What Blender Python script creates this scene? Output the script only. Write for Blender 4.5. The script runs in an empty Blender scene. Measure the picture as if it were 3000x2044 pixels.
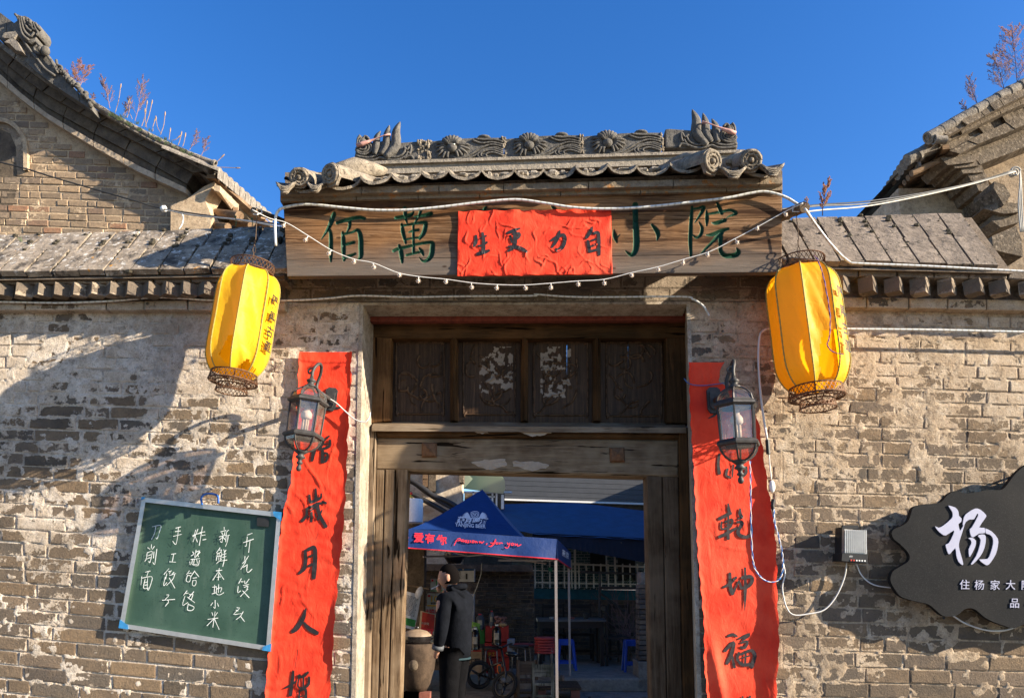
import bpy, math, random
import numpy as np
from mathutils import Vector, Matrix, noise as mnoise
R = random.Random(7)
S = bpy.context.scene
COL = S.collection
# ---------------------------------------------------------------- camera, light, exposure
FPX, PX, PY = 2167.0, 1500.0, 1331.0           # focal length and principal point in photo pixels
PITCH = math.atan(.170)
CAMZ = 1.6
cam_d = bpy.data.cameras.new('camera'); cam = bpy.data.objects.new('camera', cam_d); COL.objects.link(cam)
cam.location = (0, 0, CAMZ); cam.rotation_euler = (math.pi/2+PITCH, 0, 0)
cam_d.sensor_width = 36; cam_d.lens = FPX/3000*36; cam_d.shift_y = (PY-1022)/3000
cam_d.clip_start = .05; cam_d.clip_end = 2000
S.camera = cam
SUN = Vector((3.2, -1.0, 1.25)).normalized()      # towards the sun
wd = bpy.data.worlds.new('World'); S.world = wd; wd.use_nodes = True
wn = wd.node_tree; bg = wn.nodes['Background']
sky = wn.nodes.new('ShaderNodeTexSky'); sky.sky_type = 'NISHITA'; sky.sun_disc = False
sky.sun_elevation = math.asin(SUN.z); sky.sun_rotation = math.atan2(SUN.x, SUN.y)
sky.altitude = 1200; sky.air_density = 1.15; sky.dust_density = .9; sky.ozone_density = 3.0
hs = wn.nodes.new('ShaderNodeHueSaturation'); hs.inputs['Hue'].default_value = .512; hs.inputs['Saturation'].default_value = 1.30; hs.inputs['Value'].default_value = 1.0
wn.links.new(sky.outputs[0], hs.inputs['Color']); wn.links.new(hs.outputs[0], bg.inputs[0]); bg.inputs[1].default_value = .09
sd = bpy.data.lights.new('sun', 'SUN'); sd.energy = 5.0; sd.angle = math.radians(.53); sd.color = (1, .88, .70)
sun = bpy.data.objects.new('sun', sd); COL.objects.link(sun); sun.rotation_euler = SUN.to_track_quat('Z', 'Y').to_euler()
sun.location = (8, -4, 6)
vs = S.view_settings; vs.view_transform = 'Standard'; vs.look = 'None'; vs.exposure = 1.6; vs.gamma = 1
vs.use_curve_mapping = False
S.cycles.max_bounces = 8; S.cycles.transparent_max_bounces = 12
# ---------------------------------------------------------------- picking points in the place
cp, sp = math.cos(PITCH), math.sin(PITCH)
def ray(px, py):
    u = (px-PX)/FPX; v = (PY-py)/FPX
    return Vector((u, cp-v*sp, sp+v*cp))
CAM = Vector((0, 0, CAMZ))
def at(px, py, Y): d = ray(px, py); return CAM+d*(Y/d.y)
def proj(p):
    d = p-CAM; w = d.y*cp+d.z*sp; return PX+FPX*d.x/w, PY-FPX*(-d.y*sp+d.z*cp)/w
def atz(px, py, Z): d = ray(px, py); return CAM+d*((Z-CAMZ)/d.z)
def onplane(px, py, p, n):
    d = ray(px, py); return CAM+d*((p-CAM).dot(n)/d.dot(n))
# ---------------------------------------------------------------- objects
def wpos(o):
    v = Vector((0, 0, 0))
    while o: v += o.location; o = o.parent
    return v
def link(o, parent=None):
    COL.objects.link(o)
    if parent is not None: o.parent = parent
    return o
def tag(o, label=None, cat=None, group=None, kind=None):
    if label: o['label'] = label
    if cat: o['category'] = cat
    if group: o['group'] = group
    if kind: o['kind'] = kind
    return o
def thing(name, label, cat, loc, group=None):
    o = bpy.data.objects.new(name, None); o.empty_display_size = .1; o.location = loc
    link(o); return tag(o, label, cat, group)
def copy_tree(o, parent=None):
    c = o.copy(); link(c)
    if parent is not None: c.parent = parent
    for ch in list(o.children): copy_tree(ch, c)
    return c
class MB:
    def __init__(s): s.v = []; s.f = []
    def add(s, vs_, fs):
        n = len(s.v); s.v.extend(tuple(v) for v in vs_); s.f.extend(tuple(i+n for i in f) for f in fs); return s
    def box(s, c, sz, rot=None, taper=1.0):
        hx, hy, hz = sz[0]/2, sz[1]/2, sz[2]/2
        vs_ = [Vector((x*hx*(taper if z > 0 else 1), y*hy*(taper if z > 0 else 1), z*hz)) for z in (-1, 1) for y in (-1, 1) for x in (-1, 1)]
        if rot is not None: vs_ = [rot @ v for v in vs_]
        c = Vector(c)
        return s.add([v+c for v in vs_], [(0,2,3,1),(4,5,7,6),(0,1,5,4),(2,6,7,3),(0,4,6,2),(1,3,7,5)])
    def hexa(s, a, b):     # a, b: two quads (lists of 4 points), joined
        return s.add(list(a)+list(b), [(0,1,2,3),(7,6,5,4),(0,4,5,1),(1,5,6,2),(2,6,7,3),(3,7,4,0)])
    def tube(s, pts, r, n=6, caps=True):
        pts = [Vector(p) for p in pts]; m = len(pts)
        rs = r if isinstance(r, (list, tuple)) else [r]*m
        up = None; vs_ = []
        for i, p in enumerate(pts):
            t = (pts[min(i+1, m-1)]-pts[max(i-1, 0)])
            if t.length < 1e-9: t = Vector((0, 0, 1))
            t.normalize()
            if up is None:
                up = t.orthogonal().normalized()
            else:
                up = (up-t*up.dot(t))
                up = up.normalized() if up.length > 1e-6 else t.orthogonal().normalized()
            b = t.cross(up)
            for k in range(n):
                a = 2*math.pi*k/n; vs_.append(p+(up*math.cos(a)+b*math.sin(a))*rs[i])
        fs = [(i*n+k, i*n+(k+1) % n, (i+1)*n+(k+1) % n, (i+1)*n+k) for i in range(m-1) for k in range(n)]
        if caps: fs += [tuple(range(n))[::-1], tuple((m-1)*n+k for k in range(n))]
        return s.add(vs_, fs)
    def lathe(s, prof, n=12, c=(0, 0, 0), axis=None, a0=0, close=False):   # prof [(r,z)]
        c = Vector(c); vs_ = []
        for r, z in prof:
            for k in range(n):
                a = a0+2*math.pi*k/n; p = Vector((r*math.cos(a), r*math.sin(a), z))
                if axis is not None: p = axis @ p
                vs_.append(p+c)
        m = len(prof)
        fs = [(i*n+k, i*n+(k+1) % n, (i+1)*n+(k+1) % n, (i+1)*n+k) for i in range(m-1) for k in range(n)]
        if close: fs += [tuple(range(n))[::-1], tuple((m-1)*n+k for k in range(n))]
        return s.add(vs_, fs)
    def prism(s, poly, off):   # poly: 3-d outline, off: thickness vector
        off = Vector(off); n = len(poly)
        vs_ = [Vector(p) for p in poly]+[Vector(p)+off for p in poly]
        return s.add(vs_, [tuple(range(n)), tuple(range(2*n-1, n-1, -1))]+[(i, i+n, (i+1) % n+n, (i+1) % n) for i in range(n)])
    def grid(s, fn, nu, nv):
        vs_ = [fn(i/nu, j/nv) for j in range(nv+1) for i in range(nu+1)]
        fs = [(j*(nu+1)+i, j*(nu+1)+i+1, (j+1)*(nu+1)+i+1, (j+1)*(nu+1)+i) for j in range(nv) for i in range(nu)]
        return s.add(vs_, fs)
    def ball(s, c, r, n=8, m=6, rot=None):
        r = r if isinstance(r, (tuple, list)) else (r, r, r)
        c = Vector(c); vs_ = []
        for j in range(m+1):
            th = math.pi*j/m
            for k in range(n):
                a = 2*math.pi*k/n
                p = Vector((r[0]*math.sin(th)*math.cos(a), r[1]*math.sin(th)*math.sin(a), r[2]*math.cos(th)))
                if rot is not None: p = rot @ p
                vs_.append(p+c)
        return s.add(vs_, [(j*n+k, (j+1)*n+k, (j+1)*n+(k+1) % n, j*n+(k+1) % n) for j in range(m) for k in range(n)])
    def mesh(s, name, mat, smooth=False, off=None, angle=None):
        me = bpy.data.meshes.new(name)
        vs_ = s.v if off is None else [(v[0]-off[0], v[1]-off[1], v[2]-off[2]) for v in s.v]
        me.from_pydata(vs_, [], s.f)
        if mat: me.materials.append(mat)
        if smooth:
            me.polygons.foreach_set('use_smooth', [True]*len(me.polygons))
            if angle is not None: me.set_sharp_from_angle(angle=math.radians(angle))
        me.update(); return me
    def build(s, name, mat, parent=None, smooth=False, local=False, loc=None, angle=None):
        """parts built in world coordinates are stored relative to their parent; a top-level mesh gets its origin at loc"""
        if parent is not None and not local: off = wpos(parent)
        elif parent is None: off = loc if loc is not None else (sum((Vector(v) for v in s.v), Vector())/max(1, len(s.v)) if not local else (0, 0, 0))
        else: off = (0, 0, 0)
        me = s.mesh(name, mat, smooth, off, angle)
        o = bpy.data.objects.new(name, me)
        if parent is None and not local: o.location = off
        link(o, parent); return o
def rotm(axis, deg): return Matrix.Rotation(math.radians(deg), 3, axis)
def cat(pts, seg=6):          # Catmull-Rom through points of any dimension
    P = [np.array(p, float) for p in pts]
    if len(P) < 3: 
        return [P[0]+(P[1]-P[0])*k/seg for k in range(seg+1)]
    P = [2*P[0]-P[1]]+P+[2*P[-1]-P[-2]]; out = []
    for i in range(1, len(P)-2):
        for k in range(seg):
            t = k/seg; a, b, c, d = P[i-1:i+3]
            out.append(.5*((2*b)+(-a+c)*t+(2*a-5*b+4*c-d)*t*t+(-a+3*b-3*c+d)*t**3))
    out.append(P[-2]); return out
def sag(a, b, drop, n=16):
    a = Vector(a); b = Vector(b)
    return [a.lerp(b, i/n)-Vector((0, 0, drop*4*(i/n)*(1-i/n))) for i in range(n+1)]
# ---------------------------------------------------------------- materials
def srgb(r, g, b):
    f = lambda c: (c/255/12.92) if c/255 <= .04045 else ((c/255+.055)/1.055)**2.4
    return (f(r), f(g), f(b))
class NT:
    def __init__(s, name, rough=.85, metal=0, spec=.3):
        s.m = bpy.data.materials.new(name); s.m.use_nodes = True; s.t = s.m.node_tree
        s.b = s.t.nodes['Principled BSDF']; s.b.inputs['Roughness'].default_value = rough
        s.b.inputs['Metallic'].default_value = metal; s.b.inputs['Specular IOR Level'].default_value = spec
    def n(s, typ, **kw):
        x = s.t.nodes.new('ShaderNode'+typ)
        for k, v in kw.items(): setattr(x, k, v)
        return x
    def put(s, inp, v):
        if v is None: return
        if isinstance(v, bpy.types.NodeSocket): s.t.links.new(v, inp)
        elif isinstance(v, (tuple, list)): inp.default_value = tuple(v)+((1,) if len(v) == 3 and inp.type == 'RGBA' else ())
        else: inp.default_value = v
    def pos(s, kind='world', scale=(1, 1, 1), rot=(0, 0, 0)):
        if kind == 'world': o = s.n('NewGeometry').outputs['Position']
        else: o = s.n('TexCoord').outputs[kind]
        if tuple(scale) != (1, 1, 1) or tuple(rot) != (0, 0, 0):
            mp = s.n('Mapping'); s.t.links.new(o, mp.inputs[0]); mp.inputs['Scale'].default_value = scale; mp.inputs['Rotation'].default_value = rot; o = mp.outputs[0]
        return o
    def noise(s, vec, scale, detail=4, rough=.6, dist=0):
        x = s.n('TexNoise'); s.put(x.inputs['Vector'], vec); x.inputs['Scale'].default_value = scale
        x.inputs['Detail'].default_value = detail; x.inputs['Roughness'].default_value = rough; x.inputs['Distortion'].default_value = dist
        return x.outputs[0]
    def ramp(s, fac, stops, interp='LINEAR'):
        x = s.n('ValToRGB'); s.put(x.inputs[0], fac); cr = x.color_ramp; cr.interpolation = interp
        while len(cr.elements) < len(stops): cr.elements.new(.5)
        for e, (p, c) in zip(cr.elements, stops):
            e.position = p; e.color = (c, c, c, 1) if isinstance(c, (int, float)) else tuple(c)+(1,)
        return x.outputs[0]
    def mix(s, fac, a, b, mode='MIX'):
        x = s.n('Mix', data_type='RGBA', blend_type=mode); s.put(x.inputs[0], fac); s.put(x.inputs[6], a); s.put(x.inputs[7], b)
        return x.outputs[2]
    def math(s, op, a, b=None, c=None):
        x = s.n('Math', operation=op); s.put(x.inputs[0], a); s.put(x.inputs[1], b)
        if c is not None: s.put(x.inputs[2], c)
        return x.outputs[0]
    def rng(s, v, a, b, c=0, d=1):
        x = s.n('MapRange'); s.put(x.inputs[0], v)
        for i, q in enumerate((a, b, c, d)): x.inputs[i+1].default_value = q
        return x.outputs[0]
    def bump(s, h, strength=.5, dist=.01, prev=None):
        x = s.n('Bump'); s.put(x.inputs['Height'], h); x.inputs['Strength'].default_value = strength; x.inputs['Distance'].default_value = dist
        if prev is not None: s.put(x.inputs['Normal'], prev)
        return x.outputs[0]
    def out(s, col=None, nrm=None, rough=None):
        s.put(s.b.inputs['Base Color'], col); s.put(s.b.inputs['Normal'], nrm); s.put(s.b.inputs['Roughness'], rough); return s.m
    def rand(s): return s.n('ObjectInfo').outputs['Random']
def plain(name, col, rough=.7, metal=0, var=.25, vscale=12, bump=.25, bscale=60, bdist=.002, coord='world', spec=.3):
    """one paint or stuff with mild mottling and fine relief"""
    t = NT(name, rough, metal, spec); p = t.pos(coord)
    k = t.noise(p, vscale, 5, .65)
    a = tuple(c*(1-var) for c in col); b = tuple(min(1, c*(1+var)) for c in col)
    c = t.ramp(k, [(.3, a), (.7, b)])
    nr = t.bump(t.noise(p, bscale, 4, .6), bump, bdist) if bump else None
    return t.out(c, nr)
def m_brick(name, tones, plast, cover=.5, zlo=1.0, zhi=3.0, zk=.12, bl=.27, bh=.072, dark=(.05, .045, .04), edge=.05):
    """grey bricks half hidden under old limewash; every brick takes its own tone"""
    t = NT(name, .92, 0, .15); p = t.pos('world')
    r = t.rand(); base = t.ramp(r, [(i/(len(tones)-1), c) for i, c in enumerate(tones)])
    n1 = t.noise(p, 28, 6, .7); base = t.mix(t.rng(n1, .35, .7), base, t.mix(.5, base, dark))
    n2 = t.noise(p, 7, 3, .6); base = t.mix(t.rng(n2, .45, .75, 0, .45), base, (.30, .21, .13))
    g = t.n('SeparateXYZ'); t.put(g.inputs[0], t.pos('Generated'))
    ex = t.math('MULTIPLY', t.math('MINIMUM', g.outputs[0], t.math('SUBTRACT', 1, g.outputs[0])), bl)
    ez = t.math('MULTIPLY', t.math('MINIMUM', g.outputs[2], t.math('SUBTRACT', 1, g.outputs[2])), bh)
    e = t.math('MINIMUM', ex, ez)
    em = t.rng(e, .0, .016, 1, 0)
    z = t.n('SeparateXYZ'); t.put(z.inputs[0], p)
    zz = t.rng(z.outputs[2], zlo, zhi, -zk, zk)
    m = t.math('ADD', t.noise(p, 3.1, 3, .55), t.math('MULTIPLY', t.math('SUBTRACT', t.noise(p, 16, 7, .72), .5), .75))
    m = t.math('ADD', m, t.math('ADD', zz, t.math('MULTIPLY', em, edge*3)))
    mask = t.rng(m, 1.03-cover, 1.065-cover)
    pc = t.ramp(t.noise(p, 11, 6, .7), [(.25, plast[0]), (.5, plast[1]), (.75, plast[2])])
    col = t.mix(mask, base, pc)
    col = t.mix(t.rng(t.noise(p, 48, 6, .75), .52, .72, 0, .75), col, t.mix(.6, col, dark)); col = t.mix(t.rng(t.noise(p, 1.3, 3, .5), .45, .7, 0, .35), col, (.10, .085, .07))
    col = t.mix(t.rng(t.noise(p, 130, 4, .8), .54, .66, 0, .7), col, dark)
    h = t.math('ADD', t.math('MULTIPLY', mask, .5), t.math('MULTIPLY', t.noise(p, 95, 7, .78), 1.0))
    nr = t.bump(h, 1, .008); nr = t.bump(t.noise(p, 30, 5, .7), .5, .012, nr)
    return t.out(col, nr)
def m_mortar(name, plast, dirt=(.14, .115, .09), k=.35):
    t = NT(name, .95, 0, .1); p = t.pos('world')
    c = t.ramp(t.noise(p, 11, 6, .7), [(.25, plast[0]), (.5, plast[1]), (.75, plast[2])])
    c = t.mix(t.rng(t.noise(p, 5, 6, .7), .5, .72, 0, k*2), c, dirt)
    c = t.mix(t.rng(t.noise(p, 24, 7, .78), .50, .66, 0, .8), c, tuple(q*.42 for q in plast[0])); c = t.mix(t.rng(t.noise(p, 1.3, 3, .5), .45, .7, 0, .35), c, (.12, .10, .08)); c = t.mix(t.rng(t.noise(p, 130, 4, .8), .54, .66, 0, .7), c, tuple(q*.3 for q in plast[0]))
    nr = t.bump(t.noise(p, 95, 7, .78), 1, .010); nr = t.bump(t.noise(p, 30, 5, .7), .7, .012, nr)
    return t.out(c, nr)
def m_wood(name, a, b, c, axis='x', scale=1, rough=.8, bump=.6, seedk=1):
    """weathered timber with grain along one axis"""
    t = NT(name, rough, 0, .02)
    st = {'x': (.06, 1, 1), 'z': (1, 1, .05), 'y': (1, .06, 1)}[axis]
    p = t.pos('world', tuple(q*scale for q in st))
    g = t.noise(p, 60, 6, .75, .6); g2 = t.noise(p, 9, 5, .65, .8); pw = t.pos('world'); bl = t.noise(pw, 2.4, 4, .6)
    col = t.ramp(g, [(.3, a), (.52, b), (.72, c)])
    col = t.mix(t.rng(g2, .4, .7, 0, .75), col, t.mix(.5, a, b))
    col = t.mix(t.rng(bl, .45, .62, 0, .6), col, c)
    crack = t.ramp(t.noise(p, 38, 3, .5, 1.2), [(.0, 0), (.34, 0), (.37, 1), (1, 1)])
    col = t.mix(crack, tuple(q*.35 for q in a), col)
    nr = t.bump(t.math('ADD', g, t.math('MULTIPLY', crack, .6)), bump, .004); nr = t.bump(g2, .4, .008, nr)
    return t.out(col, nr)
def m_stone(name, a, b, lich=None, scale=1, rough=.92, spots=False):
    t = NT(name, rough, 0, .15); p = t.pos('world')
    c = t.mix(t.rng(t.noise(p, 9*scale, 7, .7), .35, .65), a, b)
    c = t.mix(t.rng(t.noise(p, 45*scale, 5, .7), .5, .75, 0, .7), c, tuple(q*.35 for q in a))
    c = t.mix(t.rng(t.rand(), 0, 1, 0, .25), c, b)
    if lich:
        c = t.mix(t.ramp(t.noise(p, 22*scale, 6, .75), [(.56, 0), (.62, 1)]), c, lich)
    if spots:
        c = t.mix(t.ramp(t.noise(p, 7, 5, .8), [(.52, 0), (.60, .8)]), c, (.035, .03, .026)); c = t.mix(t.ramp(t.noise(p, 12.5, 6, .7), [(.655, 0), (.68, .9)]), c, (.52, .24, .03))
    nr = t.bump(t.noise(p, 90*scale, 6, .7), .8, .006); nr = t.bump(t.noise(p, 18*scale, 5, .65), .7, .018, nr)
    return t.out(c, nr)
# ================================================================ the setting: ground
def lin(x, a, b): return a[1]+(b[1]-a[1])*(x-a[0])/(b[0]-a[0])
PL_WARM = [(.33, .235, .15), (.49, .375, .26), (.63, .52, .395)]
PL_WHITE = [(.38, .29, .205), (.57, .465, .355), (.74, .66, .56)]
TONES = [(.10, .08, .06), (.18, .13, .085), (.22, .15, .09), (.13, .11, .09), (.28, .19, .11), (.12, .095, .075), (.24, .175, .12)]
MB_L = m_brick('left_brick', TONES, PL_WHITE, .50, .9, 3.1, .15)
MB_R = m_brick('right_brick', TONES, PL_WARM, .49, .9, 3.1, .14)
MB_G = m_brick('gate_brick', TONES, PL_WARM, .60, .9, 3.3, .10)
MM_L = m_mortar('left_mortar', [(.48, .385, .29), (.66, .56, .45), (.80, .73, .64)]); MM_R = m_mortar('right_mortar', PL_WARM)
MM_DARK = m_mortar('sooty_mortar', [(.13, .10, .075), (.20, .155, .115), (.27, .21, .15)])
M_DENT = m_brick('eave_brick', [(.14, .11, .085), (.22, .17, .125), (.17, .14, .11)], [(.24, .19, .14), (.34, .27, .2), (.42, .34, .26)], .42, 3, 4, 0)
M_COPE_L = m_stone('coping_left', (.12, .095, .07), (.36, .295, .225), (.60, .56, .50), 1, .92, True)
M_COPE_R = m_stone('coping_right', (.12, .095, .075), (.26, .21, .165), (.06, .05, .04))
M_TILE = m_stone('grey_tile', (.13, .11, .085), (.33, .275, .21), (.08, .065, .05), 1.6)
M_RIDGE = m_stone('carved_tile', (.075, .07, .064), (.15, .138, .122), None, 1.4)
M_CEM = m_stone('old_cement', (.22, .19, .15), (.35, .30, .24), None, 2)
M_MOSS = plain('dry_moss', (.05, .042, .028), .95, 0, .5, 60, .5)
def brick_obj(q, Y, parent, mat, depth=.05, proud=None, name='brick'):
    """q: four photo corners (bl, br, tr, tl) on the wall face at Y"""
    if proud is None: proud = R.uniform(.0005, .0035)
    c = [at(x, y, Y) for x, y in q]; ctr = sum(c, Vector())/4
    tl = [Vector((0, R.uniform(-.0012, .0012), 0)) for _ in range(4)]
    j = [Vector((R.uniform(-.003, .003), 0, R.uniform(-.0025, .0025))) for _ in range(4)]
    b = [p+k+Vector((0, depth, 0)) for p, k in zip(c, j)]
    m = [p+k+Vector((0, -proud*.35, 0)) for p, k in zip(c, j)]
    f = []
    for p, k, t in zip(c, j, tl):
        d = (ctr-p); s = Vector((math.copysign(.006, d.x), 0, math.copysign(.006, d.z)))
        f.append(p+k+s+t+Vector((0, -proud, 0)))
    mb = MB(); mb.add(b+m+f, [(0,4,5,1)[::-1],(1,5,6,2)[::-1],(2,6,7,3)[::-1],(3,7,4,0)[::-1],
        (4,8,9,5)[::-1],(5,9,10,6)[::-1],(6,10,11,7)[::-1],(7,11,8,4)[::-1],(8,11,10,9)[::-1]])
    return mb.build(name, mat, parent)
def brick_field(parent, mat, Y, rows, xl, xr, L=138, gap=6, keep=None, jitter=.12, name='brick', yf=None, edges=None, proud=None):
    """rows: list of (ytop, ybot) at x=0 in the field's own frame; yf(x, y) bends rows; edges(y) gives limits"""
    for r, (y0, y1) in enumerate(rows):
        a, b = (edges((y0+y1)/2) if edges else (xl, xr))
        x = a-(R.uniform(.35, .6)*L if r % 2 else R.uniform(0, .15)*L)
        while x < b:
            l = L*R.uniform(1-jitter, 1+jitter)*(.52 if R.random() < .13 else 1)
            x0, x1 = max(x, a), min(x+l-gap, b)
            x += l
            if x1-x0 < 16: continue
            if keep and not keep((x0+x1)/2, (y0+y1)/2, x0, x1, y0, y1): continue
            g = yf or (lambda X, Yy: Yy)
            gy = R.uniform(-1, 1)
            brick_obj([(x0, g(x0, y1)+gy), (x1, g(x1, y1)+gy), (x1, g(x1, y0)+gy), (x0, g(x0, y0)+gy)], Y, parent, mat, name=name, proud=proud)
def sheet(parent, name, mat, Y, pts, depth=.25, build=True):
    """wall body: an outline in the photo at the face plane Y, with real depth"""
    mb = MB(); mb.prism([at(x, y, Y) for x, y in pts], (0, depth, 0)); return mb.build(name, mat, parent)
YW = 4.3
PLASTER = []
# rows of the left wall bend down to the right towards the ground
def bendL(x, y): return y+(x-420)*.095*max(-.1, (y-930)/1030)
rows = []; y = 914
while y < 2500: h = 34+(y-900)*.0085; rows.append((y, y+h-6)); y += h
wl = thing('courtyard_wall', 'old grey brick courtyard wall with flaking limewash, left of the gate, behind the green chalkboard', 'wall', (-2.2, YW, 0))
PLASTER.append(('l', wl, MM_L, [(-420, 2520), (835, 2520), (835, 905), (-420, 905)], 5, 0))
def tooth(rw, base, k=1):
    rw = list(rw)
    def f(y):
        i = min(range(len(rw)), key=lambda j: abs((rw[j][0]+rw[j][1])/2-y)); return base+(34 if i % 2 else -26)
    return f
rows_l = rows; tL = tooth(rows_l, 830)
brick_field(wl, MB_L, YW, rows, -300, 833, 136, 7, yf=bendL, edges=lambda y: (-300, tL(y)-3))
wr = thing('courtyard_wall', 'old tan brick courtyard wall under crumbling plaster, right of the gate, behind the dark lobed sign', 'wall', (2.2, YW, 0))
PLASTER.append(('r', wr, MM_R, [(2292, 2520), (3420, 2520), (3420, 880), (2292, 880)], 9, .0))
rows = []; y = 912
while y < 2500: h = 36+(y-900)*.008; rows.append((y, y+h-6)); y += h
rows_r = rows; tR = tooth(rows_r, 2292)
brick_field(wr, MB_R, YW, rows, 2294, 3300, 130, 6, edges=lambda y: (tR(y)+3, 3300), yf=lambda x, y: y+(x-2300)*.028)
# ---- eaves of both walls
def eave(parent, x0, x1, f, ridge, n_cope, mats, dstep, drows, YF=4.13, YR=4.5, end=None, tag_r=False):
    """f: dict of photo y-lines, each a pair of (x,y) anchors"""
    g = lambda k, x: lin(x, *f[k])
    # course band under the coping tiles: bricks end to end
    x = x0
    while x < x1:
        w = R.uniform(98, 118)
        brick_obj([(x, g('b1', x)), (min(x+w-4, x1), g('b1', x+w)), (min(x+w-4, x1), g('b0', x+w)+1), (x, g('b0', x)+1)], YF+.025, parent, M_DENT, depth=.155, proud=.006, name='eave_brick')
        x += w
    # sawtooth bricks set on edge, one corner out
    x = x0+12
    while x < x1-20:
        c = at(x, (g('d0', x)+g('d1', x))/2, YF+.05); h = (at(x, g('d0', x), YF+.05)-at(x, g('d1', x), YF+.05)).z
        mb = MB(); k = .085+R.uniform(-.008, .004)
        mb.box((0, 0, 0), (k, k, h*R.uniform(.9, 1.0)), rotm('Z', 45+R.uniform(-7, 7)) @ rotm('X', R.uniform(-3, 3)))
        mb.v = [tuple(Vector(v)+c) for v in mb.v]
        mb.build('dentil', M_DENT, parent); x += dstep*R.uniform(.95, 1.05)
    # recessed back of the dentils and stepped course below
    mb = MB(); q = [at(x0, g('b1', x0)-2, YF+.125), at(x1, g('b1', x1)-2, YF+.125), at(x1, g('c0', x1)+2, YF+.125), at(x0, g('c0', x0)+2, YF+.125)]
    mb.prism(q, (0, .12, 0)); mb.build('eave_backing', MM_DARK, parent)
    for (ka, kb, Yc) in drows:
        x = x0
        while x < x1:
            w = R.uniform(110, 140)
            brick_obj([(x, g(kb, x)), (min(x+w-4, x1), g(kb, x+w)), (min(x+w-4, x1), g(ka, x+w)), (x, g(ka, x))], Yc, parent, mats[1], depth=YW-Yc+.05, proud=.005)
            x += w
    # sloping coping tiles: rows from the front edge up to the ridge
    nrow = 2
    xs = []; x = x0-60
    while x < x1+60: xs.append(x); x += n_cope*R.uniform(.97, 1.03)
    for r in range(nrow):
        t0, t1 = r/nrow, (r+1)/nrow-.012
        for a, b in zip(xs, xs[1:]):
            sh = R.uniform(-2, 2); gp = 2.2+R.uniform(0, 1.5)
            def P(x, t):
                A = at(x, g('f', x), YF-.02); xr = x+(1500-x)*.083; B = at(xr, g('r', xr), YR)
                return A.lerp(B, t)
            aa, bb = a+gp+(r*9), b-gp+(r*9)
            if end and bb > end: continue
            lift = Vector((0, -.010, .010))*(1-r) + Vector((0, R.uniform(-.004, 0), R.uniform(0, .006)))
            q = [P(aa, t0), P(bb, t0), P(bb, t1), P(aa, t1)]
            q = [p+lift+Vector((R.uniform(-.006, .006), 0, R.uniform(-.005, .005))) for p in q]
            nrm = (q[1]-q[0]).cross(q[3]-q[0]).normalized()
            mb = MB(); mb.prism(q, -nrm*.035 if nrm.z > 0 else nrm*.035); mb.build('coping_tile', mats[0], parent)
    mb = MB()
    for a in xs:      # moss and earth lodged in the joints
        if end and a > end-40: continue
        for _ in range(R.randint(3, 22)):
            t_ = R.random(); A = at(a+R.uniform(-4, 4), g('f', a), YF-.02); xr = a+(1500-a)*.083; B = at(xr, g('r', xr), YR); c = A.lerp(B, t_)+Vector((R.uniform(-.012, .012), -.008, .004)); s_ = R.uniform(.004, .016); mb.ball(c, (s_*1.5, s_*.8, s_), 5, 3)
    tag(mb.build('joint_moss', M_MOSS, parent), kind='stuff')
    # bed of earth and mortar below the tiles
    def P2(x, t):
        A = at(x, g('f', x), YF-.02); xr = x+(1500-x)*.083; B = at(xr, g('r', xr), YR); return A.lerp(B, t)+Vector((0, .012, -.028))
    a, b = x0-60, (end or x1)-5
    mb = MB(); mb.hexa([P2(a, 0), P2(b, 0), P2(b, 1), P2(a, 1)], [p+Vector((0, .02, -.12)) for p in (P2(a, .25), P2(b, .25), P2(b, 1), P2(a, 1))])
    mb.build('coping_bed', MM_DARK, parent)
fL = dict(f=((0, 805), (840, 792)), r=((0, 690), (840, 662)), b0=((0, 808), (840, 796)), b1=((0, 833), (840, 824)),
          d0=((0, 838), (840, 830)), d1=((0, 873), (840, 868)), c0=((0, 884), (840, 880)), c1=((0, 908), (840, 908)))
eave(wl, -330, 836, fL, (0, 0, 70), 78, (M_COPE_L, MB_L), 55, [('c0', 'c1', YW-.055)])
fR = dict(f=((2292, 768), (3000, 786)), r=((2292, 640), (3000, 618)), b0=((2292, 775), (3000, 792)), b1=((2292, 806), (3000, 820)),
          d0=((2292, 812), (3000, 826)), d1=((2292, 858), (3000, 868)), c0=((2292, 866), (3000, 880)), c1=((2292, 896), (3000, 910)),
          e0=((2292, 874), (3000, 890)))
eave(wr, 2294, 3330, fR, (0, 0, -62), 77, (M_COPE_R, MB_R), 79, [('c0', 'c1', YW-.055)], end=2975)
# ================================================================ gatehouse
gh = thing('gatehouse', 'brick gatehouse with small tiled roof, carved ridge and deep timber door frame', 'gatehouse', (0, YW, 0))
YF_ = 4.60         # plane of the timber frame
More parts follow.
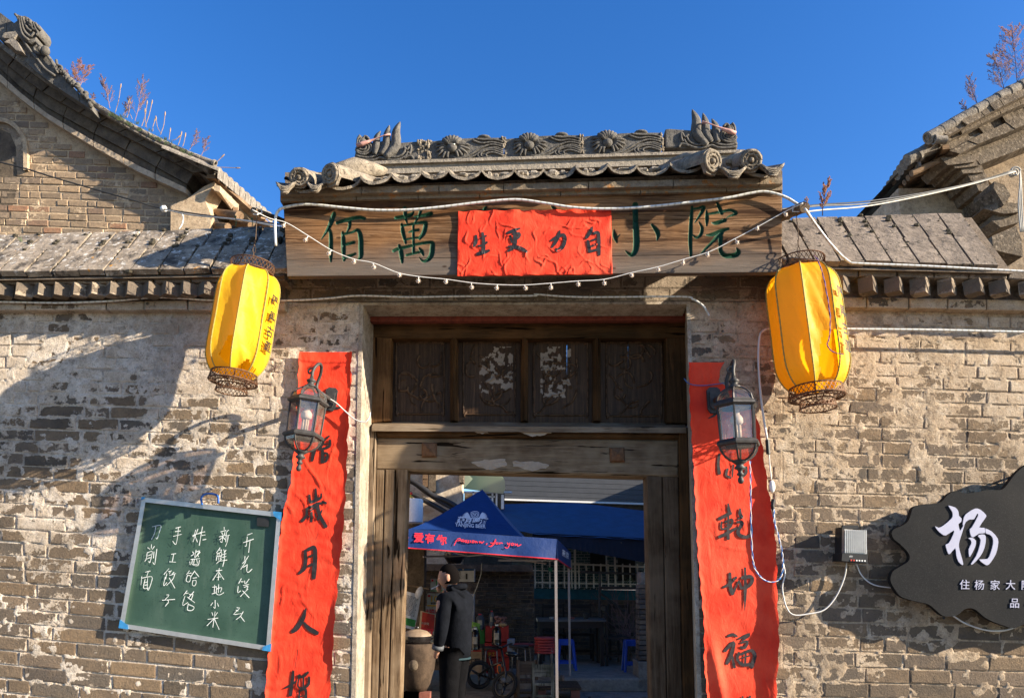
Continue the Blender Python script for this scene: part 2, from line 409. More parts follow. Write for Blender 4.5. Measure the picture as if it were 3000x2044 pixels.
# masonry body: piers either side and head above the opening
Xl0, Xr0 = at(835, 1500, YW).x, at(2292, 1500, YW).x
def pier(pts, nm): sheet(gh, nm, MM_L if nm == 'pier' else MM_DARK, YW, pts, .8)
PLASTER.append(('g', gh, MM_L, [(835, 2520), (1030, 2520), (1062, 886), (835, 886)], 5, 0))
PLASTER.append(('g', gh, MM_R, [(2058, 2520), (2292, 2520), (2292, 884), (2013, 884)], 9, 0))
IL, IR = ((1066, 2520), (1103, 884)), ((2048, 2520), (2004, 884))      # inner edges of the opening at the frame
for (f0, f1, o0, o1), (i0, i1) in ((((1030, 2520), (1062, 886), (835, 886), (835, 2520)), IL), (((2058, 2520), (2013, 884), (2292, 884), (2292, 2520)), IR)):
    A_ = [at(*q, YW+.012) for q in (f0, f1, o0, o1)]; Bk = [at(*i0, YF_+.16), at(*i1, YF_+.16), A_[2]+Vector((0, .7, 0)), A_[3]+Vector((0, .7, 0))]; Bk[1].z = A_[1].z; Bk[0].z = A_[0].z
    MB().hexa(A_, Bk).build('pier', MM_DARK, gh)
sheet(gh, 'gate_head', MM_DARK, YW, [(835, 885.5), (2292, 883.5), (2292, 500), (835, 505)], .8)
brick_field(gh, MB_L, YW, rows_l, 838, 1055, 132, 6, yf=bendL, edges=lambda y: (tL(y)+3, 1062-(y-886)*.0277-7))
brick_field(gh, MB_R, YW, rows_r, 2010, 2290, 132, 6, yf=lambda x, y: y+(x-2300)*.028, edges=lambda y: (2013+(y-886)*.0275+7, tR(y)-3))
brick_field(gh, m_brick('shaded_brick', [(.13, .105, .08), (.19, .15, .11)], [(.24, .19, .14), (.33, .26, .19), (.4, .32, .24)], .5, 2, 4, 0), YW, [(812, 842), (847, 880)], 838, 2288, 140, 6)  # bricks under the board; its shade is put into their darker colour
# plastered reveals of the opening
MPL = m_mortar('reveal_plaster', [(.34, .27, .2), (.48, .40, .31), (.60, .53, .44)])
YB = 4.5
mb = MB(); q = [at(1062.5, 886, YW-.004), at(2012, 884, YW-.004)]; q += [q[1]+Vector((.02, YB-YW, 0)), q[0]+Vector((-.02, YB-YW, 0))]
mb.hexa(q, [p-Vector((0, 0, .016)) for p in q]); mb.build('lintel_plaster', MPL, gh)
for s, fa, fb, (i0, i1) in ((1, (1062, 886), (1030, 2520), IL), (-1, (2013, 884), (2058, 2520), IR)):
    a, b = at(*fa, YW-.006), at(*fb, YW-.006); c, d = at(*i1, YF_+.1), at(*i0, YF_+.1); c.z = a.z; d.z = b.z
    o = Vector((-s*.02, 0, 0)); oi = Vector((s*.004, 0, 0)); mb = MB(); mb.hexa([a+oi, b+oi, d+oi, c+oi], [a+o, b+o, d+o, c+o]); mb.build('jamb_plaster', MPL, gh)
# ---- timber
W_DARK = m_wood('dark_timber', (.024, .015, .008), (.06, .034, .017), (.14, .07, .03), 'x', 1, .7)
W_DARKV = m_wood('dark_timber_upright', (.024, .015, .008), (.058, .033, .017), (.13, .066, .028), 'z', 1, .7)
W_PAN = m_wood('carved_panel_timber', (.018, .012, .008), (.04, .024, .014), (.075, .04, .02), 'z', 1, .62, .4)
W_GREY = m_wood('grey_timber', (.07, .048, .03), (.18, .13, .088), (.32, .25, .175), 'x', 1, .85, .9)
W_GREYV = m_wood('grey_timber_upright', (.05, .034, .021), (.15, .105, .068), (.28, .215, .15), 'z', 1, .85, 1)
M_REDP = plain('faded_red_paint', (.16, .035, .022), .8, 0, .4, 30, .3)
def bar(nm, pts, Y, d, mat, bev=.006, parent=None):
    """timber with chamfered front arrises, outline in the photo at plane Y"""
    c = [at(x, y, Y) for x, y in pts]; ctr = sum(c, Vector())/4
    f = []
    for p in c:
        q = ctr-p; f.append(p+Vector((math.copysign(min(bev, abs(q.x)*.4), q.x), 0, math.copysign(min(bev, abs(q.z)*.4), q.z))))
    m = [p+Vector((0, bev, 0)) for p in c]; b = [p+Vector((0, d, 0)) for p in c]
    mb = MB(); mb.add(f+m+b, [(0,1,2,3), (0,4,5,1),(1,5,6,2),(2,6,7,3),(3,7,4,0),(4,8,9,5),(5,9,10,6),(6,10,11,7),(7,11,8,4),(8,11,10,9)])
    return mb.build(nm, mat, parent or gh)
bar('head_board', [(1078, 941), (2010, 937), (2010, 915), (1078, 915)], YB, .05, M_REDP, .003)
zb_ = at(1500, 938, YB).z; MB().box((.09, (YB+.05+YF_+.1)/2, zb_+.02), (2.2, YF_+.05-YB, .03)).build('soffit_board', W_DARK, gh)
bar('frame_head', [(1080, 990), (2020, 990), (2020, 936), (1080, 936)], YF_+.01, .15, W_DARK)
bar('frame_stile', [(1082, 1240), (1143, 1232), (1146, 990), (1088, 985), ], YF_+.01, .15, m_wood('stained_timber', (.04, .022, .012), (.12, .06, .025), (.25, .13, .055), 'z', 1, .7))
bar('frame_stile', [(1954, 1238), (2024, 1240), (2024, 985), (1951, 990)], YF_+.01, .15, W_DARKV)
for a, b in ((1319, 1341), (1526, 1547), (1738, 1760)):      # dividers come to a point at the front
    f0, f1 = at(a, 991, YF_+.05), at(b, 991, YF_+.05); g0, g1 = at(a, 1234, YF_+.05), at(b, 1234, YF_+.05)
    mt, mbm = (f0+f1)/2-Vector((0, .045, 0)), (g0+g1)/2-Vector((0, .045, 0))
    d = Vector((0, .1, 0)); m = MB()
    m.add([f0, mt, f1, g0, mbm, g1, f0+d, f1+d, g0+d, g1+d], [(0,1,4,3)[::-1], (1,2,5,4)[::-1], (6,0,3,8)[::-1], (2,7,9,5)[::-1], (7,6,8,9)[::-1], (3,4,5,9,8), (0,6,7,2,1)])
    m.build('divider', W_DARKV, gh)
# ================================================================ strokes: brush, chisel and chalk lines
def parse(s, ox, oy, k):
    """'x,y,w x,y,w / ...' in a zoomed crop -> strokes in photo pixels"""
    out = []
    for st in s.split('/'):
        pts = []
        for p in st.split():
            q = [float(v) for v in p.split(',')]
            w = q[2] if len(q) > 2 else None
            pts.append([ox+q[0]/k, oy+q[1]/k, (w/k) if w is not None else None])
        if len(pts) > 1: out.append(pts)
    return out
def ribbon(mb, pts, to3, nrm, lift, seg=5, ragged=0.0):
    """one stroke as a filled ribbon with rounded ends; to3 maps a photo point to the surface"""
    P = cat(pts, seg); n = len(P); L = []; Rr = []
    for i, p in enumerate(P):
        t = P[min(i+1, n-1)][:2]-P[max(i-1, 0)][:2]; l = np.hypot(*t)
        t = t/l if l > 1e-6 else np.array([1., 0]); nn = np.array([-t[1], t[0]]); w = p[2]/2*(1+ragged*R.uniform(-1, 1))
        L.append(p[:2]+nn*w); Rr.append(p[:2]-nn*w)
    def cap(p, t, w, sgn):
        nn = np.array([-t[1], t[0]]); return [p+t*w*.75*math.sin(a)*sgn+nn*w*math.cos(a) for a in (math.pi*.25, math.pi*.5, math.pi*.75)]
    t0 = P[1][:2]-P[0][:2]; t0 = t0/(np.hypot(*t0)+1e-9); t1 = P[-1][:2]-P[-2][:2]; t1 = t1/(np.hypot(*t1)+1e-9)
    c0 = cap(P[0][:2], t0, P[0][2]/2, -1); c1 = cap(P[-1][:2], t1, P[-1][2]/2, 1)
    v3 = lambda q: to3(q[0], q[1])+nrm*lift
    vs_ = [v3(q) for q in L]+[v3(q) for q in Rr]+[v3(q) for q in c0]+[v3(q) for q in c1]
    fs = [(i, i+1, n+i+1, n+i) for i in range(n-1)]
    fs += [(0, n, 2*n+2, 2*n+1, 2*n), (n-1, 2*n+3, 2*n+4, 2*n+5, 2*n-1)]
    mb.add(vs_, fs)
_lift = [0]
def ink(name, strokes, to3, nrm, mat, parent, base=.0015, step=.00012, ragged=.06, w=None):
    mb = MB()
    for i, st in enumerate(strokes):
        pts = [[a, b, (c if c is not None else w)] for a, b, c in st]
        ribbon(mb, pts, to3, nrm, base+i*step, ragged=ragged)
    return mb.build(name, mat, parent)
def text_mesh(s, size, offset=0.0, shear=0.0, extrude=0.0, space=1.0):
    """flat lettering outline from the built-in font, as raw points and faces centred on the origin (xy)"""
    cu = bpy.data.curves.new('lettering', 'FONT'); cu.body = s; cu.size = size; cu.offset = offset; cu.shear = shear
    cu.extrude = extrude; cu.align_x = 'CENTER'; cu.align_y = 'CENTER'; cu.resolution_u = 2; cu.space_character = space
    o = bpy.data.objects.new('lettering', cu); COL.objects.link(o)
    dg = bpy.context.evaluated_depsgraph_get(); me = o.evaluated_get(dg).to_mesh()
    vs_ = [Vector(v.co) for v in me.vertices]; fs = [tuple(p.vertices) for p in me.polygons]
    o.evaluated_get(dg).to_mesh_clear(); bpy.data.objects.remove(o); bpy.data.curves.remove(cu)
    return vs_, fs
def letters(name, s, size, org, ux, uz, mat, parent, lift=.002, local=False, **kw):
    """lettering laid on a plane: org centre, ux text direction, uz up direction"""
    vs_, fs = text_mesh(s, size, **kw); ux = Vector(ux).normalized(); uz = Vector(uz).normalized(); n = ux.cross(uz).normalized()
    mb = MB(); mb.add([Vector(org)+ux*v.x+uz*v.y+n*(lift+v.z) for v in vs_], fs)
    return mb.build(name, mat, parent, local=local)
INK = plain('black_ink', (.018, .015, .015), .55, 0, .4, 40, .2, spec=.35)
INK_FRESH = plain('greyed_ink', (.035, .028, .027), .5, 0, .5, 60, .3)
# ================================================================ carved surfaces as height fields
def dist_field(X, Z, strokes):
    """signed depth inside the strokes (0 outside): X, Z arrays in photo pixels"""
    D = np.full(X.shape, -1e9)
    for st in strokes:
        P = cat(st, 5)
        for a, b in zip(P[:-1], P[1:]):
            d = b[:2]-a[:2]; L2 = max(d.dot(d), 1e-9)
            t = np.clip(((X-a[0])*d[0]+(Z-a[1])*d[1])/L2, 0, 1)
            r = (a[2]+(b[2]-a[2])*t)/2
            D = np.maximum(D, r-np.hypot(X-a[0]-d[0]*t, Z-a[1]-d[1]*t))
    return D
def relief(name, quad, Y, nu, nv, hfun, mat, parent, thick=.02, attr=None, smooth=True):
    """quad bl,br,tr,tl in photo px on plane Y; hfun(X,Z)->height towards the viewer (m) [+ attribute]"""
    U, V = np.meshgrid(np.linspace(0, 1, nu+1), np.linspace(0, 1, nv+1))
    q = np.array(quad, float)
    X = (q[0][0]*(1-U)+q[1][0]*U)*(1-V)+(q[3][0]*(1-U)+q[2][0]*U)*V
    Z = (q[0][1]*(1-U)+q[1][1]*U)*(1-V)+(q[3][1]*(1-U)+q[2][1]*U)*V
    res = hfun(X, Z); H, A = res if isinstance(res, tuple) else (res, None)
    # photo px -> plane, vectorised
    u = (X-PX)/FPX; v = (PY-Z)/FPX; dy = cp-v*sp; dz = sp+v*cp
    WX = u*Y/dy; WZ = CAMZ+dz*Y/dy; WY = Y-H
    off = wpos(parent) if parent is not None else Vector((WX.mean(), Y, WZ.mean()))
    n = WX.size; co = np.stack([WX-off[0], WY-off[1], WZ-off[2]], -1).reshape(-1, 3)
    idx = np.arange(n).reshape(nv+1, nu+1)
    f = np.stack([idx[:-1, :-1], idx[:-1, 1:], idx[1:, 1:], idx[1:, :-1]], -1).reshape(-1, 4)
    # rim: back ring
    ring = np.concatenate([idx[0, :], idx[1:, -1], idx[-1, -2::-1], idx[-2:0:-1, 0]])
    back = co[ring].copy(); back[:, 1] = Y+thick-off[1]
    m = len(ring); bi = np.arange(n, n+m)
    rf = np.stack([ring, bi, np.roll(bi, -1), np.roll(ring, -1)], -1)
    co = np.concatenate([co, back]); F = np.concatenate([f, rf])
    me = bpy.data.meshes.new(name); me.vertices.add(len(co)); me.vertices.foreach_set('co', co.ravel())
    me.loops.add(F.size); me.loops.foreach_set('vertex_index', F.ravel().astype(np.int32))
    me.polygons.add(len(F)); me.polygons.foreach_set('loop_start', np.arange(0, F.size, 4, dtype=np.int32))
    me.update(); me.validate()
    if smooth:
        sm = np.zeros(len(F), bool); sm[:len(f)] = True; me.polygons.foreach_set('use_smooth', sm)
    if A is not None:
        at_ = me.attributes.new(attr or 'paint', 'FLOAT', 'POINT'); at_.data.foreach_set('value', np.concatenate([A.ravel(), np.zeros(m)]).astype(np.float32))
    me.materials.append(mat)
    o = bpy.data.objects.new(name, me)
    if parent is None: o.location = off
    return link(o, parent)
def vnoise(X, Z, s, seed=0):
    """smooth value noise on arrays"""
    rs = np.random.RandomState(seed+11); T = rs.rand(64, 64)
    x = X/s+100; z = Z/s+100; xi = np.floor(x).astype(int); zi = np.floor(z).astype(int)
    fx = x-xi; fz = z-zi; fx = fx*fx*(3-2*fx); fz = fz*fz*(3-2*fz)
    g = lambda a, b: T[a % 64, b % 64]
    return (g(xi, zi)*(1-fx)+g(xi+1, zi)*fx)*(1-fz)+(g(xi, zi+1)*(1-fx)+g(xi+1, zi+1)*fx)*fz
def fbm(X, Z, s, o=4, seed=0):
    r = 0; a = .5
    for i in range(o): r = r+a*vnoise(X, Z, s/2**i, seed+i*7); a *= .5
    return r
# ---- old plaster: a rough skin standing proud of the bricks in patches, filling the joints elsewhere
for nm, par, mt, quad, sd, bias in PLASTER:
    def hp(X, Z):
        n1 = fbm(X, Z, 150, 4, sd)*1.07-.5; n2 = fbm(X, Z, 26, 4, sd+3)*1.07-.5
        up = np.clip((1500-Z)/600, -1, 1)*.10+bias
        m = n1*.8+n2*1.25+up*.8-.10
        return np.clip(m*.03, -.004, .0028)+n2*.003-.0008+.0012*fbm(X, Z, 9, 3, sd)
    w_ = max(q[0] for q in quad)-min(q[0] for q in quad); relief('plaster', quad, YW, int(w_/3.4), 480, hp, mt, par, .35 if nm != 'g' else .02)
# ---- carved transom panels: moulded border and cloud scrolls in relief
def panel_strokes(x0, x1, y0, y1, k):
    ix, iy = 15, 14; a, b, c, d = x0+ix, x1-ix, y0+iy, y1-iy; n = 9
    br = [[(a+n, c), (b-n, c), (b-n+2, c+n-3), (b, c+n), (b, d-n), (b-n+2, d-n+3), (b-n, d), (a+n, d), (a+n-2, d-n+3), (a, d-n), (a, c+n), (a+n-2, c+n-3), (a+n, c)]]
    S_ = [[(p[0], p[1], 4.5) for p in s_] for s_ in br]
    rr = random.Random(k*5+1); cx, cy = (x0+x1)/2, (y0+y1)/2; W_, H_ = (x1-x0)*.34, (y1-y0)*.34
    for i in range(15):
        ax, ay = cx+rr.uniform(-1, 1)*W_*.8, cy+rr.uniform(-1, 1)*H_; st = []; an = rr.uniform(0, 6.3); cu = rr.uniform(-.5, .5)
        for j in range(9):
            st.append((ax, ay, 7-j*.4)); an += cu+rr.uniform(-.35, .35); ax += math.cos(an)*9; ay += math.sin(an)*9
            ax = min(max(ax, a+8), b-8); ay = min(max(ay, c+8), d-8)
        S_.append(st)
    return S_
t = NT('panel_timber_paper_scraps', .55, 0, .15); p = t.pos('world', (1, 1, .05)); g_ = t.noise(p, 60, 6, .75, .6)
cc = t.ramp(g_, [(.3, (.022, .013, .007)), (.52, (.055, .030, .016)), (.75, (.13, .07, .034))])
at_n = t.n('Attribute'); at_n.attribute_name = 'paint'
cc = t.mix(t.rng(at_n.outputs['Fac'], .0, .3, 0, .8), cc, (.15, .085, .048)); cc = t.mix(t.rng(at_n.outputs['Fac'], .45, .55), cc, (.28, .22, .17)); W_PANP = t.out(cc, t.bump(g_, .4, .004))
def mk_panel(x0, x1, y0, y1, k, xa=None, xb=None, scr=None, seam=None):
    xa = xa or x0-7; xb = xb or x1+7; st = panel_strokes(x0, x1, y0, y1, k); y0 -= 12; y1 += 22
    def h(X, Z):
        D = dist_field(X, Z, st); H = np.clip(D/2.2, 0, 1)*.014+fbm(X, Z, 22, 3, k)*.004
        A = np.clip(D/2.5, 0, 1)*.3*(fbm(X, Z, 9, 3, k+8) > .42)  # scroll ridges lightened: highlights put into the colour, broken up like wear
        if scr:
            n_ = fbm(X, Z, 13, 4, k+3); bx = (X > scr[0]) & (X < scr[1]) & (Z > scr[2]) & (Z < scr[3])
            A = np.where(bx & (n_ > .535), 1., A)
        return H, A
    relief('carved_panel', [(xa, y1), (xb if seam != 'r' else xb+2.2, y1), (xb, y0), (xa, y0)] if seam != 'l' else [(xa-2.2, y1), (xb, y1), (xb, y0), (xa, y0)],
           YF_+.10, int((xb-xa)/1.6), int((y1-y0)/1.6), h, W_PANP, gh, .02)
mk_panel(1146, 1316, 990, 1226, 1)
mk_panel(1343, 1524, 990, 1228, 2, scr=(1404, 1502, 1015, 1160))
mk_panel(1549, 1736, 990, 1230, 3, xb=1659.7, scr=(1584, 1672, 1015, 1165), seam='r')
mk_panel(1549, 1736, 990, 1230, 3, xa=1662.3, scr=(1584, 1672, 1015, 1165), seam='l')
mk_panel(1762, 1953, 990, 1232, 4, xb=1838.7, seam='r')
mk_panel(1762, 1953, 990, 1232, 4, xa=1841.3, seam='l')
# ---- sill ledge with sloping top, moulding below, door head beam, posts, side strips
mb = MB(); a0, a1, b0, b1 = at(1096, 1234, YF_+.08), at(2006, 1240, YF_+.08), at(1090, 1246, YF_-.06), at(2010, 1252, YF_-.06)
mb.hexa([b0, b1, a1, a0], [b0-Vector((0, 0, .035)), b1-Vector((0, 0, .035)), a1-Vector((0, 0, .06)), a0-Vector((0, 0, .06))]); mb.build('transom_sill', W_GREY, gh)
bar('sill_moulding', [(1100, 1280), (2000, 1286), (2006, 1262), (1094, 1258)], YF_-.02, .12, W_DARK, .02)
W_BEAM = m_wood('door_head_timber', (.045, .028, .016), (.15, .10, .06), (.30, .225, .145), 'x', 1, .85, .9)
bar('door_head', [(1100, 1376), (1990, 1397), (1990, 1287), (1100, 1281)], YF_, .16, W_BEAM, .012)
bar('post_strip', [(1046, 2520), (1070, 2520), (1102, 1250), (1078, 1246)], YF_-.03, .14, W_GREYV, .008)
bar('post_strip', [(1026, 2520), (1045, 2520), (1077, 1246), (1066, 1246)], YF_-.05, .14, W_GREYV, .006)
bar('post_strip', [(2012, 2520), (2050, 2520), (2016, 1250), (1990, 1250)], YF_-.03, .14, W_DARKV, .008)
def post(pts, seam):
    # post made of two or three boards with open joints
    (xa, xb, xc, xd) = pts  # bottom left, bottom right, top right, top left
    e = [0]+seam+[1]
    for u, v in zip(e, e[1:]):
        g = .012; u2, v2 = u+g, v-g
        bl, br = (xa[0]+(xb[0]-xa[0])*u2, xa[1]), (xa[0]+(xb[0]-xa[0])*v2, xb[1])
        tr = (xd[0]+(xc[0]-xd[0])*v2, xd[1]+(xc[1]-xd[1])*v2); tl = (xd[0]+(xc[0]-xd[0])*u2, xd[1]+(xc[1]-xd[1])*u2)
        bar('post_board', [bl, br, tr, tl], YF_+.0+R.uniform(0, .008), .13, W_POST, .006)
W_POST = m_wood('post_timber', (.045, .028, .016), (.15, .10, .06), (.29, .215, .14), 'z', 1, .85, 1)
post([(1072, 2520), (1158, 2520), (1196, 1366), (1102, 1358)], [.28, .6])
W_POST = m_wood('post_timber_shaded', (.03, .02, .012), (.085, .055, .034), (.17, .12, .08), 'z', 1, .85, 1)  # darker copy of the post timber; the right post's shade put into it
post([(1918, 2520), (2010, 2520), (1989, 1396), (1893, 1392)], [.5])
# square iron studs with a domed nail, and scraps of old paper on the timber
M_RUST = plain('rusty_iron', (.16, .085, .045), .8, .3, .4, 40, .5)
for cx, cy in ((1258, 1318), (1808, 1332)):
    c = at(cx, cy, YF_-.004); mb = MB(); h_ = .048
    q = [Vector((sx*h_, 0, sz*h_)) for sx, sz in ((-1, -1), (1, -1), (1, 1), (-1, 1))]
    rt = rotm('Y', R.uniform(-4, 4)); q = [rt @ v for v in q]
    mb.add([c+v for v in q]+[c+v*.8+Vector((0, -.022, 0)) for v in q]+[c+v*.25+Vector((0, -.034, 0)) for v in q],
           [(0,1,5,4), (1,2,6,5), (2,3,7,6), (3,0,4,7), (4,5,9,8), (5,6,10,9), (6,7,11,10), (7,4,8,11), (8,9,10,11)])
    st = mb.build('iron_stud', M_RUST, gh, angle=20); MB().ball(c+Vector((0, -.034, 0)), (.013, .008, .013)).build('nail_head', M_RUST, st, True)
M_SCRAP = plain('torn_paper', (.34, .27, .20), .9, 0, .15, 20, .3)
def scrap(pts, Y):
    mb = MB(); c = at(sum(p[0] for p in pts)/len(pts), sum(p[1] for p in pts)/len(pts), Y-.004)
    rim = []
    for i, p in enumerate(pts):
        q = pts[(i+1) % len(pts)]
        for k in range(5):
            x, y = p[0]+(q[0]-p[0])*k/5+R.uniform(-2, 2), p[1]+(q[1]-p[1])*k/5+R.uniform(-2.5, 2.5); rim.append(at(x, y, Y-R.uniform(.001, .008)))
    n = len(rim); mb.add(rim+[c], [(i, (i+1) % n, n) for i in range(n)]); return mb.build('paper_scrap', M_SCRAP, gh)
scrap([(1380, 1352), (1420, 1345), (1480, 1344), (1486, 1362), (1440, 1377), (1400, 1368)], YF_-.001)
scrap([(1500, 1352), (1560, 1348), (1608, 1362), (1600, 1372), (1560, 1378), (1505, 1366)], YF_-.001)
scrap([(1370, 1256), (1420, 1252), (1432, 1270), (1400, 1270)], YF_-.04)
scrap([(1478, 1250), (1540, 1252), (1620, 1254), (1616, 1268), (1560, 1279), (1520, 1264)], YF_-.04)
# ---- cornice boards under the tiles
def strip(nm, l, r, Y, d, mat, xa=822, xb=2293, n=1):
    c = [at(xa, l[1], Y), at(xb, r[1], Y), at(xb, r[0], Y), at(xa, l[0], Y)]
    return MB().prism(c, (0, d, 0)).build(nm, mat, gh)
M_CORN = m_stone('cornice_brick', (.15, .115, .08), (.26, .205, .145), (.30, .14, .05), .9)
def cornice(ya, yb, Y):
    x = 820
    while x < 2294:
        w = min(R.uniform(180, 260), 2294-x)
        f = lambda X, yy: yy-33*(X-830)/1460
        c = [at(x+1, f(x, yb), Y), at(x+w-1.5, f(x+w, yb), Y), at(x+w-1.5, f(x+w, ya), Y), at(x+1, f(x, ya), Y)]
        MB().prism(c, (0, .4, 0)).build('cornice_slab', M_CORN, gh); x += w
cornice(573, 590, 4.0); cornice(553, 571, 3.965)
# ---- the tiled roof: pan tiles seen end on
YE = 3.92
cus = [(1057, 513), (1147, 506), (1236, 499), (1314, 494), (1411, 493), (1508, 491), (1593, 489), (1686, 485), (1781, 479), (1866, 481), (1963, 474), (2062, 470)]
cus = [(850, 535), (955, 522)]+cus+[(2170, 478), (2290, 486)]
M_SLOPE = Vector((0, .62, .33))
for (x0, y0), (x1, y1) in zip(cus, cus[1:]):
    a, b = at(x0, y0, YE), at(x1, y1, YE); w = b-a; dep = .072*min(1.15, w.length/.19)
    v = []; n = 10
    for k in range(n+1):
        u = -1+2*k/n; base = a.lerp(b, k/n); z = -dep*math.sqrt(max(0, 1-(u*.96)**2))
        v.append(base+Vector((0, 0, z+dep*.22)))
    mb = MB(); th = Vector((0, 0, -.019)); tw = R.uniform(-.012, .012)
    for i in range(2):     # two overlapping tiles up the slope
        o = M_SLOPE*(.48*i)+Vector((0, 0, -.012*i)); l = M_SLOPE*.5
        f0 = [p+o+Vector((0, tw+R.uniform(-.003, .003), 0)) for p in v]; f1 = [p+l for p in f0]
        g0 = [p+th for p in f0]; g1 = [p+th for p in f1]
        m = n+1; mb.add(f0+f1+g0+g1, [(k, k+1, m+k+1, m+k) for k in range(n)]+[(2*m+k, 3*m+k, 3*m+k+1, 2*m+k+1) for k in range(n)]+[(k, 2*m+k, 2*m+k+1, k+1) for k in range(n)]+[(0, m, 3*m, 2*m), (n, 2*m+n, 3*m+n, m+n)])
    mb.build('pan_tile', M_TILE, gh, True, angle=40)
    # mortar bedding lumps lying in the tile
    mb = MB()
    for _ in range(7):
        c = a.lerp(b, R.uniform(.2, .8))+M_SLOPE*R.uniform(.12, .6)+Vector((0, 0, -dep*.55)); mb.ball(c, (R.uniform(.015, .04), .03, R.uniform(.01, .025)), 6, 4)
    tag(mb.build('tile_bedding', M_CEM, gh), kind='stuff')
def covered(nm, c0, r, L, d, squash=1.0, disc=True, mat=None):
    """a rounded cover tile running up the slope from its decorated end disc"""
    ax = d.normalized(); up = Vector((0, 0, 1)); sx = ax.cross(up).normalized(); uz = sx.cross(ax)
    v = []; n = 12; m = 6
    for j in range(m+1):
        s_ = j/m; rr = r*(1+.04*math.sin(j*2.1))
        for k in range(n+1):
            an = math.pi*(-.15+1.3*k/n); v.append(c0+d*(L*s_)+sx*math.cos(an)*rr+uz*math.sin(an)*rr*squash+Vector((0, 0, R.uniform(-.002, .003))))
    mb = MB(); mb.add(v, [(j*(n+1)+k, j*(n+1)+k+1, (j+1)*(n+1)+k+1, (j+1)*(n+1)+k) for j in range(m) for k in range(n)])
    o = mb.build(nm, mat or M_TILE, gh, True)
    if disc:
        mb = MB(); pts = []
        for k in range(16):
            an = 2*math.pi*k/16; rr = r*(1.02 if k % 2 else .97)*(1.12 if abs(k-12) < 2 else 1)
            pts.append(c0-ax*.012+sx*math.cos(an)*rr+uz*math.sin(an)*rr*squash)
        mb.prism(pts, ax*.022)
        dd = mb.build('end_disc', M_TILE, o)
        mb = MB()          # moulded flower face
        for q, k_ in ((.78, .010), (.5, .008)):
            ring = [c0-ax*.014+sx*math.cos(a)*r*q+uz*math.sin(a)*r*q*squash for a in [2*math.pi*i/16 for i in range(17)]]; mb.tube(ring, k_*r/.06, 5)
        for i in range(9): 
            a = 2*math.pi*i/9; mb.ball(c0-ax*.016+sx*math.cos(a)*r*.62+uz*math.sin(a)*r*.62*squash, r*.12, 6, 4)
        mb.ball(c0-ax*.016, r*.24, 8, 5); mb.build('moulding', M_TILE, dd if dd.parent is gh else o, True)
    return o
dS = Vector((0, .86, .42))
covered('cover_tile', at(878, 520, 3.88), .058, .5, dS, .95); covered('cover_tile', at(972, 512, 3.87), .068, .5, Vector((.5, .8, .22)), .95)
covered('cover_tile', at(2082, 474, 3.87), .074, .5, Vector((-.5, .8, .22)), .95); covered('cover_tile', at(2199, 470, 3.88), .066, .5, dS, .95)
# rolled ends of the ridge
for q, r in (([(985, 508), (1040, 494), (1090, 497), (1135, 503)], [.055, .066, .046, .02]), ([(2070, 474), (2010, 470), (1975, 478), (1950, 486)], [.055, .048, .034, .015]), ([(2135, 476), (2165, 458), (2196, 466)], [.02, .035, .04])):
    MB().tube([at(x, y, 4.02+.10*i) for i, (x, y) in enumerate(q)], r, 12).build('ridge_roll', M_TILE, gh, True)
def drip(cx, cy, w, h, tilt=0):
    """pendant drip tile: a curved leaf-shaped plate with raised rim"""
    c = at(cx, cy, 3.87); W_ = w/2167*3.87; H_ = h/2167*3.87; top, bot = [], []
    n = 12; ctr = []
    for k in range(n+1):
        u = -1+2*k/n; zt = -.32*H_*(1-u*u)+.10*H_*abs(u); zb = -H_*(1-abs(u)**1.15)*(1-.1*math.cos(u*9)) - .02*H_
        yb = -.012*(1-u*u)
        top.append(c+Vector((u*W_/2, yb, zt+H_*.42))); bot.append(c+Vector((u*W_/2*.98, yb-.018*(1-abs(u)), min(zb, zt-.1*H_)+H_*.42)))
    mb = MB(); m = n+1; dd = Vector((0, .02, 0))
    mb.add(top+bot+[p+dd for p in top]+[p+dd for p in bot], [(m+k, m+k+1, k+1, k) for k in range(n)]+[(2*m+k, 2*m+k+1, 3*m+k+1, 3*m+k) for k in range(n)]+[(k, k+1, 2*m+k+1, 2*m+k) for k in range(n)]+[(m+k, 3*m+k, 3*m+k+1, m+k+1) for k in range(n)])
    o = mb.build('drip_tile', M_TILE, gh)
    mb = MB()
    for q in (.28, .5, .72):
        mb.tube([t_.lerp(b_, q)+Vector((0, -.003, 0)) for t_, b_ in zip(top[1:-1], bot[1:-1])], .0045, 5)
    mb.build('moulded_rib', M_TILE, o, True)
    # pan tile it closes
    a = [p+Vector((0, .01, 0)) for p in top]; mb = MB(); mb.add(a+[p+M_SLOPE*.9 for p in a]+[p+Vector((0, 0, -.02)) for p in a]+[p+M_SLOPE*.9+Vector((0, 0, -.02)) for p in a],
        [(k, k+1, m+k+1, m+k) for k in range(n)]+[(2*m+k, 3*m+k, 3*m+k+1, 2*m+k+1) for k in range(n)]); mb.build('pan_tile', M_TILE, gh, True)
drip(836, 552, 64, 48); drip(925, 550, 62, 44); drip(2148, 508, 90, 50); drip(2262, 500, 84, 54)
covered('cover_tile', at(838, 524, 3.95), .012, .3, dS, 1, False)
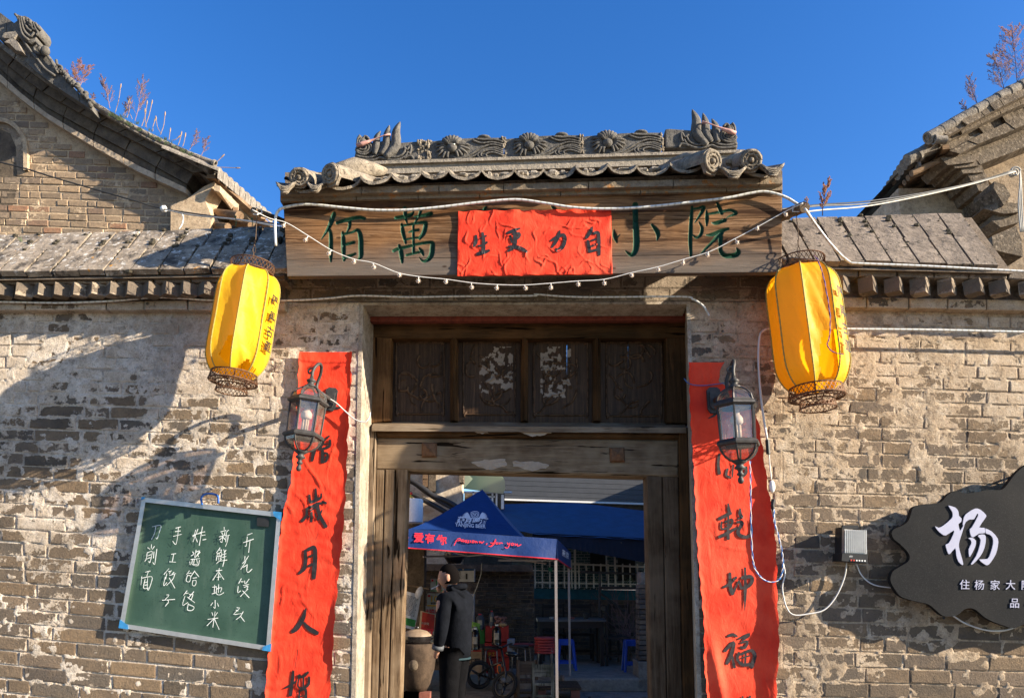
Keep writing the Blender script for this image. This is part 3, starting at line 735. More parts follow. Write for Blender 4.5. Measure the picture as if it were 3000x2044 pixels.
# solid bed of the roof and cemented ridge
mb = MB(); l0, r0 = at(850, 548, 4.0), at(2280, 506, 4.0)
mb.hexa([l0, r0, r0+Vector((-.1, .4, .25)), l0+Vector((.1, .4, .25))], [p+Vector((0, 0.02, -.05)) for p in (l0, r0)]+[r0+Vector((-.1, .4, .1)), l0+Vector((.1, .4, .1))]); mb.build('roof_bed', MM_DARK, gh)
mb = MB(); mb.hexa([l0+Vector((.1, .4, .25)), r0+Vector((-.1, .4, .25)), r0+Vector((0, 1.1, -.05)), l0+Vector((0, 1.1, -.05))], [p+Vector((0, 0, -.12)) for p in (l0+Vector((.1, .4, .25)), r0+Vector((-.1, .4, .25)), r0+Vector((0, 1.1, -.05)), l0+Vector((0, 1.1, -.05)))]); mb.build('back_slope', M_TILE, gh)
YRD = 4.34
def yl(x, ya, yb): return lin(x, (1042, ya), (2178, yb))
mb = MB(); mb.prism([at(1000, yl(1000, 512, 476), YRD-.05), at(2205, yl(2205, 512, 476), YRD-.05), at(2178, 446, YRD-.05), at(1036, 482, YRD-.05)], (0, .2, 0)); mb.build('ridge_base', M_CEM, gh)
mb = MB(); mb.prism([at(1030, 483, YRD-.07), at(2182, 446, YRD-.07), at(2182, 438, YRD-.07), at(1030, 474, YRD-.07)], (0, .24, 0)); mb.build('ridge_ledge', M_CEM, gh)
def T3(x, y, f=0.0): return at(x, y, YRD-f)
for i, (xa, xb) in enumerate(((1252, 1475), (1477, 1703), (1705, 1937))):
    dy = -(xa-1252)*.0325
    def q(X, Y_, f=0.0): return T3(xa+(X-1252)*(xb-xa)/223, Y_+dy, f)
    n = 12; pts = [q(1252, 470), q(1475, 463)]+[q(1475-(223*k/n), 404+(12*(k/n))-4*math.sin(k/n*math.pi)) for k in range(n+1)]
    mb = MB(); mb.prism(pts, (0, .11, 0)); blk = mb.build('ridge_tile', M_RIDGE, gh)
    mb = MB()     # flower
    cx, cy = 1324, 434
    for a in (-42, -26, -10, 8, 24, 40):
        d_ = Vector((math.sin(math.radians(a)), 0, math.cos(math.radians(a)))); base = q(cx, cy, .015)
        mb.tube([base+d_*.02+Vector((0, -.01, 0)), base+d_*.05+Vector((0, -.016, 0)), base+d_*.078, base+d_*.09+Vector((0, .01, 0))], [.008, .014, .015, .006], 6)
    for a, L_ in ((-72, .10), (-88, .095), (-104, .10), (-122, .10), (-142, .09), (-160, .07), (64, .09), (80, .11), (96, .11), (112, .10), (130, .08), (150, .07)):
        d_ = Vector((math.sin(math.radians(a)), 0, math.cos(math.radians(a)))); base = q(cx, cy, .01); pr = Vector((-d_.z, 0, d_.x))*.006*(1 if a > 0 else -1)
        mb.tube([base+d_*.025, base+d_*L_*.6+pr*2+Vector((0, -.008, 0)), base+d_*L_*.95+pr, base+d_*L_*1.05], [.006, .010, .008, .003], 6)
    mb.ball(q(cx, cy, .012), (.034, .03, .032), 12, 8); mb.build('flower', M_RIDGE, blk, True)
    mb = MB()
    for w_ in (((1326, 462), (1352, 464), (1380, 452), (1408, 434), (1440, 424), (1474, 430)), ((1330, 467), (1358, 468), (1388, 457), (1416, 441), (1446, 432), (1474, 438)),
               ((1382, 410), (1410, 420), (1440, 417), (1474, 424)), ((1390, 407), (1420, 410), (1450, 410), (1474, 416)),
               ((1474, 450), (1440, 440), (1412, 446), (1410, 458), (1428, 464)), ((1474, 456), (1444, 447), (1424, 451), (1426, 459)), ((1474, 445), (1450, 436), (1420, 438), (1400, 450), (1404, 462), (1420, 467))):
        P_ = [q(a, b, .006) for a, b in w_]; mb.tube([Vector(v) for v in cat(P_, 4)], .0065, 6)
    mb.ball(q(1418, 404, -.03), (.045, .03, .014), 10, 6); mb.build('scroll', M_RIDGE, blk, True)
    mb = MB()      # mortar squeezed out of the joint
    for _ in range(26): mb.ball(q(1475+R.uniform(-6, 6), R.uniform(404, 464), R.uniform(-.01, .008)), (R.uniform(.005, .013), .012, R.uniform(.006, .015)), 5, 4)
    tag(mb.build('joint_mortar', M_TILE, gh, True), kind='stuff')
mb = MB()
for _ in range(60): mb.ball(T3(1248+R.uniform(-24, 14), R.uniform(414, 470), R.uniform(-.01, .008)), (R.uniform(.005, .016), .014, R.uniform(.006, .018)), 5, 4)
tag(mb.build('joint_mortar', M_TILE, gh, True), kind='stuff')
M_ROPE = plain('faded_red_ribbon', (.48, .26, .22), .8, 0, .3, 30, .2)
for side in (0, 1):
    def q(zx, zy, f=0.0):
        x, y = 780+zx/4.469, 340+zy/4.469
        if side: x, y = 3200-x, y-36-(x-1042)*.0
        return T3(x, y, f)
    body = [(1165, 598), (1155, 540), (1168, 440), (1190, 405), (1176, 345), (1178, 290), (1200, 252), (1235, 243), (1252, 268), (1290, 248), (1350, 290), (1375, 335), (1400, 352), (1440, 345), (1530, 320), (1640, 320), (1700, 345), (1772, 345), (1900, 335), (2050, 325), (2105, 330), (2105, 575), (1165, 598)]
    mb = MB(); mb.prism([q(a, b) for a, b in body[:-1]], (0, .10, 0)); dr = mb.build('ridge_beast', M_RIDGE, gh)
    bv = dr.modifiers.new('worn', 'BEVEL'); bv.width = .008; bv.segments = 2; bv.limit_method = 'ANGLE'
    fins = [((1420, 500), (1440, 400), (1450, 290), (1495, 200), .050), ((1500, 500), (1570, 400), (1580, 250), (1612, 125), .055), ((1560, 540), (1690, 400), (1700, 220), (1752, 78), .066)]
    for f_ in fins:
        mb = MB(); C_ = cat([(a, b) for a, b in f_[:4]], 5); m = len(C_)
        for s_ in (-1.5, -.75, 0, .75, 1.5):
            pts = []; rr = []
            for i, p_ in enumerate(C_):
                u = i/(m-1); t_ = C_[min(i+1, m-1)]-C_[max(i-1, 0)]; t_ = t_/np.hypot(*t_); nn = np.array([-t_[1], t_[0]])
                wd_ = f_[4]*560*(math.sin(math.pi*min(1, .18+u*.82)))**.7; pts.append(q(*(p_+nn*wd_*s_*.42), .012-.03*u+.004*(1.5-abs(s_)))); rr.append(max(.003, f_[4]*.36*(math.sin(math.pi*min(1, .2+u*.78)))**.8))
            mb.tube(pts, rr, 6)
        mb.build('fin', M_RIDGE, dr, True)
    mb = MB()
    for w_ in (((1165, 520), (1290, 545), (1400, 535), (1500, 500), (1600, 530), (1700, 540), (1790, 500), (1830, 420)), ((1165, 560), (1300, 580), (1420, 575), (1500, 545), (1600, 575), (1720, 575), (1820, 530), (1860, 470)),
               ((1180, 420), (1200, 460), (1260, 480), (1330, 450), (1345, 400), (1320, 370)), ((1175, 440), (1210, 490), (1280, 505), (1360, 470), (1375, 400), (1340, 360)), ((1190, 400), (1230, 440), (1290, 440), (1310, 400)),
               ((1190, 380), (1200, 300), (1230, 255)), ((1215, 375), (1225, 320), (1250, 290)), ((1260, 350), (1270, 300), (1300, 265), (1345, 300)), ((1245, 355), (1250, 310), (1280, 290)),
               ((1800, 410), (1850, 440), (1890, 380), (1895, 450), (1870, 500)), ((1800, 555), (1850, 530), (1900, 530), (1930, 570))):
        mb.tube([q(a, b, .008) for a, b in cat(w_, 4)], .0085, 6)
    mb.ball(q(1270, 345, .0), (.028, .02, .024)); mb.ball(q(1850, 545, -.005), (.025, .02, .014)); mb.build('scales', M_RIDGE, dr, True)
    mb = MB(); mb.tube([q(1180, 385, .03), q(1260, 365, .035), q(1340, 335, .03), q(1440, 295, .03), q(1540, 255, .045), q(1615, 240, .04), q(1622, 262, .0)], [.012, .016, .01, .004, .004, .008, .004], 6)
    mb.build('ribbon', M_ROPE, dr, True)
# ================================================================ name board: three carved planks
sb = thing('name_board', 'wide weathered timber name board with four green carved characters over the gate', 'signboard', at(1560, 700, 4.03))
CH1 = parse('310,160,60 290,230,90 210,430,70 70,650,10 / 230,480,50 250,600,70 248,900,75 250,1070,30 / 370,340,60 560,280,70 780,235,60 890,260,50 / 610,310,60 600,420,55 540,530,20 / 470,520,40 485,650,75 490,850,75 500,1040,50 / 500,550,50 640,520,40 760,480,60 810,600,85 820,800,90 820,960,80 780,1020,40 / 510,750,50 600,730,55 680,710,60 / 510,990,60 620,960,60 710,925,40 / '
 '1480,245,60 1640,220,70 1760,190,70 1810,140,30 / 1650,60,70 1660,220,60 1690,340,25 / 1830,220,20 1980,200,50 2140,170,80 / 1960,50,60 1930,170,50 1880,270,40 1830,340,20 / 1590,370,50 1610,500,70 1640,620,60 1665,720,40 / 1620,390,40 1800,360,45 2020,330,60 2040,400,80 2000,540,80 1930,630,60 / 1720,520,20 1800,490,45 1900,475,50 / 1660,655,35 1800,630,35 1930,620,40 / 1810,370,40 1810,600,45 1815,900,50 / 1540,770,50 1570,860,80 1590,980,75 1600,1090,40 / 1440,870,60 1520,830,60 1700,790,55 1900,740,50 2150,710,60 2170,800,90 2150,950,90 2080,1040,70 1990,1060,40 1920,990,8 / 1680,950,40 1800,920,45 1930,890,45 / 1920,820,30 1970,880,60 2000,950,30', 930, 600, 6.456)
CH2 = parse('450,110,90 455,400,90 465,600,95 465,760,95 440,870,80 380,920,60 285,855,8 / 100,520,20 120,620,70 150,720,20 / 150,640,30 200,590,6 / 715,430,30 790,520,70 820,600,60 800,680,15 / '
 '1370,145,40 1350,400,55 1340,700,60 1350,940,35 / 1380,180,30 1480,160,35 1560,145,50 1520,240,50 1410,400,10 / 1480,390,15 1530,480,45 1510,590,50 1440,640,35 1370,590,10 / 1775,75,30 1810,150,55 1850,250,50 / 1600,205,20 1610,320,60 1605,450,20 / 1620,260,30 1800,230,40 1990,195,40 2080,250,50 1980,290,25 1915,330,5 / 1690,400,15 1760,405,60 1900,360,60 / 1600,600,20 1700,590,60 1850,530,60 1950,500,40 / 1840,560,80 1700,710,45 1600,810,40 1500,910,10 / 1830,620,70 1830,750,60 1830,850,60 1900,930,70 2050,930,80 2120,880,70 2090,810,15', 1780, 580, 5.533)
CH3 = [[(1414, 625, 8), (1420, 612, 10), (1424, 607, 6)], [(1616, 602, 6), (1624, 612, 10), (1634, 625, 9)]]
t = NT('name_board_timber', .8, 0, .08); p = t.pos('world', (.055, 1, 1)); g_ = t.noise(p, 55, 7, .75, .8); g2 = t.noise(p, 13, 5, .7, 1.0); pw = t.pos('world')
cc = t.ramp(g_, [(.3, (.035, .016, .008)), (.5, (.145, .078, .038)), (.70, (.34, .205, .115))])
cc = t.mix(t.ramp(g2, [(.50, 0), (.56, .9)]), cc, (.035, .015, .007))
cc = t.mix(t.rng(t.noise(pw, 1.7, 4, .6), .46, .66, 0, .8), cc, t.mix(g_, (.20, .09, .035), (.30, .15, .06)))
zs = t.n('SeparateXYZ'); t.put(zs.inputs[0], pw)
cc = t.mix(t.rng(t.math('ADD', zs.outputs[2], t.math('MULTIPLY', t.noise(pw, 4, 3, .6), .12)), 3.60, 3.44, 0, .85), cc, t.mix(g_, (.075, .062, .05), (.19, .16, .135)))
kn = t.n('TexVoronoi'); t.put(kn.inputs['Vector'], t.pos('world', (1, .3, 2.2))); kn.inputs['Scale'].default_value = 3.2
cc = t.mix(t.ramp(kn.outputs['Distance'], [(.035, .8), (.06, 0)]), cc, (.03, .014, .008))
an = t.n('Attribute'); an.attribute_name = 'paint'
cc = t.mix(t.rng(an.outputs['Fac'], .25, .6), cc, t.mix(t.noise(pw, 60, 4, .7), (.006, .028, .016), (.022, .075, .045)))
M_BOARD = t.out(cc, t.bump(t.math('ADD', g_, t.math('MULTIPLY', g2, .5)), .65, .005), t.rng(an.outputs['Fac'], .3, .6, .8, .4))
st_all = CH1+CH2+CH3
def hb(X, Z):
    D = dist_field(X, Z, st_all); H = -np.clip((D+.6)/5.5, 0, 1)*.016-(1-fbm(X*.08, Z, 9, 3, 5))*.0016
    return H, np.clip((D+.8)/1.0, 0, 1)
def bx(x, f):   # board line between top (f=0) and bottom (f=1)
    top = lin(x, (830, 591), (2290, 559)); bot = lin(x, (841, 809), (2290, 797)); return top+(bot-top)*f
for f0, f1 in ((0, .33), (.334, .775), (.78, 1)):
    relief('plank', [(830+11*f1, bx(841, f1)), (2290, bx(2290, f1)), (2290, bx(2290, f0)), (830+11*f0, bx(830, f0))], 4.02, 900, int(228*(f1-f0)/1.7), hb, M_BOARD, sb, .045, 'paint')
# ================================================================ red cloth slogan over the board
M_RED = NT('red_paper', .72, 0, .18); p = M_RED.pos('world')
cc = M_RED.mix(M_RED.rng(M_RED.noise(p, 6, 5, .6), .35, .7), (.66, .035, .014), (.80, .062, .024))
cc = M_RED.mix(M_RED.rng(M_RED.noise(p, 2.2, 4, .65), .5, .75, 0, .55), cc, (.86, .13, .06)); cc = M_RED.mix(M_RED.rng(M_RED.noise(p, 26, 5, .7), .6, .8, 0, .35), cc, (.5, .02, .012))
nr = M_RED.bump(M_RED.noise(p, 60, 5, .65), .35, .004); nr = M_RED.bump(M_RED.noise(M_RED.pos('world', (1, 1, .5)), 14, 5, .6, .8), .55, .012, nr)
M_RED = M_RED.out(cc, nr)
def crease(X, Z, seed, n, x0, x1, y0, y1, L, amp, vert=.5):
    H = np.zeros_like(X); rr = random.Random(seed)
    for i in range(n):
        a = rr.uniform(0, 6.3) if rr.random() > vert else math.pi/2+rr.uniform(-.5, .5)
        cx, cy = rr.uniform(x0, x1), rr.uniform(y0, y1); l = L*rr.uniform(.4, 1); w = rr.uniform(1.5, 4)
        d = (X-cx)*math.cos(a)+(Z-cy)*math.sin(a); e = -(X-cx)*math.sin(a)+(Z-cy)*math.cos(a)+8*np.sin(d/l*2+i)
        H += amp*rr.uniform(.3, 1)*np.exp(-(e/w)**2)*np.exp(-(d/l)**2)
    return H
def hc(X, Z):
    edge = np.minimum(np.minimum(X-1336, 1790-X), np.minimum(Z-620, 806-Z))
    return crease(X, Z, 3, 60, 1336, 1790, 620, 806, 28, .006, .3)+fbm(X, Z, 60, 3, 9)*.012+np.exp(-np.clip(edge, 0, 99)/6)*.006*np.sin(X*.11+Z*.07)
def surf(hf, Y):
    def to3(x, y): return at(x, y, Y)-Vector((0, float(hf(np.array([[x]], float), np.array([[y]], float))[0, 0]), 0))
    return to3
cl = thing('slogan_cloth', 'crumpled red slogan cloth with four black characters, pinned over the middle of the name board', 'banner', at(1562, 715, 4.01))
relief('cloth_sheet', [(1339.5, 809.5), (1793.5, 804.5), (1789.5, 613), (1342, 620)], 4.012, 230, 96, hc, M_RED, cl, .001)
for s_ in ('300,430,35 300,510,50 275,575,30 / 390,390,35 405,500,50 400,660,55 / 350,475,15 440,430,25 / 330,570,25 390,560,30 450,520,32 / 320,680,45 420,655,52 480,630,32',
           '715,400,25 800,370,50 900,330,22 / 830,385,50 830,550,55 790,610,45 740,640,32 / 765,440,35 775,480,35 790,525,25 / 800,415,20 885,400,40 880,450,40 830,490,28 / 740,580,30 860,590,50 940,620,55 990,650,42',
           '1320,500,30 1400,450,45 1490,420,45 1510,480,50 1480,580,55 1410,630,50 1380,600,15 / 1440,360,20 1420,430,50 1380,520,45 1330,590,28',
           '1880,310,20 1860,370,55 1800,460,40 / 1820,500,35 1835,580,50 1845,650,42 / 1900,400,45 1960,390,45 1970,500,50 1975,690,42 / 1865,500,28 1925,480,32 / 1870,580,28 1925,550,32 / 1850,645,35 1950,620,38'):
    ink('brush_character', parse(s_, 1330, 600, 4.648), surf(hc, 4.012), Vector((0, -1, 0)), INK, cl, base=.003)
# ================================================================ couplets
def couplet(label, outline_l, outline_r, Y, chars, k0, hfun, mat_ink=INK):
    """outline polylines top to bottom in photo px"""
    y0, y1 = outline_l[0][1], outline_l[-1][1]
    c = thing('couplet', label, 'paper banner', at((outline_l[0][0]+outline_r[0][0])/2, 1500, Y))
    def fx(o, y):
        for a, b in zip(o, o[1:]):
            if y <= b[1]: return a[0]+(b[0]-a[0])*(y-a[1])/(b[1]-a[1])
        return o[-1][0]
    nu, nv = 44, 220; V = np.linspace(0, 1, nv+1)
    YY = y0+(y1-y0)*V; Lx = np.array([fx(outline_l, y) for y in YY])+np.array([1.5*math.sin(y*.13)+R.uniform(-.6, .6) for y in YY]); Rx = np.array([fx(outline_r, y) for y in YY])+np.array([2*math.sin(y*.09+2)+R.uniform(-.8, .8) for y in YY])
    mb = MB(); UU = np.linspace(0, 1, nu+1)[None, :]; XG = Lx[:, None]+(Rx-Lx)[:, None]*UU; HG = hfun(XG, np.repeat(YY[:, None], nu+1, 1))
    def fn(u, v):
        i = int(round(v*nv)); k = int(round(u*nu))
        return at(XG[i, k], YY[i], Y)-Vector((0, HG[i, k]+curl(u, YY[i]), 0))
    def curl(u, y): return .012*max(0, u-.93)/.07*(1+.8*math.sin(y*.021))+.008*max(0, .05-u)/.05
    mb.grid(fn, nu, nv); o = mb.build('paper_sheet', M_RED, c, True)
    to3 = lambda x, y: at(x, y, Y)-Vector((0, float(hfun(np.array([[x]]), np.array([[y]]))[0, 0]), 0))
    for s_, ox, oy, k in chars: ink('brush_character', parse(s_, ox, oy, k), to3, Vector((0, -1, 0)), mat_ink, c, base=.004)
    return c
def hL(X, Z): return .008+crease(X, Z, 8, 26, 800, 1030, 1030, 2044, 70, .007, .85)+fbm(X, Z, 45, 3, 4)*.008+.0012*np.sin(Z*2*np.pi/44+3*fbm(X, Z, 90, 2, 2)*6)
Lo = [(879, 1033), (876, 1125), (864, 1330), (853, 1422), (833, 1501), (820, 1594), (800, 1791), (783, 1990), (762, 2230)]
Ro = [(1032, 1036), (1030, 1132), (1008, 1567), (991, 1712), (984, 1791), (978, 1923), (966, 2044), (950, 2230)]
d_ = (830, 1100, 3.168); e_ = (790, 1580, 3.414)
couplet('long red paper couplet hanging left of the gate, behind the tilted wall lamp', Lo, Ro, YW-.014, [
 ('430,275,16 480,305,26 530,305,20',)+d_,
 ('292,700,42 272,790,28 / 372,615,38 342,690,28 / 380,615,14 432,565,18 / 440,605,24 430,660,28 365,685,22 / 375,640,11 425,635,11 / 372,700,28 366,805,32 / 380,722,18 415,730,24 405,790,24 375,812,12 / 372,765,10 405,760,10',)+d_,
 ('308,1050,16 310,1150,34 / 250,1110,20 262,1172,30 348,1140,24 360,1098,16 / 368,1170,18 402,1185,26 / 225,1240,24 320,1195,30 372,1180,18 / 228,1240,24 220,1300,24 178,1352,28 / 252,1262,14 310,1222,14 / 272,1270,20 266,1355,24 / 242,1305,14 236,1330,14 / 300,1285,14 310,1312,18 / 320,1190,38 342,1290,34 402,1402,34 / 366,1250,14 326,1335,24 / 338,1360,3 326,1470,2 305,1520,4',)+d_,
 ('365,110,34 365,220,38 350,290,38 302,340,24 / 395,100,38 455,80,38 462,200,44 448,382,42 / 408,172,28 436,152,18 / 395,268,24 430,245,28',)+e_,
 ('370,690,18 342,780,44 280,880,48 235,920,34 / 348,828,22 402,885,48 482,932,44 / 325,880,3 302,1010,2 / 290,1095,6 258,1300,3',)+e_,
 ('245,1310,24 235,1400,34 215,1548,38 / 152,1482,9 220,1450,28 272,1408,14 / 290,1358,18 312,1350,24 / 392,1320,24 350,1360,28 292,1372,14 / 402,1370,24 396,1440,28 342,1480,24 292,1460,18 300,1380,14 / 345,1372,18 345,1470,22 / 305,1500,18 300,1640,24 / 310,1508,18 367,1490,28 368,1640,28 / 310,1560,10 360,1555,10',)+e_], 1, hL)
def hR(X, Z): return .008+crease(X, Z, 21, 22, 2010, 2270, 1060, 2044, 60, .006, .7)+fbm(X, Z, 55, 3, 14)*.007+.028*np.exp(-((X-2262)/26)**2)*(Z > 1200)+.02*np.exp(-((X-2075-(Z-1850)*.2)/16)**2)*np.clip((Z-1800)/150, 0, 1)
X2 = lambda a: 1960+a/1.516; Y2 = lambda b: 1000+b/1.516
Lo = [(X2(84), Y2(95)), (X2(90), Y2(300)), (X2(110), Y2(640)), (X2(125), Y2(950)), (X2(152), Y2(1250)), (X2(152), Y2(1430)), (X2(165), Y2(1560)), (X2(166), 2230)]
Ro = [(X2(250), Y2(85)), (X2(226), Y2(130)), (X2(213), Y2(180)), (X2(300), Y2(230)), (X2(372), Y2(290)), (X2(392), Y2(380)), (X2(430), Y2(640)), (X2(455), Y2(850)), (X2(467), Y2(1020)), (X2(473), Y2(1300)), (X2(466), Y2(1560)), (X2(460), 2230)]
f_ = (2070, 1200, 3.441); g_k = (2070, 1640, 3.918)
couplet('long red paper couplet with torn top corner, right of the gate behind a lamp', Lo, Ro, YW-.014, [
 ('110,0,28 70,60,24 12,92,8',)+f_,
 ('120,455,28 112,560,30 122,645,36 / 205,600,26 192,660,26 235,690,20 / 262,560,20 250,680,16 / 390,580,26 388,640,32 340,692,18',)+f_,
 ('210,950,18 217,1010,34 228,1040,28 / 120,1102,34 235,1042,36 / 145,1130,18 140,1190,24 168,1205,14 / 180,1132,22 250,1110,28 232,1180,24 172,1200,22 / 182,1160,10 235,1150,10 / 210,1050,20 210,1300,34 / 122,1282,34 210,1242,34 292,1190,22 / 328,1000,22 330,1060,38 350,1082,28 310,1102,18 / 300,1132,28 350,1142,34 312,1220,38 330,1268,38 410,1280,34 445,1225,24 434,1110,10',)+f_,
 ('260,150,34 265,300,44 290,382,48 / 185,312,28 262,270,34 332,195,28 / 290,392,28 362,235,16 / 362,240,28 390,322,34 / 400,202,38 498,190,44 510,250,40 460,305,38 402,320,32 / 432,90,24 436,300,38 432,450,28 428,572,7',)+g_k,
 ('240,870,32 290,850,38 342,870,24 / 200,1040,34 300,940,38 282,1060,44 225,1182,38 / 280,1080,28 312,1225,34 / 360,902,18 482,850,38 402,920,18 / 390,945,26 460,930,28 430,1000,34 382,992,26 / 362,1060,34 345,1130,34 400,1192,38 500,1192,38 / 380,1080,24 500,1032,38 540,1100,44 502,1225,46 / 440,1055,24 432,1180,28 / 390,1120,14 482,1092,18',)+g_k,
 ('405,1560,22 400,1700,30 / 490,1555,26 470,1620,30 480,1700,30',)+g_k], 2, hR, INK_FRESH)
# ================================================================ lanterns on poles
def vinyl(name, col, tr):
    t = NT(name, .52, 0, .3); p = t.pos('Object')
    c = t.mix(t.rng(t.noise(p, 9, 4, .6), .35, .7), col, tuple(q*.9 for q in col)); c = t.mix(t.ramp(t.noise(p, 120, 2, .5), [(.70, 0), (.74, .35)]), c, (.1, .06, .02))
    nr = t.bump(t.noise(p, 14, 3, .5, .5), .35, .02)
    t.out(c, nr); tl = t.n('BsdfTranslucent'); t.put(tl.inputs[0], tr); mx = t.n('MixShader'); mx.inputs[0].default_value = .42
    t.t.links.new(t.b.outputs[0], mx.inputs[1]); t.t.links.new(tl.outputs[0], mx.inputs[2])
    o = t.t.nodes['Material Output']; t.t.links.new(mx.outputs[0], o.inputs[0]); return t.m
M_CORD = plain('braided_cord', (.30, .24, .06), .8, 0, .6, 300, .4, coord='Object')
M_BRASS = plain('rusty_brass', (.13, .07, .04), .6, .5, .5, 60, .4, coord='Object')
M_TXT = plain('black_print', (.012, .012, .014), .5, 0, .2, 50, 0, coord='Object')
def lantern(label, loc, scale, tilt, turn, mat, hole):
    L = thing('hanging_lantern', label, 'lantern', (0, 0, 0), 'yellow lanterns hung from poles'); prof = [(.118, .30), (.140, .283), (.160, .25), (.170, .20), (.171, .1), (.170, 0), (.171, -.1), (.168, -.19), (.156, -.24), (.138, -.278), (.120, -.30)]
    pc = cat([(r, z) for r, z in prof], 3); E = lambda k: math.radians(turn+45*k-90)
    for k in range(8):
        a0, a1 = E(k), E(k+1); nu = 12; v = []
        for r, z in pc:
            p0 = Vector((r*math.cos(a0), r*math.sin(a0), z)); p1 = Vector((r*math.cos(a1), r*math.sin(a1), z)); nn = ((p0+p1)/2); nn.z = 0; nn.normalize()
            for i in range(nu+1):
                u = i/nu; dent = .010*math.sin(math.pi*u)+(.010*mnoise.noise(Vector((u*2.2+k*9+z*4, z*7, k)))+.004*mnoise.noise(Vector((u*5+z*14, z*16+u*6, k+5))))*math.sin(math.pi*u)**.6
                v.append(p0.lerp(p1, u)-nn*dent)
        fs = []; m = len(pc)
        for j in range(m-1):
            for i in range(nu):
                if hole(k, (i+.5)/nu, (j+.5)/(m-1)): continue
                fs.append((j*(nu+1)+i, (j+1)*(nu+1)+i, (j+1)*(nu+1)+i+1, j*(nu+1)+i+1))
        MB().add(v, fs).build('shade_panel', mat, L, True, local=True)
        mb = MB(); pts = [Vector((r*1.008*math.cos(a0), r*1.008*math.sin(a0), z)) for r, z in cat([(r, z) for r, z in prof], 6)]
        mb.tube(pts, [.0042 if i % 2 else .0030 for i in range(len(pts))], 5); mb.build('cord_trim', M_CORD, L, local=True)
    def ring(nm, r0, r1, z0, z1, n):
        mb = MB()
        for zz, rr in ((z0, r0), (z1, r1)): mb.tube([Vector((rr*math.cos(a), rr*math.sin(a), zz)) for a in [2*math.pi*i/32 for i in range(33)]], .0035, 5, False)
        for i in range(n):
            for s in (-1, 1):
                a = 2*math.pi*i/n; pts = [Vector(((r0+(r1-r0)*t)*math.cos(a+s*t*2*math.pi/n*1.5), (r0+(r1-r0)*t)*math.sin(a+s*t*2*math.pi/n*1.5), z0+(z1-z0)*t)) for t in (0, .34, .67, 1)]
                mb.tube(pts, .0019, 3, False)
        return mb.build(nm, M_BRASS, L, local=True)
    ring('top_ring', .118, .121, .302, .352, 34); ring('bottom_ring', .121, .130, -.302, -.35, 34); ring('bottom_ring', .128, .095, -.352, -.356, 26); ring('lower_ring', .078, .084, -.366, -.405, 24)
    mb = MB()
    for a in (0, math.pi/2): 
        mb.tube([(.12*math.cos(a), .12*math.sin(a), .305), (-.12*math.cos(a), -.12*math.sin(a), .305)], .003, 4)
        mb.tube([(.12*math.cos(a), .12*math.sin(a), -.33), (.06*math.cos(a), .06*math.sin(a), -.37), (-.06*math.cos(a), -.06*math.sin(a), -.37), (-.12*math.cos(a), -.12*math.sin(a), -.33)], .003, 4)
    mb.tube([(0, 0, .305), (0, 0, -.36)], .004, 5); mb.build('inner_wire', M_BRASS, L, local=True)
    # four characters down one panel
    k = 6 if turn > -12 else 6
    kk = 1; a = math.radians(turn+45*kk+22.5-90); nn = Vector((math.cos(a), math.sin(a), 0)); ux = Vector((-math.sin(a), math.cos(a), 0)); rr = .170*math.cos(math.radians(22.5))
    for ch, z in zip('陽馬古道', (.125, .03, -.055, -.14)):
        letters('painted_character', ch, .068, nn*(rr+.011)+Vector((0, 0, z))+ux*.004, ux, (0, 0, 1), M_TXT, L, lift=.004, local=True, offset=.0018)
    L.location = loc; L.scale = (scale,)*3; L.rotation_euler = (math.radians(-2), math.radians(tilt), 0)
    return L
def hole_l(k, u, v):
    return (k == 0 and v > .80+.18*abs(u-.75)*2 and u > .45) or (k == 1 and v > .86 and u < .6 and (u*7 % 1) > .4) or (k == 7 and u > .8-.5*max(0, 1-abs(v-.78)*6) and v > .62 and v < .93)
def hole_r(k, u, v): return k == 0 and u > .56-.28*math.sin(max(0, min(1, (v-.55)/.4))*math.pi) and .58 < v < .93 and u < .98
cL = at(712, 945, 3.97); cR = at(2366, 962, 4.05)
lantern('bright yellow cloth lantern hanging from the left pole, torn along its bottom edge', cL, 1.0, 5, 11, vinyl('yellow_vinyl', (.86, .55, .018), (.95, .52, .01)), hole_l)
lantern('orange yellow cloth lantern hanging from the right pole, with a hole in one panel', cR, 1.17, -2.5, -22, vinyl('orange_vinyl', (.90, .49, .012), (.95, .50, .008)), hole_r)
M_LOG = m_wood('pole_wood', (.07, .05, .035), (.17, .125, .085), (.30, .235, .17), 'x', 1.5, .85, .8)
def pole(label, p0, p1, r):
    mb = MB(); n = 8; mb.tube([p0.lerp(p1, i/n)+Vector((0, R.uniform(-.002, .002), R.uniform(-.003, .003))) for i in range(n+1)], [r*R.uniform(.93, 1.05) for _ in range(n+1)], 12)
    t_ = thing('lantern_pole', label, 'pole', p0, 'poles above the name board ends'); mb.build('timber', M_LOG, t_); return t_
pl = pole('short wooden pole jutting out beside the left end of the name board', at(870, 662, 4.5), at(742, 617, 3.94), .019)
pr = pole('short wooden pole jutting out beside the right end of the name board', at(2262, 645, 4.3), at(2358, 606, 3.93), .033)
M_WIRE = plain('white_cable', (.62, .60, .56), .5, 0, .15, 30, .1); M_BLK = plain('black_cable', (.02, .02, .02), .5, 0, .2, 30, .1)
M_CHAIN = plain('rusty_chain', (.10, .07, .05), .7, .6, .4, 60, .3)
def wire(nm, label, pts, r, mat, cat_='cable', group=None, par=None, seg=5, n=5):
    P_ = [Vector(v) for v in cat(pts, seg)]; o = MB().tube(P_, r, n).build(nm, mat, par, True)
    if par is None: tag(o, label, cat_, group)
    return o
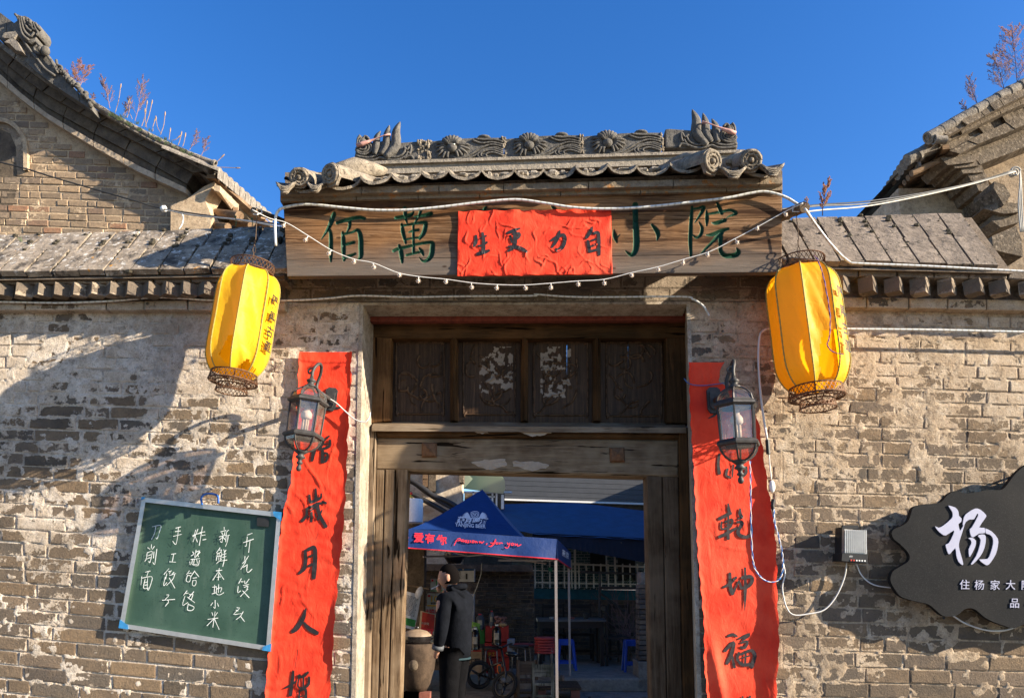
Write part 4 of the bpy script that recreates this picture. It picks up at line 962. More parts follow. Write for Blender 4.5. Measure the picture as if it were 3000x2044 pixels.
for q, (x0, y0, Ya), (x1, y1, Yb) in ((pl, (752, 628, 3.95), (742, 770, 3.96)), (pr, (2332, 620, 3.97), (2343, 775, 3.98))):
    a, b = at(x0, y0, Ya), at(x1, y1, Yb); w_ = thing('hanging_hook', 'wire and hook from the %s pole down to its lantern' % ('left' if q is pl else 'right'), 'hook', a)
    wire('wire', '', [a+Vector((0, 0, .03)), a.lerp(b, .5)+Vector((.004, 0, 0)), a.lerp(b, .55)], .0028, M_CHAIN, par=w_)
    mb = MB()
    for i in range(3):
        c = a.lerp(b, .60+.13*i); ax = Vector((1, 0, 0)) if i % 2 else Vector((0, 1, 0)); mb.tube([c+Vector((0, 0, math.cos(t)*.020))+ax*math.sin(t)*.008 for t in [2*math.pi*j/10 for j in range(11)]], .0022, 4)
    mb.build('chain_link', M_CHAIN, w_); MB().tube([a+Vector((-.01, 0, .035)), a+Vector((.02, .0, .05)), a+Vector((.03, 0, .01)), a+Vector((.01, -.02, -.012)), a+Vector((-.02, 0, .0)), a+Vector((-.01, .01, .04))], .003, 5).build('lashing', M_WIRE, w_)
# ================================================================ wall lamps
M_IRON = plain('lamp_iron', (.055, .052, .05), .55, .3, .35, 40, .35, coord='Object')
t = NT('dusty_glass', .2, 0, .5); tr = t.n('BsdfTransparent'); tr.inputs[0].default_value = (.74, .66, .60, 1); gl = t.n('BsdfGlossy'); gl.inputs['Roughness'].default_value = .08; df = t.n('BsdfDiffuse'); df.inputs[0].default_value = (.5, .43, .36, 1)
m1 = t.n('MixShader'); m1.inputs[0].default_value = .10; m2 = t.n('MixShader'); t.put(m2.inputs[0], t.rng(t.noise(t.pos('Object'), 25, 5, .7), .3, .8, .02, .2))
t.t.links.new(tr.outputs[0], m1.inputs[1]); t.t.links.new(gl.outputs[0], m1.inputs[2]); t.t.links.new(m1.outputs[0], m2.inputs[1]); t.t.links.new(df.outputs[0], m2.inputs[2]); t.t.links.new(m2.outputs[0], t.t.nodes['Material Output'].inputs[0]); M_GLASS = t.m
M_WHITE = plain('white_plastic', (.72, .71, .68), .45, 0, .08, 30, .05, coord='Object'); M_BULB = plain('bulb_glass', (.55, .50, .42), .3, 0, .1, 40, 0, coord='Object')
def lamp(label, loc, scale, tilt, lean, turn, plate_dx, wall_dy):
    L = thing('wall_lamp', label, 'wall lamp', (0, 0, 0), 'carriage lamps either side of the gate')
    def hexv(r, z, k): a = math.radians(60*k+turn); return Vector((r*math.cos(a), r*math.sin(a), z))
    def hexring(nm, prof, par=L, mat=M_IRON):
        return MB().lathe(prof, 6, a0=math.radians(turn)).build(nm, mat, par, local=True)
    hexring('roof_rim', [(.078, .080), (.100, .083), (.112, .092), (.108, .104), (.096, .112), (.094, .118), (.07, .116)])
    hexring('lower_band', [(.06, -.078), (.09, -.076), (.104, -.084), (.112, -.094), (.108, -.104), (.094, -.108), (.07, -.104)])
    for k in range(6):
        MB().tube([hexv(.094, .084, k), hexv(.088, -.082, k)], .0055, 5).build('glazing_bar', M_IRON, L, local=True)
        g = MB(); g.add([hexv(.086, -.08, k), hexv(.086, -.08, k+1), hexv(.092, .085, k+1), hexv(.092, .085, k)], [(0, 1, 2, 3)]); g.build('glass_pane', M_GLASS, L, local=True)
        dome = [(.094, .114), (.088, .138), (.07, .160), (.046, .176), (.026, .184)]; bowl = [(.096, -.106), (.092, -.125), (.078, -.148), (.056, -.166), (.030, -.178)]
        for pf, nm in ((dome, 'roof'), (bowl, 'bowl')):
            MB().tube([hexv(r, z, k) for r, z in pf], .005, 5).build(nm+'_rib', M_IRON, L, local=True)
            v = [hexv(r*.985, z, kk) for r, z in pf for kk in (k, k+1)]; MB().add(v, [(2*i, 2*i+1, 2*i+3, 2*i+2) for i in range(len(pf)-1)]).build(nm+'_glass', M_GLASS, L, local=True)
    MB().lathe([(.0, .181), (.030, .181), (.034, .188), (.022, .196), (.016, .204), (.024, .214), (.026, .222), (.012, .232), (.009, .246), (.0, .246)], 14).build('roof_finial', M_IRON, L, True, local=True)
    MB().lathe([(.0, -.172), (.034, -.174), (.036, -.182), (.024, -.190), (.016, -.198), (.026, -.208), (.026, -.214), (.012, -.222), (.010, -.232), (.017, -.240), (.016, -.246), (.007, -.252), (.013, -.262), (.015, -.274), (.010, -.285), (.0, -.288)][::-1], 14).build('drop_finial', M_IRON, L, True, local=True)
    arm = [(0, 0, .24), (0, .0, .275), (.01, .012, .31), (.02, .045, .335), (.02, .085, .325), (.012, .11, .29), (.0, .12, .25), (-.0, .118, .215), (plate_dx*.4, .12, .19)]
    MB().tube([Vector(v) for v in cat(arm, 5)], .0095, 8).build('arm', M_IRON, L, True, local=True)
    curl = [(0, .0, .275), (-.02, .004, .262), (-.026, .006, .28), (-.012, .004, .292), (.0, .002, .285)]; MB().tube([Vector(v) for v in cat(curl, 4)], .005, 6).build('curl', M_IRON, L, True, local=True)
    mb = MB(); pts = [(-.035, .06), (-.035, -.04), (-.02, -.065), (.02, -.065), (.035, -.04), (.035, .06), (.02, .075), (-.02, .075)]
    mb.prism([Vector((plate_dx+x, wall_dy-.03, .19+z)) for x, z in pts], (0, .03, 0)); mb.prism([Vector((plate_dx+x*.7, wall_dy-.045, .19+z*.7)) for x, z in pts], (0, .016, 0)); mb.build('wall_plate', M_IRON, L, local=True)
    MB().tube([(plate_dx*.4, .12, .19), (plate_dx, wall_dy-.03, .19)], .014, 8).ball((0, .125, .175), .014).build('bracket', M_IRON, L, True, local=True)
    MB().lathe([(0, .0), (.022, .0), (.030, .01), (.030, .03), (.022, .045), (.016, .05), (.016, .075), (0, .075)], 16).build('bulb_base', M_WHITE, L, True, local=True)
    mb = MB()
    for i in range(6): a = i*math.pi/3; mb.tube([(.014*math.cos(a), .014*math.sin(a), .0), (.014*math.cos(a), .014*math.sin(a), -.075)], .006, 6)
    mb.build('bulb_tube', M_BULB, L, True, local=True)
    L.location = loc; L.scale = (scale,)*3; L.rotation_euler = (math.radians(lean), math.radians(tilt), 0)
    return L
lamp('grey iron carriage lamp tilted sideways, mounted over the left couplet', at(896, 1228, 4.0), 1.02, 4.5, -3, 20, .05, .28)
lamp('dark iron carriage lamp hanging upright, mounted over the right couplet', at(2159, 1244, 3.93), 1.12, -1, 0, 8, -.02, .32)
# ================================================================ chalkboard
QB = [(349, 1837), (792, 1906), (824, 1501), (416, 1456)]
def cbp(u, v, Y=4.272, f=0.0):
    a, b, c, d = QB; x = (a[0]*(1-u)+b[0]*u)*(1-v)+(d[0]*(1-u)+c[0]*u)*v; y = (a[1]*(1-u)+b[1]*u)*(1-v)+(d[1]*(1-u)+c[1]*u)*v
    return at(x, y, Y-f)
cb = thing('chalkboard', 'green chalkboard in an aluminium frame with white handwritten menu, hung on the brick wall', 'chalkboard', cbp(.5, .5))
t = NT('green_slate', .62, 0, .35); p = t.pos('world'); c_ = t.mix(t.rng(t.noise(p, 5, 5, .6), .35, .65), (.026, .062, .042), (.045, .092, .066))
c_ = t.mix(t.rng(t.noise(t.pos('world', (1, 1, .25)), 9, 5, .65), .5, .8, 0, .35), c_, (.13, .18, .14)); vo = t.n('TexVoronoi'); t.put(vo.inputs['Vector'], p); vo.inputs['Scale'].default_value = 55
c_ = t.mix(t.ramp(vo.outputs['Distance'], [(.10, .7), (.16, 0)]), c_, (.008, .022, .014)); M_SLATE = t.out(c_, t.bump(t.noise(p, 3, 2, .5), .15, .02))
mb = MB(); mb.grid(lambda u, v: cbp(.015+.97*u, .015+.97*v)+Vector((0, .006-.005*math.sin(u*3.1)*math.sin(v*5), 0)), 10, 10); mb.build('writing_surface', M_SLATE, cb, True)
MB().hexa([cbp(u, v, f=-.018) for u, v in ((.01, .01), (.99, .01), (.99, .99), (.01, .99))], [cbp(u, v, f=-.028) for u, v in ((.01, .01), (.99, .01), (.99, .99), (.01, .99))]).build('backing', plain('hardboard', (.2, .14, .09)), cb)
M_ALU = plain('dull_aluminium', (.52, .50, .47), .42, .75, .12, 20, .15)
w_, h_ = .030, .034
for q in (((0, 0), (1, 0), (1-w_, h_), (w_, h_)), ((w_, 1-h_), (1-w_, 1-h_), (1, 1), (0, 1)), ((0, 0), (w_, h_), (w_, 1-h_), (0, 1)), ((1-w_, h_), (1, 0), (1, 1), (1-w_, 1-h_))):
    MB().hexa([cbp(u, v, f=.014) for u, v in q], [cbp(u, v, f=-.017) for u, v in q]).build('frame_rail', M_ALU, cb)
M_BLUE = plain('blue_plastic', (.035, .20, .42), .45, 0, .25, 30, .1); M_STK = plain('black_sticker', (.02, .02, .02), .5)
for (u, v), s_ in (((0, 0), .06), ((1, 0), .055), ((1, 1), .06), ((0, 1), .022)):
    du, dv = (s_ if u == 0 else -s_), (s_ if v == 0 else -s_); e = -.004 if u == 0 else .004; g_ = -.004 if v == 0 else .004
    MB().hexa([cbp(a, b, f=.019) for a, b in ((u+e, v+g_), (u+du, v+g_), (u+du*.9, v+dv*.45), (u+e, v+dv))], [cbp(a, b, f=-.02) for a, b in ((u+e, v+g_), (u+du, v+g_), (u+du*.9, v+dv*.45), (u+e, v+dv))]).build('corner_guard', M_BLUE, cb)
st_ = MB().hexa([cbp(u, v, f=.004) for u, v in ((.835, .885), (.92, .887), (.918, .955), (.83, .952))], [cbp(u, v, f=-.002) for u, v in ((.835, .885), (.92, .887), (.918, .955), (.83, .952))]).build('sticker', M_STK, cb)
wire('hanging_strap', '', [at(x, y, 4.22) for x, y in ((592, 1478), (590, 1458), (602, 1447), (622, 1446), (638, 1453), (640, 1474))], .0065, plain('blue_strap', (.02, .09, .32), .6), par=cb)
CHALK = plain('chalk', (.66, .68, .64), .95, 0, .25, 300, .2)
f_ = (340, 1440, 3.769); g_ = (580, 1480, 3.769)
for s_, (ox, oy, k) in (
 ('400,385 495,370 480,440 455,515 440,505 / 440,385 425,460 392,525', f_),
 ('392,580 390,620 / 350,615 375,632 / 425,600 400,635 / 345,670 335,740 318,765 / 345,672 398,655 395,700 375,778 362,765 / 350,705 388,692 / 345,738 382,722 / 420,660 415,730 / 452,630 440,720 428,800 408,778', f_),
 ('325,885 380,872 360,878 340,930 / 285,935 275,1025 / 290,950 395,935 390,1000 360,1080 345,1068 / 322,960 305,1060 360,1060 / 350,950 345,1055 / 320,1000 350,992 / 318,1030 350,1022', f_),
 ('660,400 715,385 / 655,438 712,430 / 635,490 722,468 / 690,395 680,500 660,580 628,545', f_), ('612,688 662,680 / 638,685 622,770 / 590,770 660,775', f_),
 ('585,845 530,910 / 580,880 612,870 / 562,900 548,960 / 545,940 525,1035 562,1000 / 600,880 590,905 / 640,885 620,912 / 590,922 662,900 / 650,900 630,960 560,1030 / 590,950 650,1060', f_),
 ('560,1135 585,1140 545,1185 / 512,1195 650,1185 / 570,1190 580,1215 545,1260', f_),
 ('880,420 860,490 850,482 900,462 945,455 / 905,410 850,550 / 870,480 900,555 / 955,385 920,590 / 925,450 982,440 / 950,480 985,475 / 958,530 995,522', f_),
 ('845,660 862,682 / 885,640 868,720 / 830,705 858,690 / 880,665 925,650 900,690 / 930,665 872,725 / 905,700 912,715 / 815,770 820,802 / 828,745 925,735 / 845,750 842,800 905,812 922,755 / 865,745 858,790 / 890,742 900,785 / 848,800 900,798', f_),
 ('810,870 780,912 / 800,900 832,895 / 790,920 775,980 812,990 825,930 790,920 / 870,870 828,932 / 870,880 916,936 / 850,952 892,945 / 850,975 845,1030 876,1030 886,980 850,975', f_),
 ('785,1090 745,1140 / 770,1120 802,1115 / 762,1150 735,1250 792,1220 / 860,1100 800,1170 / 810,1132 850,1130 830,1190 / 790,1160 870,1222 / 800,1232 790,1300 842,1305 862,1270 800,1240', f_),
 ('290,240 290,268 / 250,290 310,275 / 265,300 272,320 / 300,290 290,322 / 235,345 312,325 / 277,330 265,405 248,395 / 270,350 240,377 / 280,350 302,377 / 340,270 315,300 308,400 / 312,337 350,325 / 335,330 325,400 305,450', g_),
 ('245,465 205,522 / 235,490 262,490 250,515 / 215,530 203,605 / 215,530 262,520 250,592 / 235,525 230,600 / 215,560 257,555 / 205,640 262,592 / 285,485 296,512 / 312,490 290,520 / 270,542 312,530 / 270,572 312,560 / 250,612 322,600 / 295,520 290,610 275,672', g_),
 ('200,720 266,712 / 235,690 225,822 / 225,730 165,822 / 235,740 286,815 / 210,790 250,785', g_), ('160,900 206,895 / 185,875 180,960 / 155,975 202,960 / 205,920 262,905 250,952 / 230,870 225,960 / 205,900 205,970 240,985 286,960', g_),
 ('190,1045 190,1130 172,1118 / 165,1070 143,1100 / 215,1075 228,1112', g_), ('155,1180 166,1212 / 216,1180 190,1216 / 110,1255 222,1240 / 190,1170 165,1342 / 175,1250 100,1325 / 185,1255 235,1366', g_),
 ('545,325 600,305 / 500,410 614,370 / 545,345 535,440 520,446 / 577,375 560,517', g_), ('520,560 515,602 / 560,555 530,600 493,638 / 530,615 500,665 473,702 / 545,650 540,720 560,735 598,700 / 500,682 547,650', g_),
 ('480,805 450,860 / 475,840 502,840 / 445,890 440,960 472,940 / 515,830 520,862 / 566,810 530,860 / 500,882 562,870 / 510,902 552,890 540,922 / 552,920 470,1002 / 495,940 566,1016', g_),
 ('430,1125 462,1130 / 420,1152 445,1162 / 455,1140 395,1200 482,1190 / 500,1170 470,1220 423,1256 / 470,1220 516,1280', g_)):
    mb = MB(); pts_ = parse(s_, ox, oy, k)
    for i, st in enumerate(pts_): ribbon(mb, [[a, b, 1.9] for a, b, c in st], lambda x, y: at(x, y, 4.2695), Vector((0, -1, 0)), .0007+i*.0001, 3, .35)
    mb.build('chalk_character', CHALK, cb)
# ================================================================ dark lobed shop sign
def sp_(X, Y_): return 2600+X/3.2975, 1380+Y_/3.2975
out_ = [(40, 600), (60, 560), (150, 520), (200, 480), (225, 420), (250, 350), (330, 320), (450, 310), (520, 295), (570, 240), (620, 200), (660, 190), (760, 210), (850, 205), (960, 180), (1090, 180), (1140, 150), (1200, 70), (1260, 0), (1340, -60), (1440, -90), (1600, -70), (1750, -110), (1950, -60), (2080, 60), (2120, 220), (2260, 330), (2300, 520), (2220, 700), (2260, 900), (2350, 1050), (2280, 1250), (2120, 1330), (1980, 1480), (1800, 1500), (1650, 1440), (1500, 1460), (1400, 1450), (1319, 1475), (1220, 1515), (1130, 1490), (1020, 1450), (930, 1400), (860, 1340), (800, 1320), (740, 1335), (680, 1385), (620, 1400), (540, 1395), (480, 1350), (400, 1285), (300, 1260), (200, 1235), (120, 1200), (60, 1120), (30, 1050), (50, 970), (120, 920), (200, 870), (215, 820), (190, 770), (120, 700), (60, 650)]
sm = [tuple(p) for p in cat(out_+[out_[0]], 3)][:-1]
sg = thing('shop_sign', 'dark grey speckled cloud shaped sign with pale raised characters on the right wall', 'sign', at(2820, 1600, 4.2))
YS = 4.175
t = NT('speckled_panel', .7, 0, .08); p = t.pos('world'); c_ = t.mix(t.ramp(t.noise(p, 420, 2, .5), [(.60, 0), (.70, .55)]), (.012, .0125, .0135), (.08, .08, .08)); c_ = t.mix(t.rng(t.noise(p, 4, 4, .6), .4, .8, 0, .25), c_, (.05, .045, .04)); M_SIGN = t.out(c_, t.bump(t.noise(p, 300, 3, .6), .25, .001))
MB().prism([at(*sp_(a, b), YS) for a, b in sm], (0, .035, 0)).build('panel', M_SIGN, sg)
mb = MB()
for a, b in ((20, 535), (545, 1415), (1180, 60), (1900, 1400)): mb.tube([at(*sp_(a, b), YS+.03), at(*sp_(a, b), YW+.01)], .007, 8)
mb.build('stand_off', M_STK, sg)
M_LET = plain('pale_lilac_acrylic', (.42, .42, .52), .4, 0, .05, 20, .05)
def slab(pts, h=.006):
    P_ = [at(*sp_(a, b), YS) for a, b in [tuple(q) for q in cat(pts+[pts[0]], 2)][:-1]]
    return MB().prism([v-Vector((0, h, 0)) for v in P_], (0, h-.0005, 0)).build('raised_character', M_LET, sg)
slab([(583, 330), (650, 350), (680, 390), (685, 430), (710, 455), (705, 490), (680, 510), (690, 560), (700, 572), (725, 530), (735, 530), (700, 640), (685, 700), (690, 760), (722, 870), (720, 905), (680, 870), (660, 810), (650, 740), (600, 795), (580, 790), (560, 730), (560, 705), (590, 690), (630, 610), (635, 570), (560, 618), (520, 605), (480, 570), (455, 530), (490, 545), (540, 520), (610, 460), (625, 430), (620, 390), (600, 360)])
slab([(722, 515), (735, 440), (770, 400), (840, 360), (890, 370), (945, 420), (940, 450), (880, 540), (930, 545), (935, 595), (880, 600), (825, 635), (800, 620), (790, 560), (810, 540), (870, 430), (860, 410), (830, 462), (790, 465), (750, 490), (735, 525)])
slab([(942, 552), (1000, 580), (1060, 650), (1060, 720), (1040, 800), (990, 880), (960, 905), (930, 895), (880, 850), (960, 845), (990, 790), (1015, 700), (1010, 640), (980, 610), (945, 598)])
slab([(880, 612), (930, 610), (945, 650), (930, 740), (890, 820), (820, 895), (803, 890), (850, 820), (880, 740), (895, 660), (870, 628)])
slab([(775, 645), (810, 640), (848, 670), (840, 730), (800, 810), (785, 822), (780, 750), (805, 700), (800, 665)])
for ch, a, b in (('住', 738, 1100), ('杨', 880, 1103), ('家', 1030, 1105), ('大', 1180, 1103), ('院', 1330, 1105), ('品', 1220, 1278), ('小', 1375, 1278), ('吃', 1530, 1278), ('家', 1580, 640)):
    letters('raised_character', ch, .057 if b > 1000 else .34, at(*sp_(a, b), YS), (1, 0, -.02), (.02, 0, 1), M_LET, sg, lift=.003, offset=.0002, shear=.12, extrude=.002)
# ================================================================ power supply box
ps = thing('power_supply', 'small silver and black power supply box fixed to the right wall beside the dark sign', 'power supply', at(2505, 1600, YW))
MB().hexa([at(x, y, 4.17) for x, y in ((2473, 1619), (2540, 1622), (2538, 1554), (2474, 1549))], [at(x, y, 4.17)+Vector((0, .11, 0)) for x, y in ((2473, 1619), (2540, 1622), (2538, 1554), (2474, 1549))]).build('case', M_ALU, ps)
for i in range(11):
    x = 2476+i*6; MB().hexa([at(a, b, 4.163) for a, b in ((x, 1618), (x+3.2, 1618.4), (x+3.2, 1552), (x, 1551))], [at(a, b, 4.168) for a, b in ((x, 1618), (x+3.2, 1618.4), (x+3.2, 1552), (x, 1551))]).build('cooling_fin', M_ALU, ps)
MB().hexa([at(x, y, 4.16) for x, y in ((2466, 1642), (2542, 1648), (2542, 1623), (2468, 1619))], [at(x, y, 4.16)+Vector((0, .125, 0)) for x, y in ((2466, 1642), (2542, 1648), (2542, 1623), (2468, 1619))]).build('terminal_block', M_STK, ps)
MB().hexa([at(x, y, 4.2) for x, y in ((2466, 1619), (2476, 1620), (2476, 1545), (2467, 1543))], [at(x, y, 4.2)+Vector((0, .09, 0)) for x, y in ((2466, 1619), (2476, 1620), (2476, 1545), (2467, 1543))]).build('side_plate', M_STK, ps)
MB().box(at(2490, 1543, 4.25), (.09, .02, .02)).build('mounting_tab', M_STK, ps)
M_PR = plain('red_print', (.5, .05, .03), .5)
letters('print', 'LED', .012, at(2493, 1629, 4.1595), (1, 0, 0), (0, 0, 1), M_WHITE, ps, lift=.001)
for i, m_ in enumerate([M_PR, M_PR]+[M_WHITE]*4): MB().box(at(2494+i*8, 1640+i*.4, 4.158), (.008, .002, .008)).build('terminal', m_, ps)
# ================================================================ light strips, strings and cables
t = NT('led_strip', .35, 0, .5); p = t.pos('world'); wv = t.n('TexWave'); wv.bands_direction = 'X'; t.put(wv.inputs['Vector'], p); wv.inputs['Scale'].default_value = 8.5
c_ = t.mix(t.ramp(wv.outputs[0], [(.75, 0), (.85, 1)]), (.62, .61, .58), (.46, .44, .38)); M_LED = t.out(c_)
def strip_light(label, pts, r=.0085):
    P_ = [Vector(v) for v in cat(pts, 6)]; mb = MB(); mb.tube(P_, r, 6); o = mb.build('light_strip', M_LED, None, True); return tag(o, label, 'light strip', 'clear led light strips along the walls')
A = lambda Y, *q: [at(x, y, Y) for x, y in q]
strip_light('white light strip lying across the left wall coping tiles', [at(x, y, Y) for x, y, Y in ((-300, 782, 4.23), (0, 776, 4.24), (200, 770, 4.25), (380, 763, 4.26), (560, 755, 4.26), (700, 748, 4.24), (790, 742, 4.22))])
strip_light('long light strip under the left eave and over the door opening', A(4.215, (-300, 880), (0, 884), (150, 887), (250, 885), (350, 880), (450, 871), (540, 874), (620, 879), (840, 880), (960, 874), (1050, 866), (1200, 870), (1330, 868), (1560, 866), (1570, 862), (1700, 870), (1990, 869), (2030, 877), (2060, 896), (2078, 925)), .0062)
strip_light('light strip draped across the top of the name board', A(3.985, (808, 720), (806, 650), (815, 618), (842, 606), (905, 599), (1000, 608), (1100, 616), (1200, 615), (1300, 606), (1400, 594), (1510, 585), (1600, 596), (1680, 608), (1780, 612), (1900, 606), (2030, 592), (2130, 580), (2200, 566), (2245, 562), (2300, 577), (2345, 604)))
strip_light('light strip running from the right pole down along the right coping edge', [at(x, y, Y) for x, y, Y in ((2358, 612, 3.9), (2395, 665, 4.0), (2440, 722, 4.05), (2485, 765, 4.07), (2520, 772, 4.07), (2700, 779, 4.07), (3000, 795, 4.07), (3330, 812, 4.07))], .008)
strip_light('straight light strip under the right eave behind the orange lantern', A(4.22, (2420, 962), (2500, 964), (2700, 966), (2850, 969), (3330, 980)), .0075)
strip_light('light strip hanging down beside the upright wall lamp', [at(x, y, Y) for x, y, Y in ((2258, 962, 4.27), (2240, 967, 4.26), (2226, 985, 4.26), (2222, 1060, 4.26), (2228, 1150, 4.26), (2238, 1230, 4.26), (2248, 1290, 4.26))], .0075)
ls = thing('fairy_light_string', 'thin white string of small unlit bulbs sagging in front of the name board', 'string lights', at(1500, 800, 3.98))
B_ = [(x*1.2914, y*1.2914) for x, y in ((572, 485), (612, 505), (650, 515), (700, 545), (752, 577), (802, 597), (847, 606), (902, 628), (952, 637), (1013, 643), (1070, 651), (1128, 655), (1187, 656), (1248, 652), (1310, 647), (1371, 643), (1433, 628), (1492, 615), (1550, 598), (1610, 580), (1665, 552), (1722, 522), (1780, 490), (1822, 470))]
def yy_(i): u = i/(len(B_)-1); return 3.82 + .13*math.sin(math.pi*u)**.5 + .06*u
WP = [at(x, y-12, yy_(i)) for i, (x, y) in enumerate(B_)]
wire('wire', '', WP, .0028, M_WIRE, par=ls)
M_BLB = plain('frosted_bulb', (.60, .48, .38), .4, 0, .2, 100, .2)
for i in range(2, len(B_)-1):
    p_ = WP[i]+Vector((R.uniform(-.008, .008), 0, 0)); e_ = p_+Vector((R.uniform(-.012, .012), -.006, -R.uniform(.016, .03)))
    o_ = MB().tube([p_, e_], .0028, 5).build('bulb_lead', M_WIRE, ls); mb = MB().ball(e_, .0095, 8, 6)
    for a in range(8): mb.tube([e_, e_+Vector((math.cos(a*.785)*.014, -.004, math.sin(a*.785)*.014))], .002, 3)
    mb.build('bulb', M_BLB, ls)
wire('cable', 'thin white cable looping from the power supply box down to the couplet edge', A(4.26, (2481, 1646), (2474, 1690), (2450, 1745), (2415, 1785), (2370, 1797), (2325, 1800), (2303, 1775), (2292, 1720), (2300, 1680), (2292, 1640)), .0045, M_WIRE)
wire('cable', 'short white cable from the power supply box to the dark sign', A(4.26, (2508, 1648), (2525, 1685), (2560, 1712), (2620, 1722)), .004, M_WIRE)
wire('cable', 'white cable sagging below the dark sign', A(4.27, (2785, 1798), (2830, 1826), (2890, 1845), (2940, 1846), (2975, 1836)), .005, M_WIRE)
def twist(label, pts, r=.0035, cols=((.03, .16, .45), (.62, .58, .56))):
    o = thing('twisted_cable', label, 'cable', pts[0]); P_ = [Vector(v) for v in cat(pts, 10)]
    for s_, c in enumerate(cols):
        q = [p_+Vector((math.cos(i*.8+s_*math.pi), math.sin(i*.8+s_*math.pi)*.6, math.sin(i*.8+s_*math.pi)*.3))*r for i, p_ in enumerate(P_)]
        MB().tube(q, r*.75, 5).build('strand', plain('strand_colour', c, .5, 0, .1, 10, 0), o, True)
    return o
twist('blue and white twisted wire looping down from the upright wall lamp', A(4.13, (2197, 1350), (2199, 1420), (2200, 1520), (2204, 1620), (2212, 1665), (2235, 1695), (2262, 1704), (2284, 1694), (2293, 1665), (2292, 1625), (2282, 1575), (2268, 1525), (2267, 1490)))
twist('dark red and blue wire dangling down the orange lantern', [at(x, y, 3.70) for x, y in ((2385, 748), (2397, 765), (2412, 810), (2424, 870), (2432, 930), (2430, 985), (2424, 1010), (2440, 1030), (2470, 1038))], .0025, ((.02, .04, .25), (.25, .05, .06)))
pg = thing('plug_connector', 'white plug and taped joint hanging beside the right couplet', 'plug', at(2262, 1430, 4.26))
wire('lead', '', A(4.26, (2249, 1292), (2252, 1320), (2256, 1370), (2260, 1405)), .004, M_WIRE, par=pg)
MB().ball(at(2262, 1424, 4.25), (.018, .014, .036), 10, 8).build('plug', M_WHITE, pg, True)
MB().tube(A(4.255, (2248, 1288), (2251, 1330)), .013, 8).build('black_tape', M_BLK, pg)
MB().tube(A(4.255, (2266, 1462), (2262, 1480), (2267, 1500), (2269, 1530)), [.011, .014, .007, .011], 7).build('black_tape', M_BLK, pg)
wire('cable', 'thin white wire from the tilted wall lamp to the door jamb', A(4.24, (962, 1166), (985, 1180), (1010, 1203), (1040, 1228), (1068, 1236), (1082, 1222), (1084, 1208)), .004, M_WIRE)
wire('cable', 'thin blue wire from the door frame to the upright lamp', A(4.25, (2004, 1108), (2020, 1124), (2060, 1129), (2120, 1122), (2150, 1118)), .003, plain('blue_cable', (.05, .12, .3), .5))
# ================================================================ buildings behind the courtyard wall
def zz(pts, ox=0, oy=0, k=2.261): return [(ox+a/k, oy+b/k) for a, b in pts]
def along(pl, n):      # resample a photo polyline
    d = [0]
    for a, b in zip(pl, pl[1:]): d.append(d[-1]+math.hypot(b[0]-a[0], b[1]-a[1]))
    out = []
    for i in range(n+1):
        s_ = d[-1]*i/n; j = max(k for k in range(len(d)) if d[k] <= s_+1e-6); j = min(j, len(pl)-2)
        t_ = (s_-d[j])/(d[j+1]-d[j]); out.append((pl[j][0]+(pl[j+1][0]-pl[j][0])*t_, pl[j][1]+(pl[j+1][1]-pl[j][1])*t_))
    return out
def at_x(pl, x):
    for a, b in zip(pl, pl[1:]):
        if (a[0]-x)*(b[0]-x) <= 0 and a[0] != b[0]: return a[1]+(b[1]-a[1])*(x-a[0])/(b[0]-a[0])
    return pl[-1][1] if abs(x-pl[-1][0]) < abs(x-pl[0][0]) else pl[0][1]
M_GB = m_brick('gable_brick', [(.26, .19, .125), (.40, .28, .175), (.32, .24, .17), (.44, .30, .18), (.22, .175, .13), (.42, .21, .115)], [(.42, .30, .19), (.54, .40, .26), (.62, .49, .34)], .40, 3, 9, 0, .23, .07)
M_GM = m_mortar('gable_mortar', [(.42, .30, .19), (.54, .40, .26), (.62, .49, .34)], (.2, .15, .1), .3)
M_DKBRN = m_stone('dark_brown_brick', (.055, .042, .032), (.15, .115, .08), None, .6)  # dark brown; shade under the left verge and eave is put into it
M_BTILE = m_stone('roof_tile', (.12, .105, .09), (.27, .235, .195), (.35, .31, .25), 1)
def band(nm, top, bot, Y, d, mat, par, n=30, brk=0, jag=0):
    """a course following the gable slope, cut into pieces end to end"""
    T = along(top, n); B = along(bot, n); st = brk or n; i = 0; k = 0
    while i < n:
        j = min(n, i+st)
        q = [at(*T[a], Y) for a in range(i, j+1)]; w = [at(*B[a], Y) for a in range(i, j+1)]
        dv = Vector((0, d, 0)); m = len(q); jj = Vector((0, R.uniform(-1, 1)*jag, 0)); mb = MB()
        if brk: q[-1] = q[-1].lerp(q[-2], .06); w[-1] = w[-1].lerp(w[-2], .06)
        q = [v+jj for v in q]; w = [v+jj for v in w]
        mb.add(w+q+[v+dv for v in w]+[v+dv for v in q], [(a, a+1, m+a+1, m+a) for a in range(m-1)]+[(m+a, m+a+1, 3*m+a+1, 3*m+a) for a in range(m-1)]+[(a, 2*m+a, 2*m+a+1, a+1) for a in range(m-1)]+[(0, m, 3*m, 2*m), (m-1, 3*m-1+0, 4*m-1, 2*m-1)])
        mb.build(nm, mat, par); i = j
YG = 8.5
lb = thing('courtyard_house', 'left brick house with curved gable roof, arched niche and weeds growing on its tiles', 'house', at(0, 700, YG))
lA = [(-420, -160), (0, 240)]+[(60, 290), (133, 345), (265, 425), (398, 500), (548, 568)]; lB = [(-420, -190), (0, 218), (60, 272), (133, 330), (265, 408), (398, 482), (548, 552)]
lB2 = [(-420, -215), (0, 200), (60, 255), (133, 312), (265, 385), (398, 455), (550, 540)]
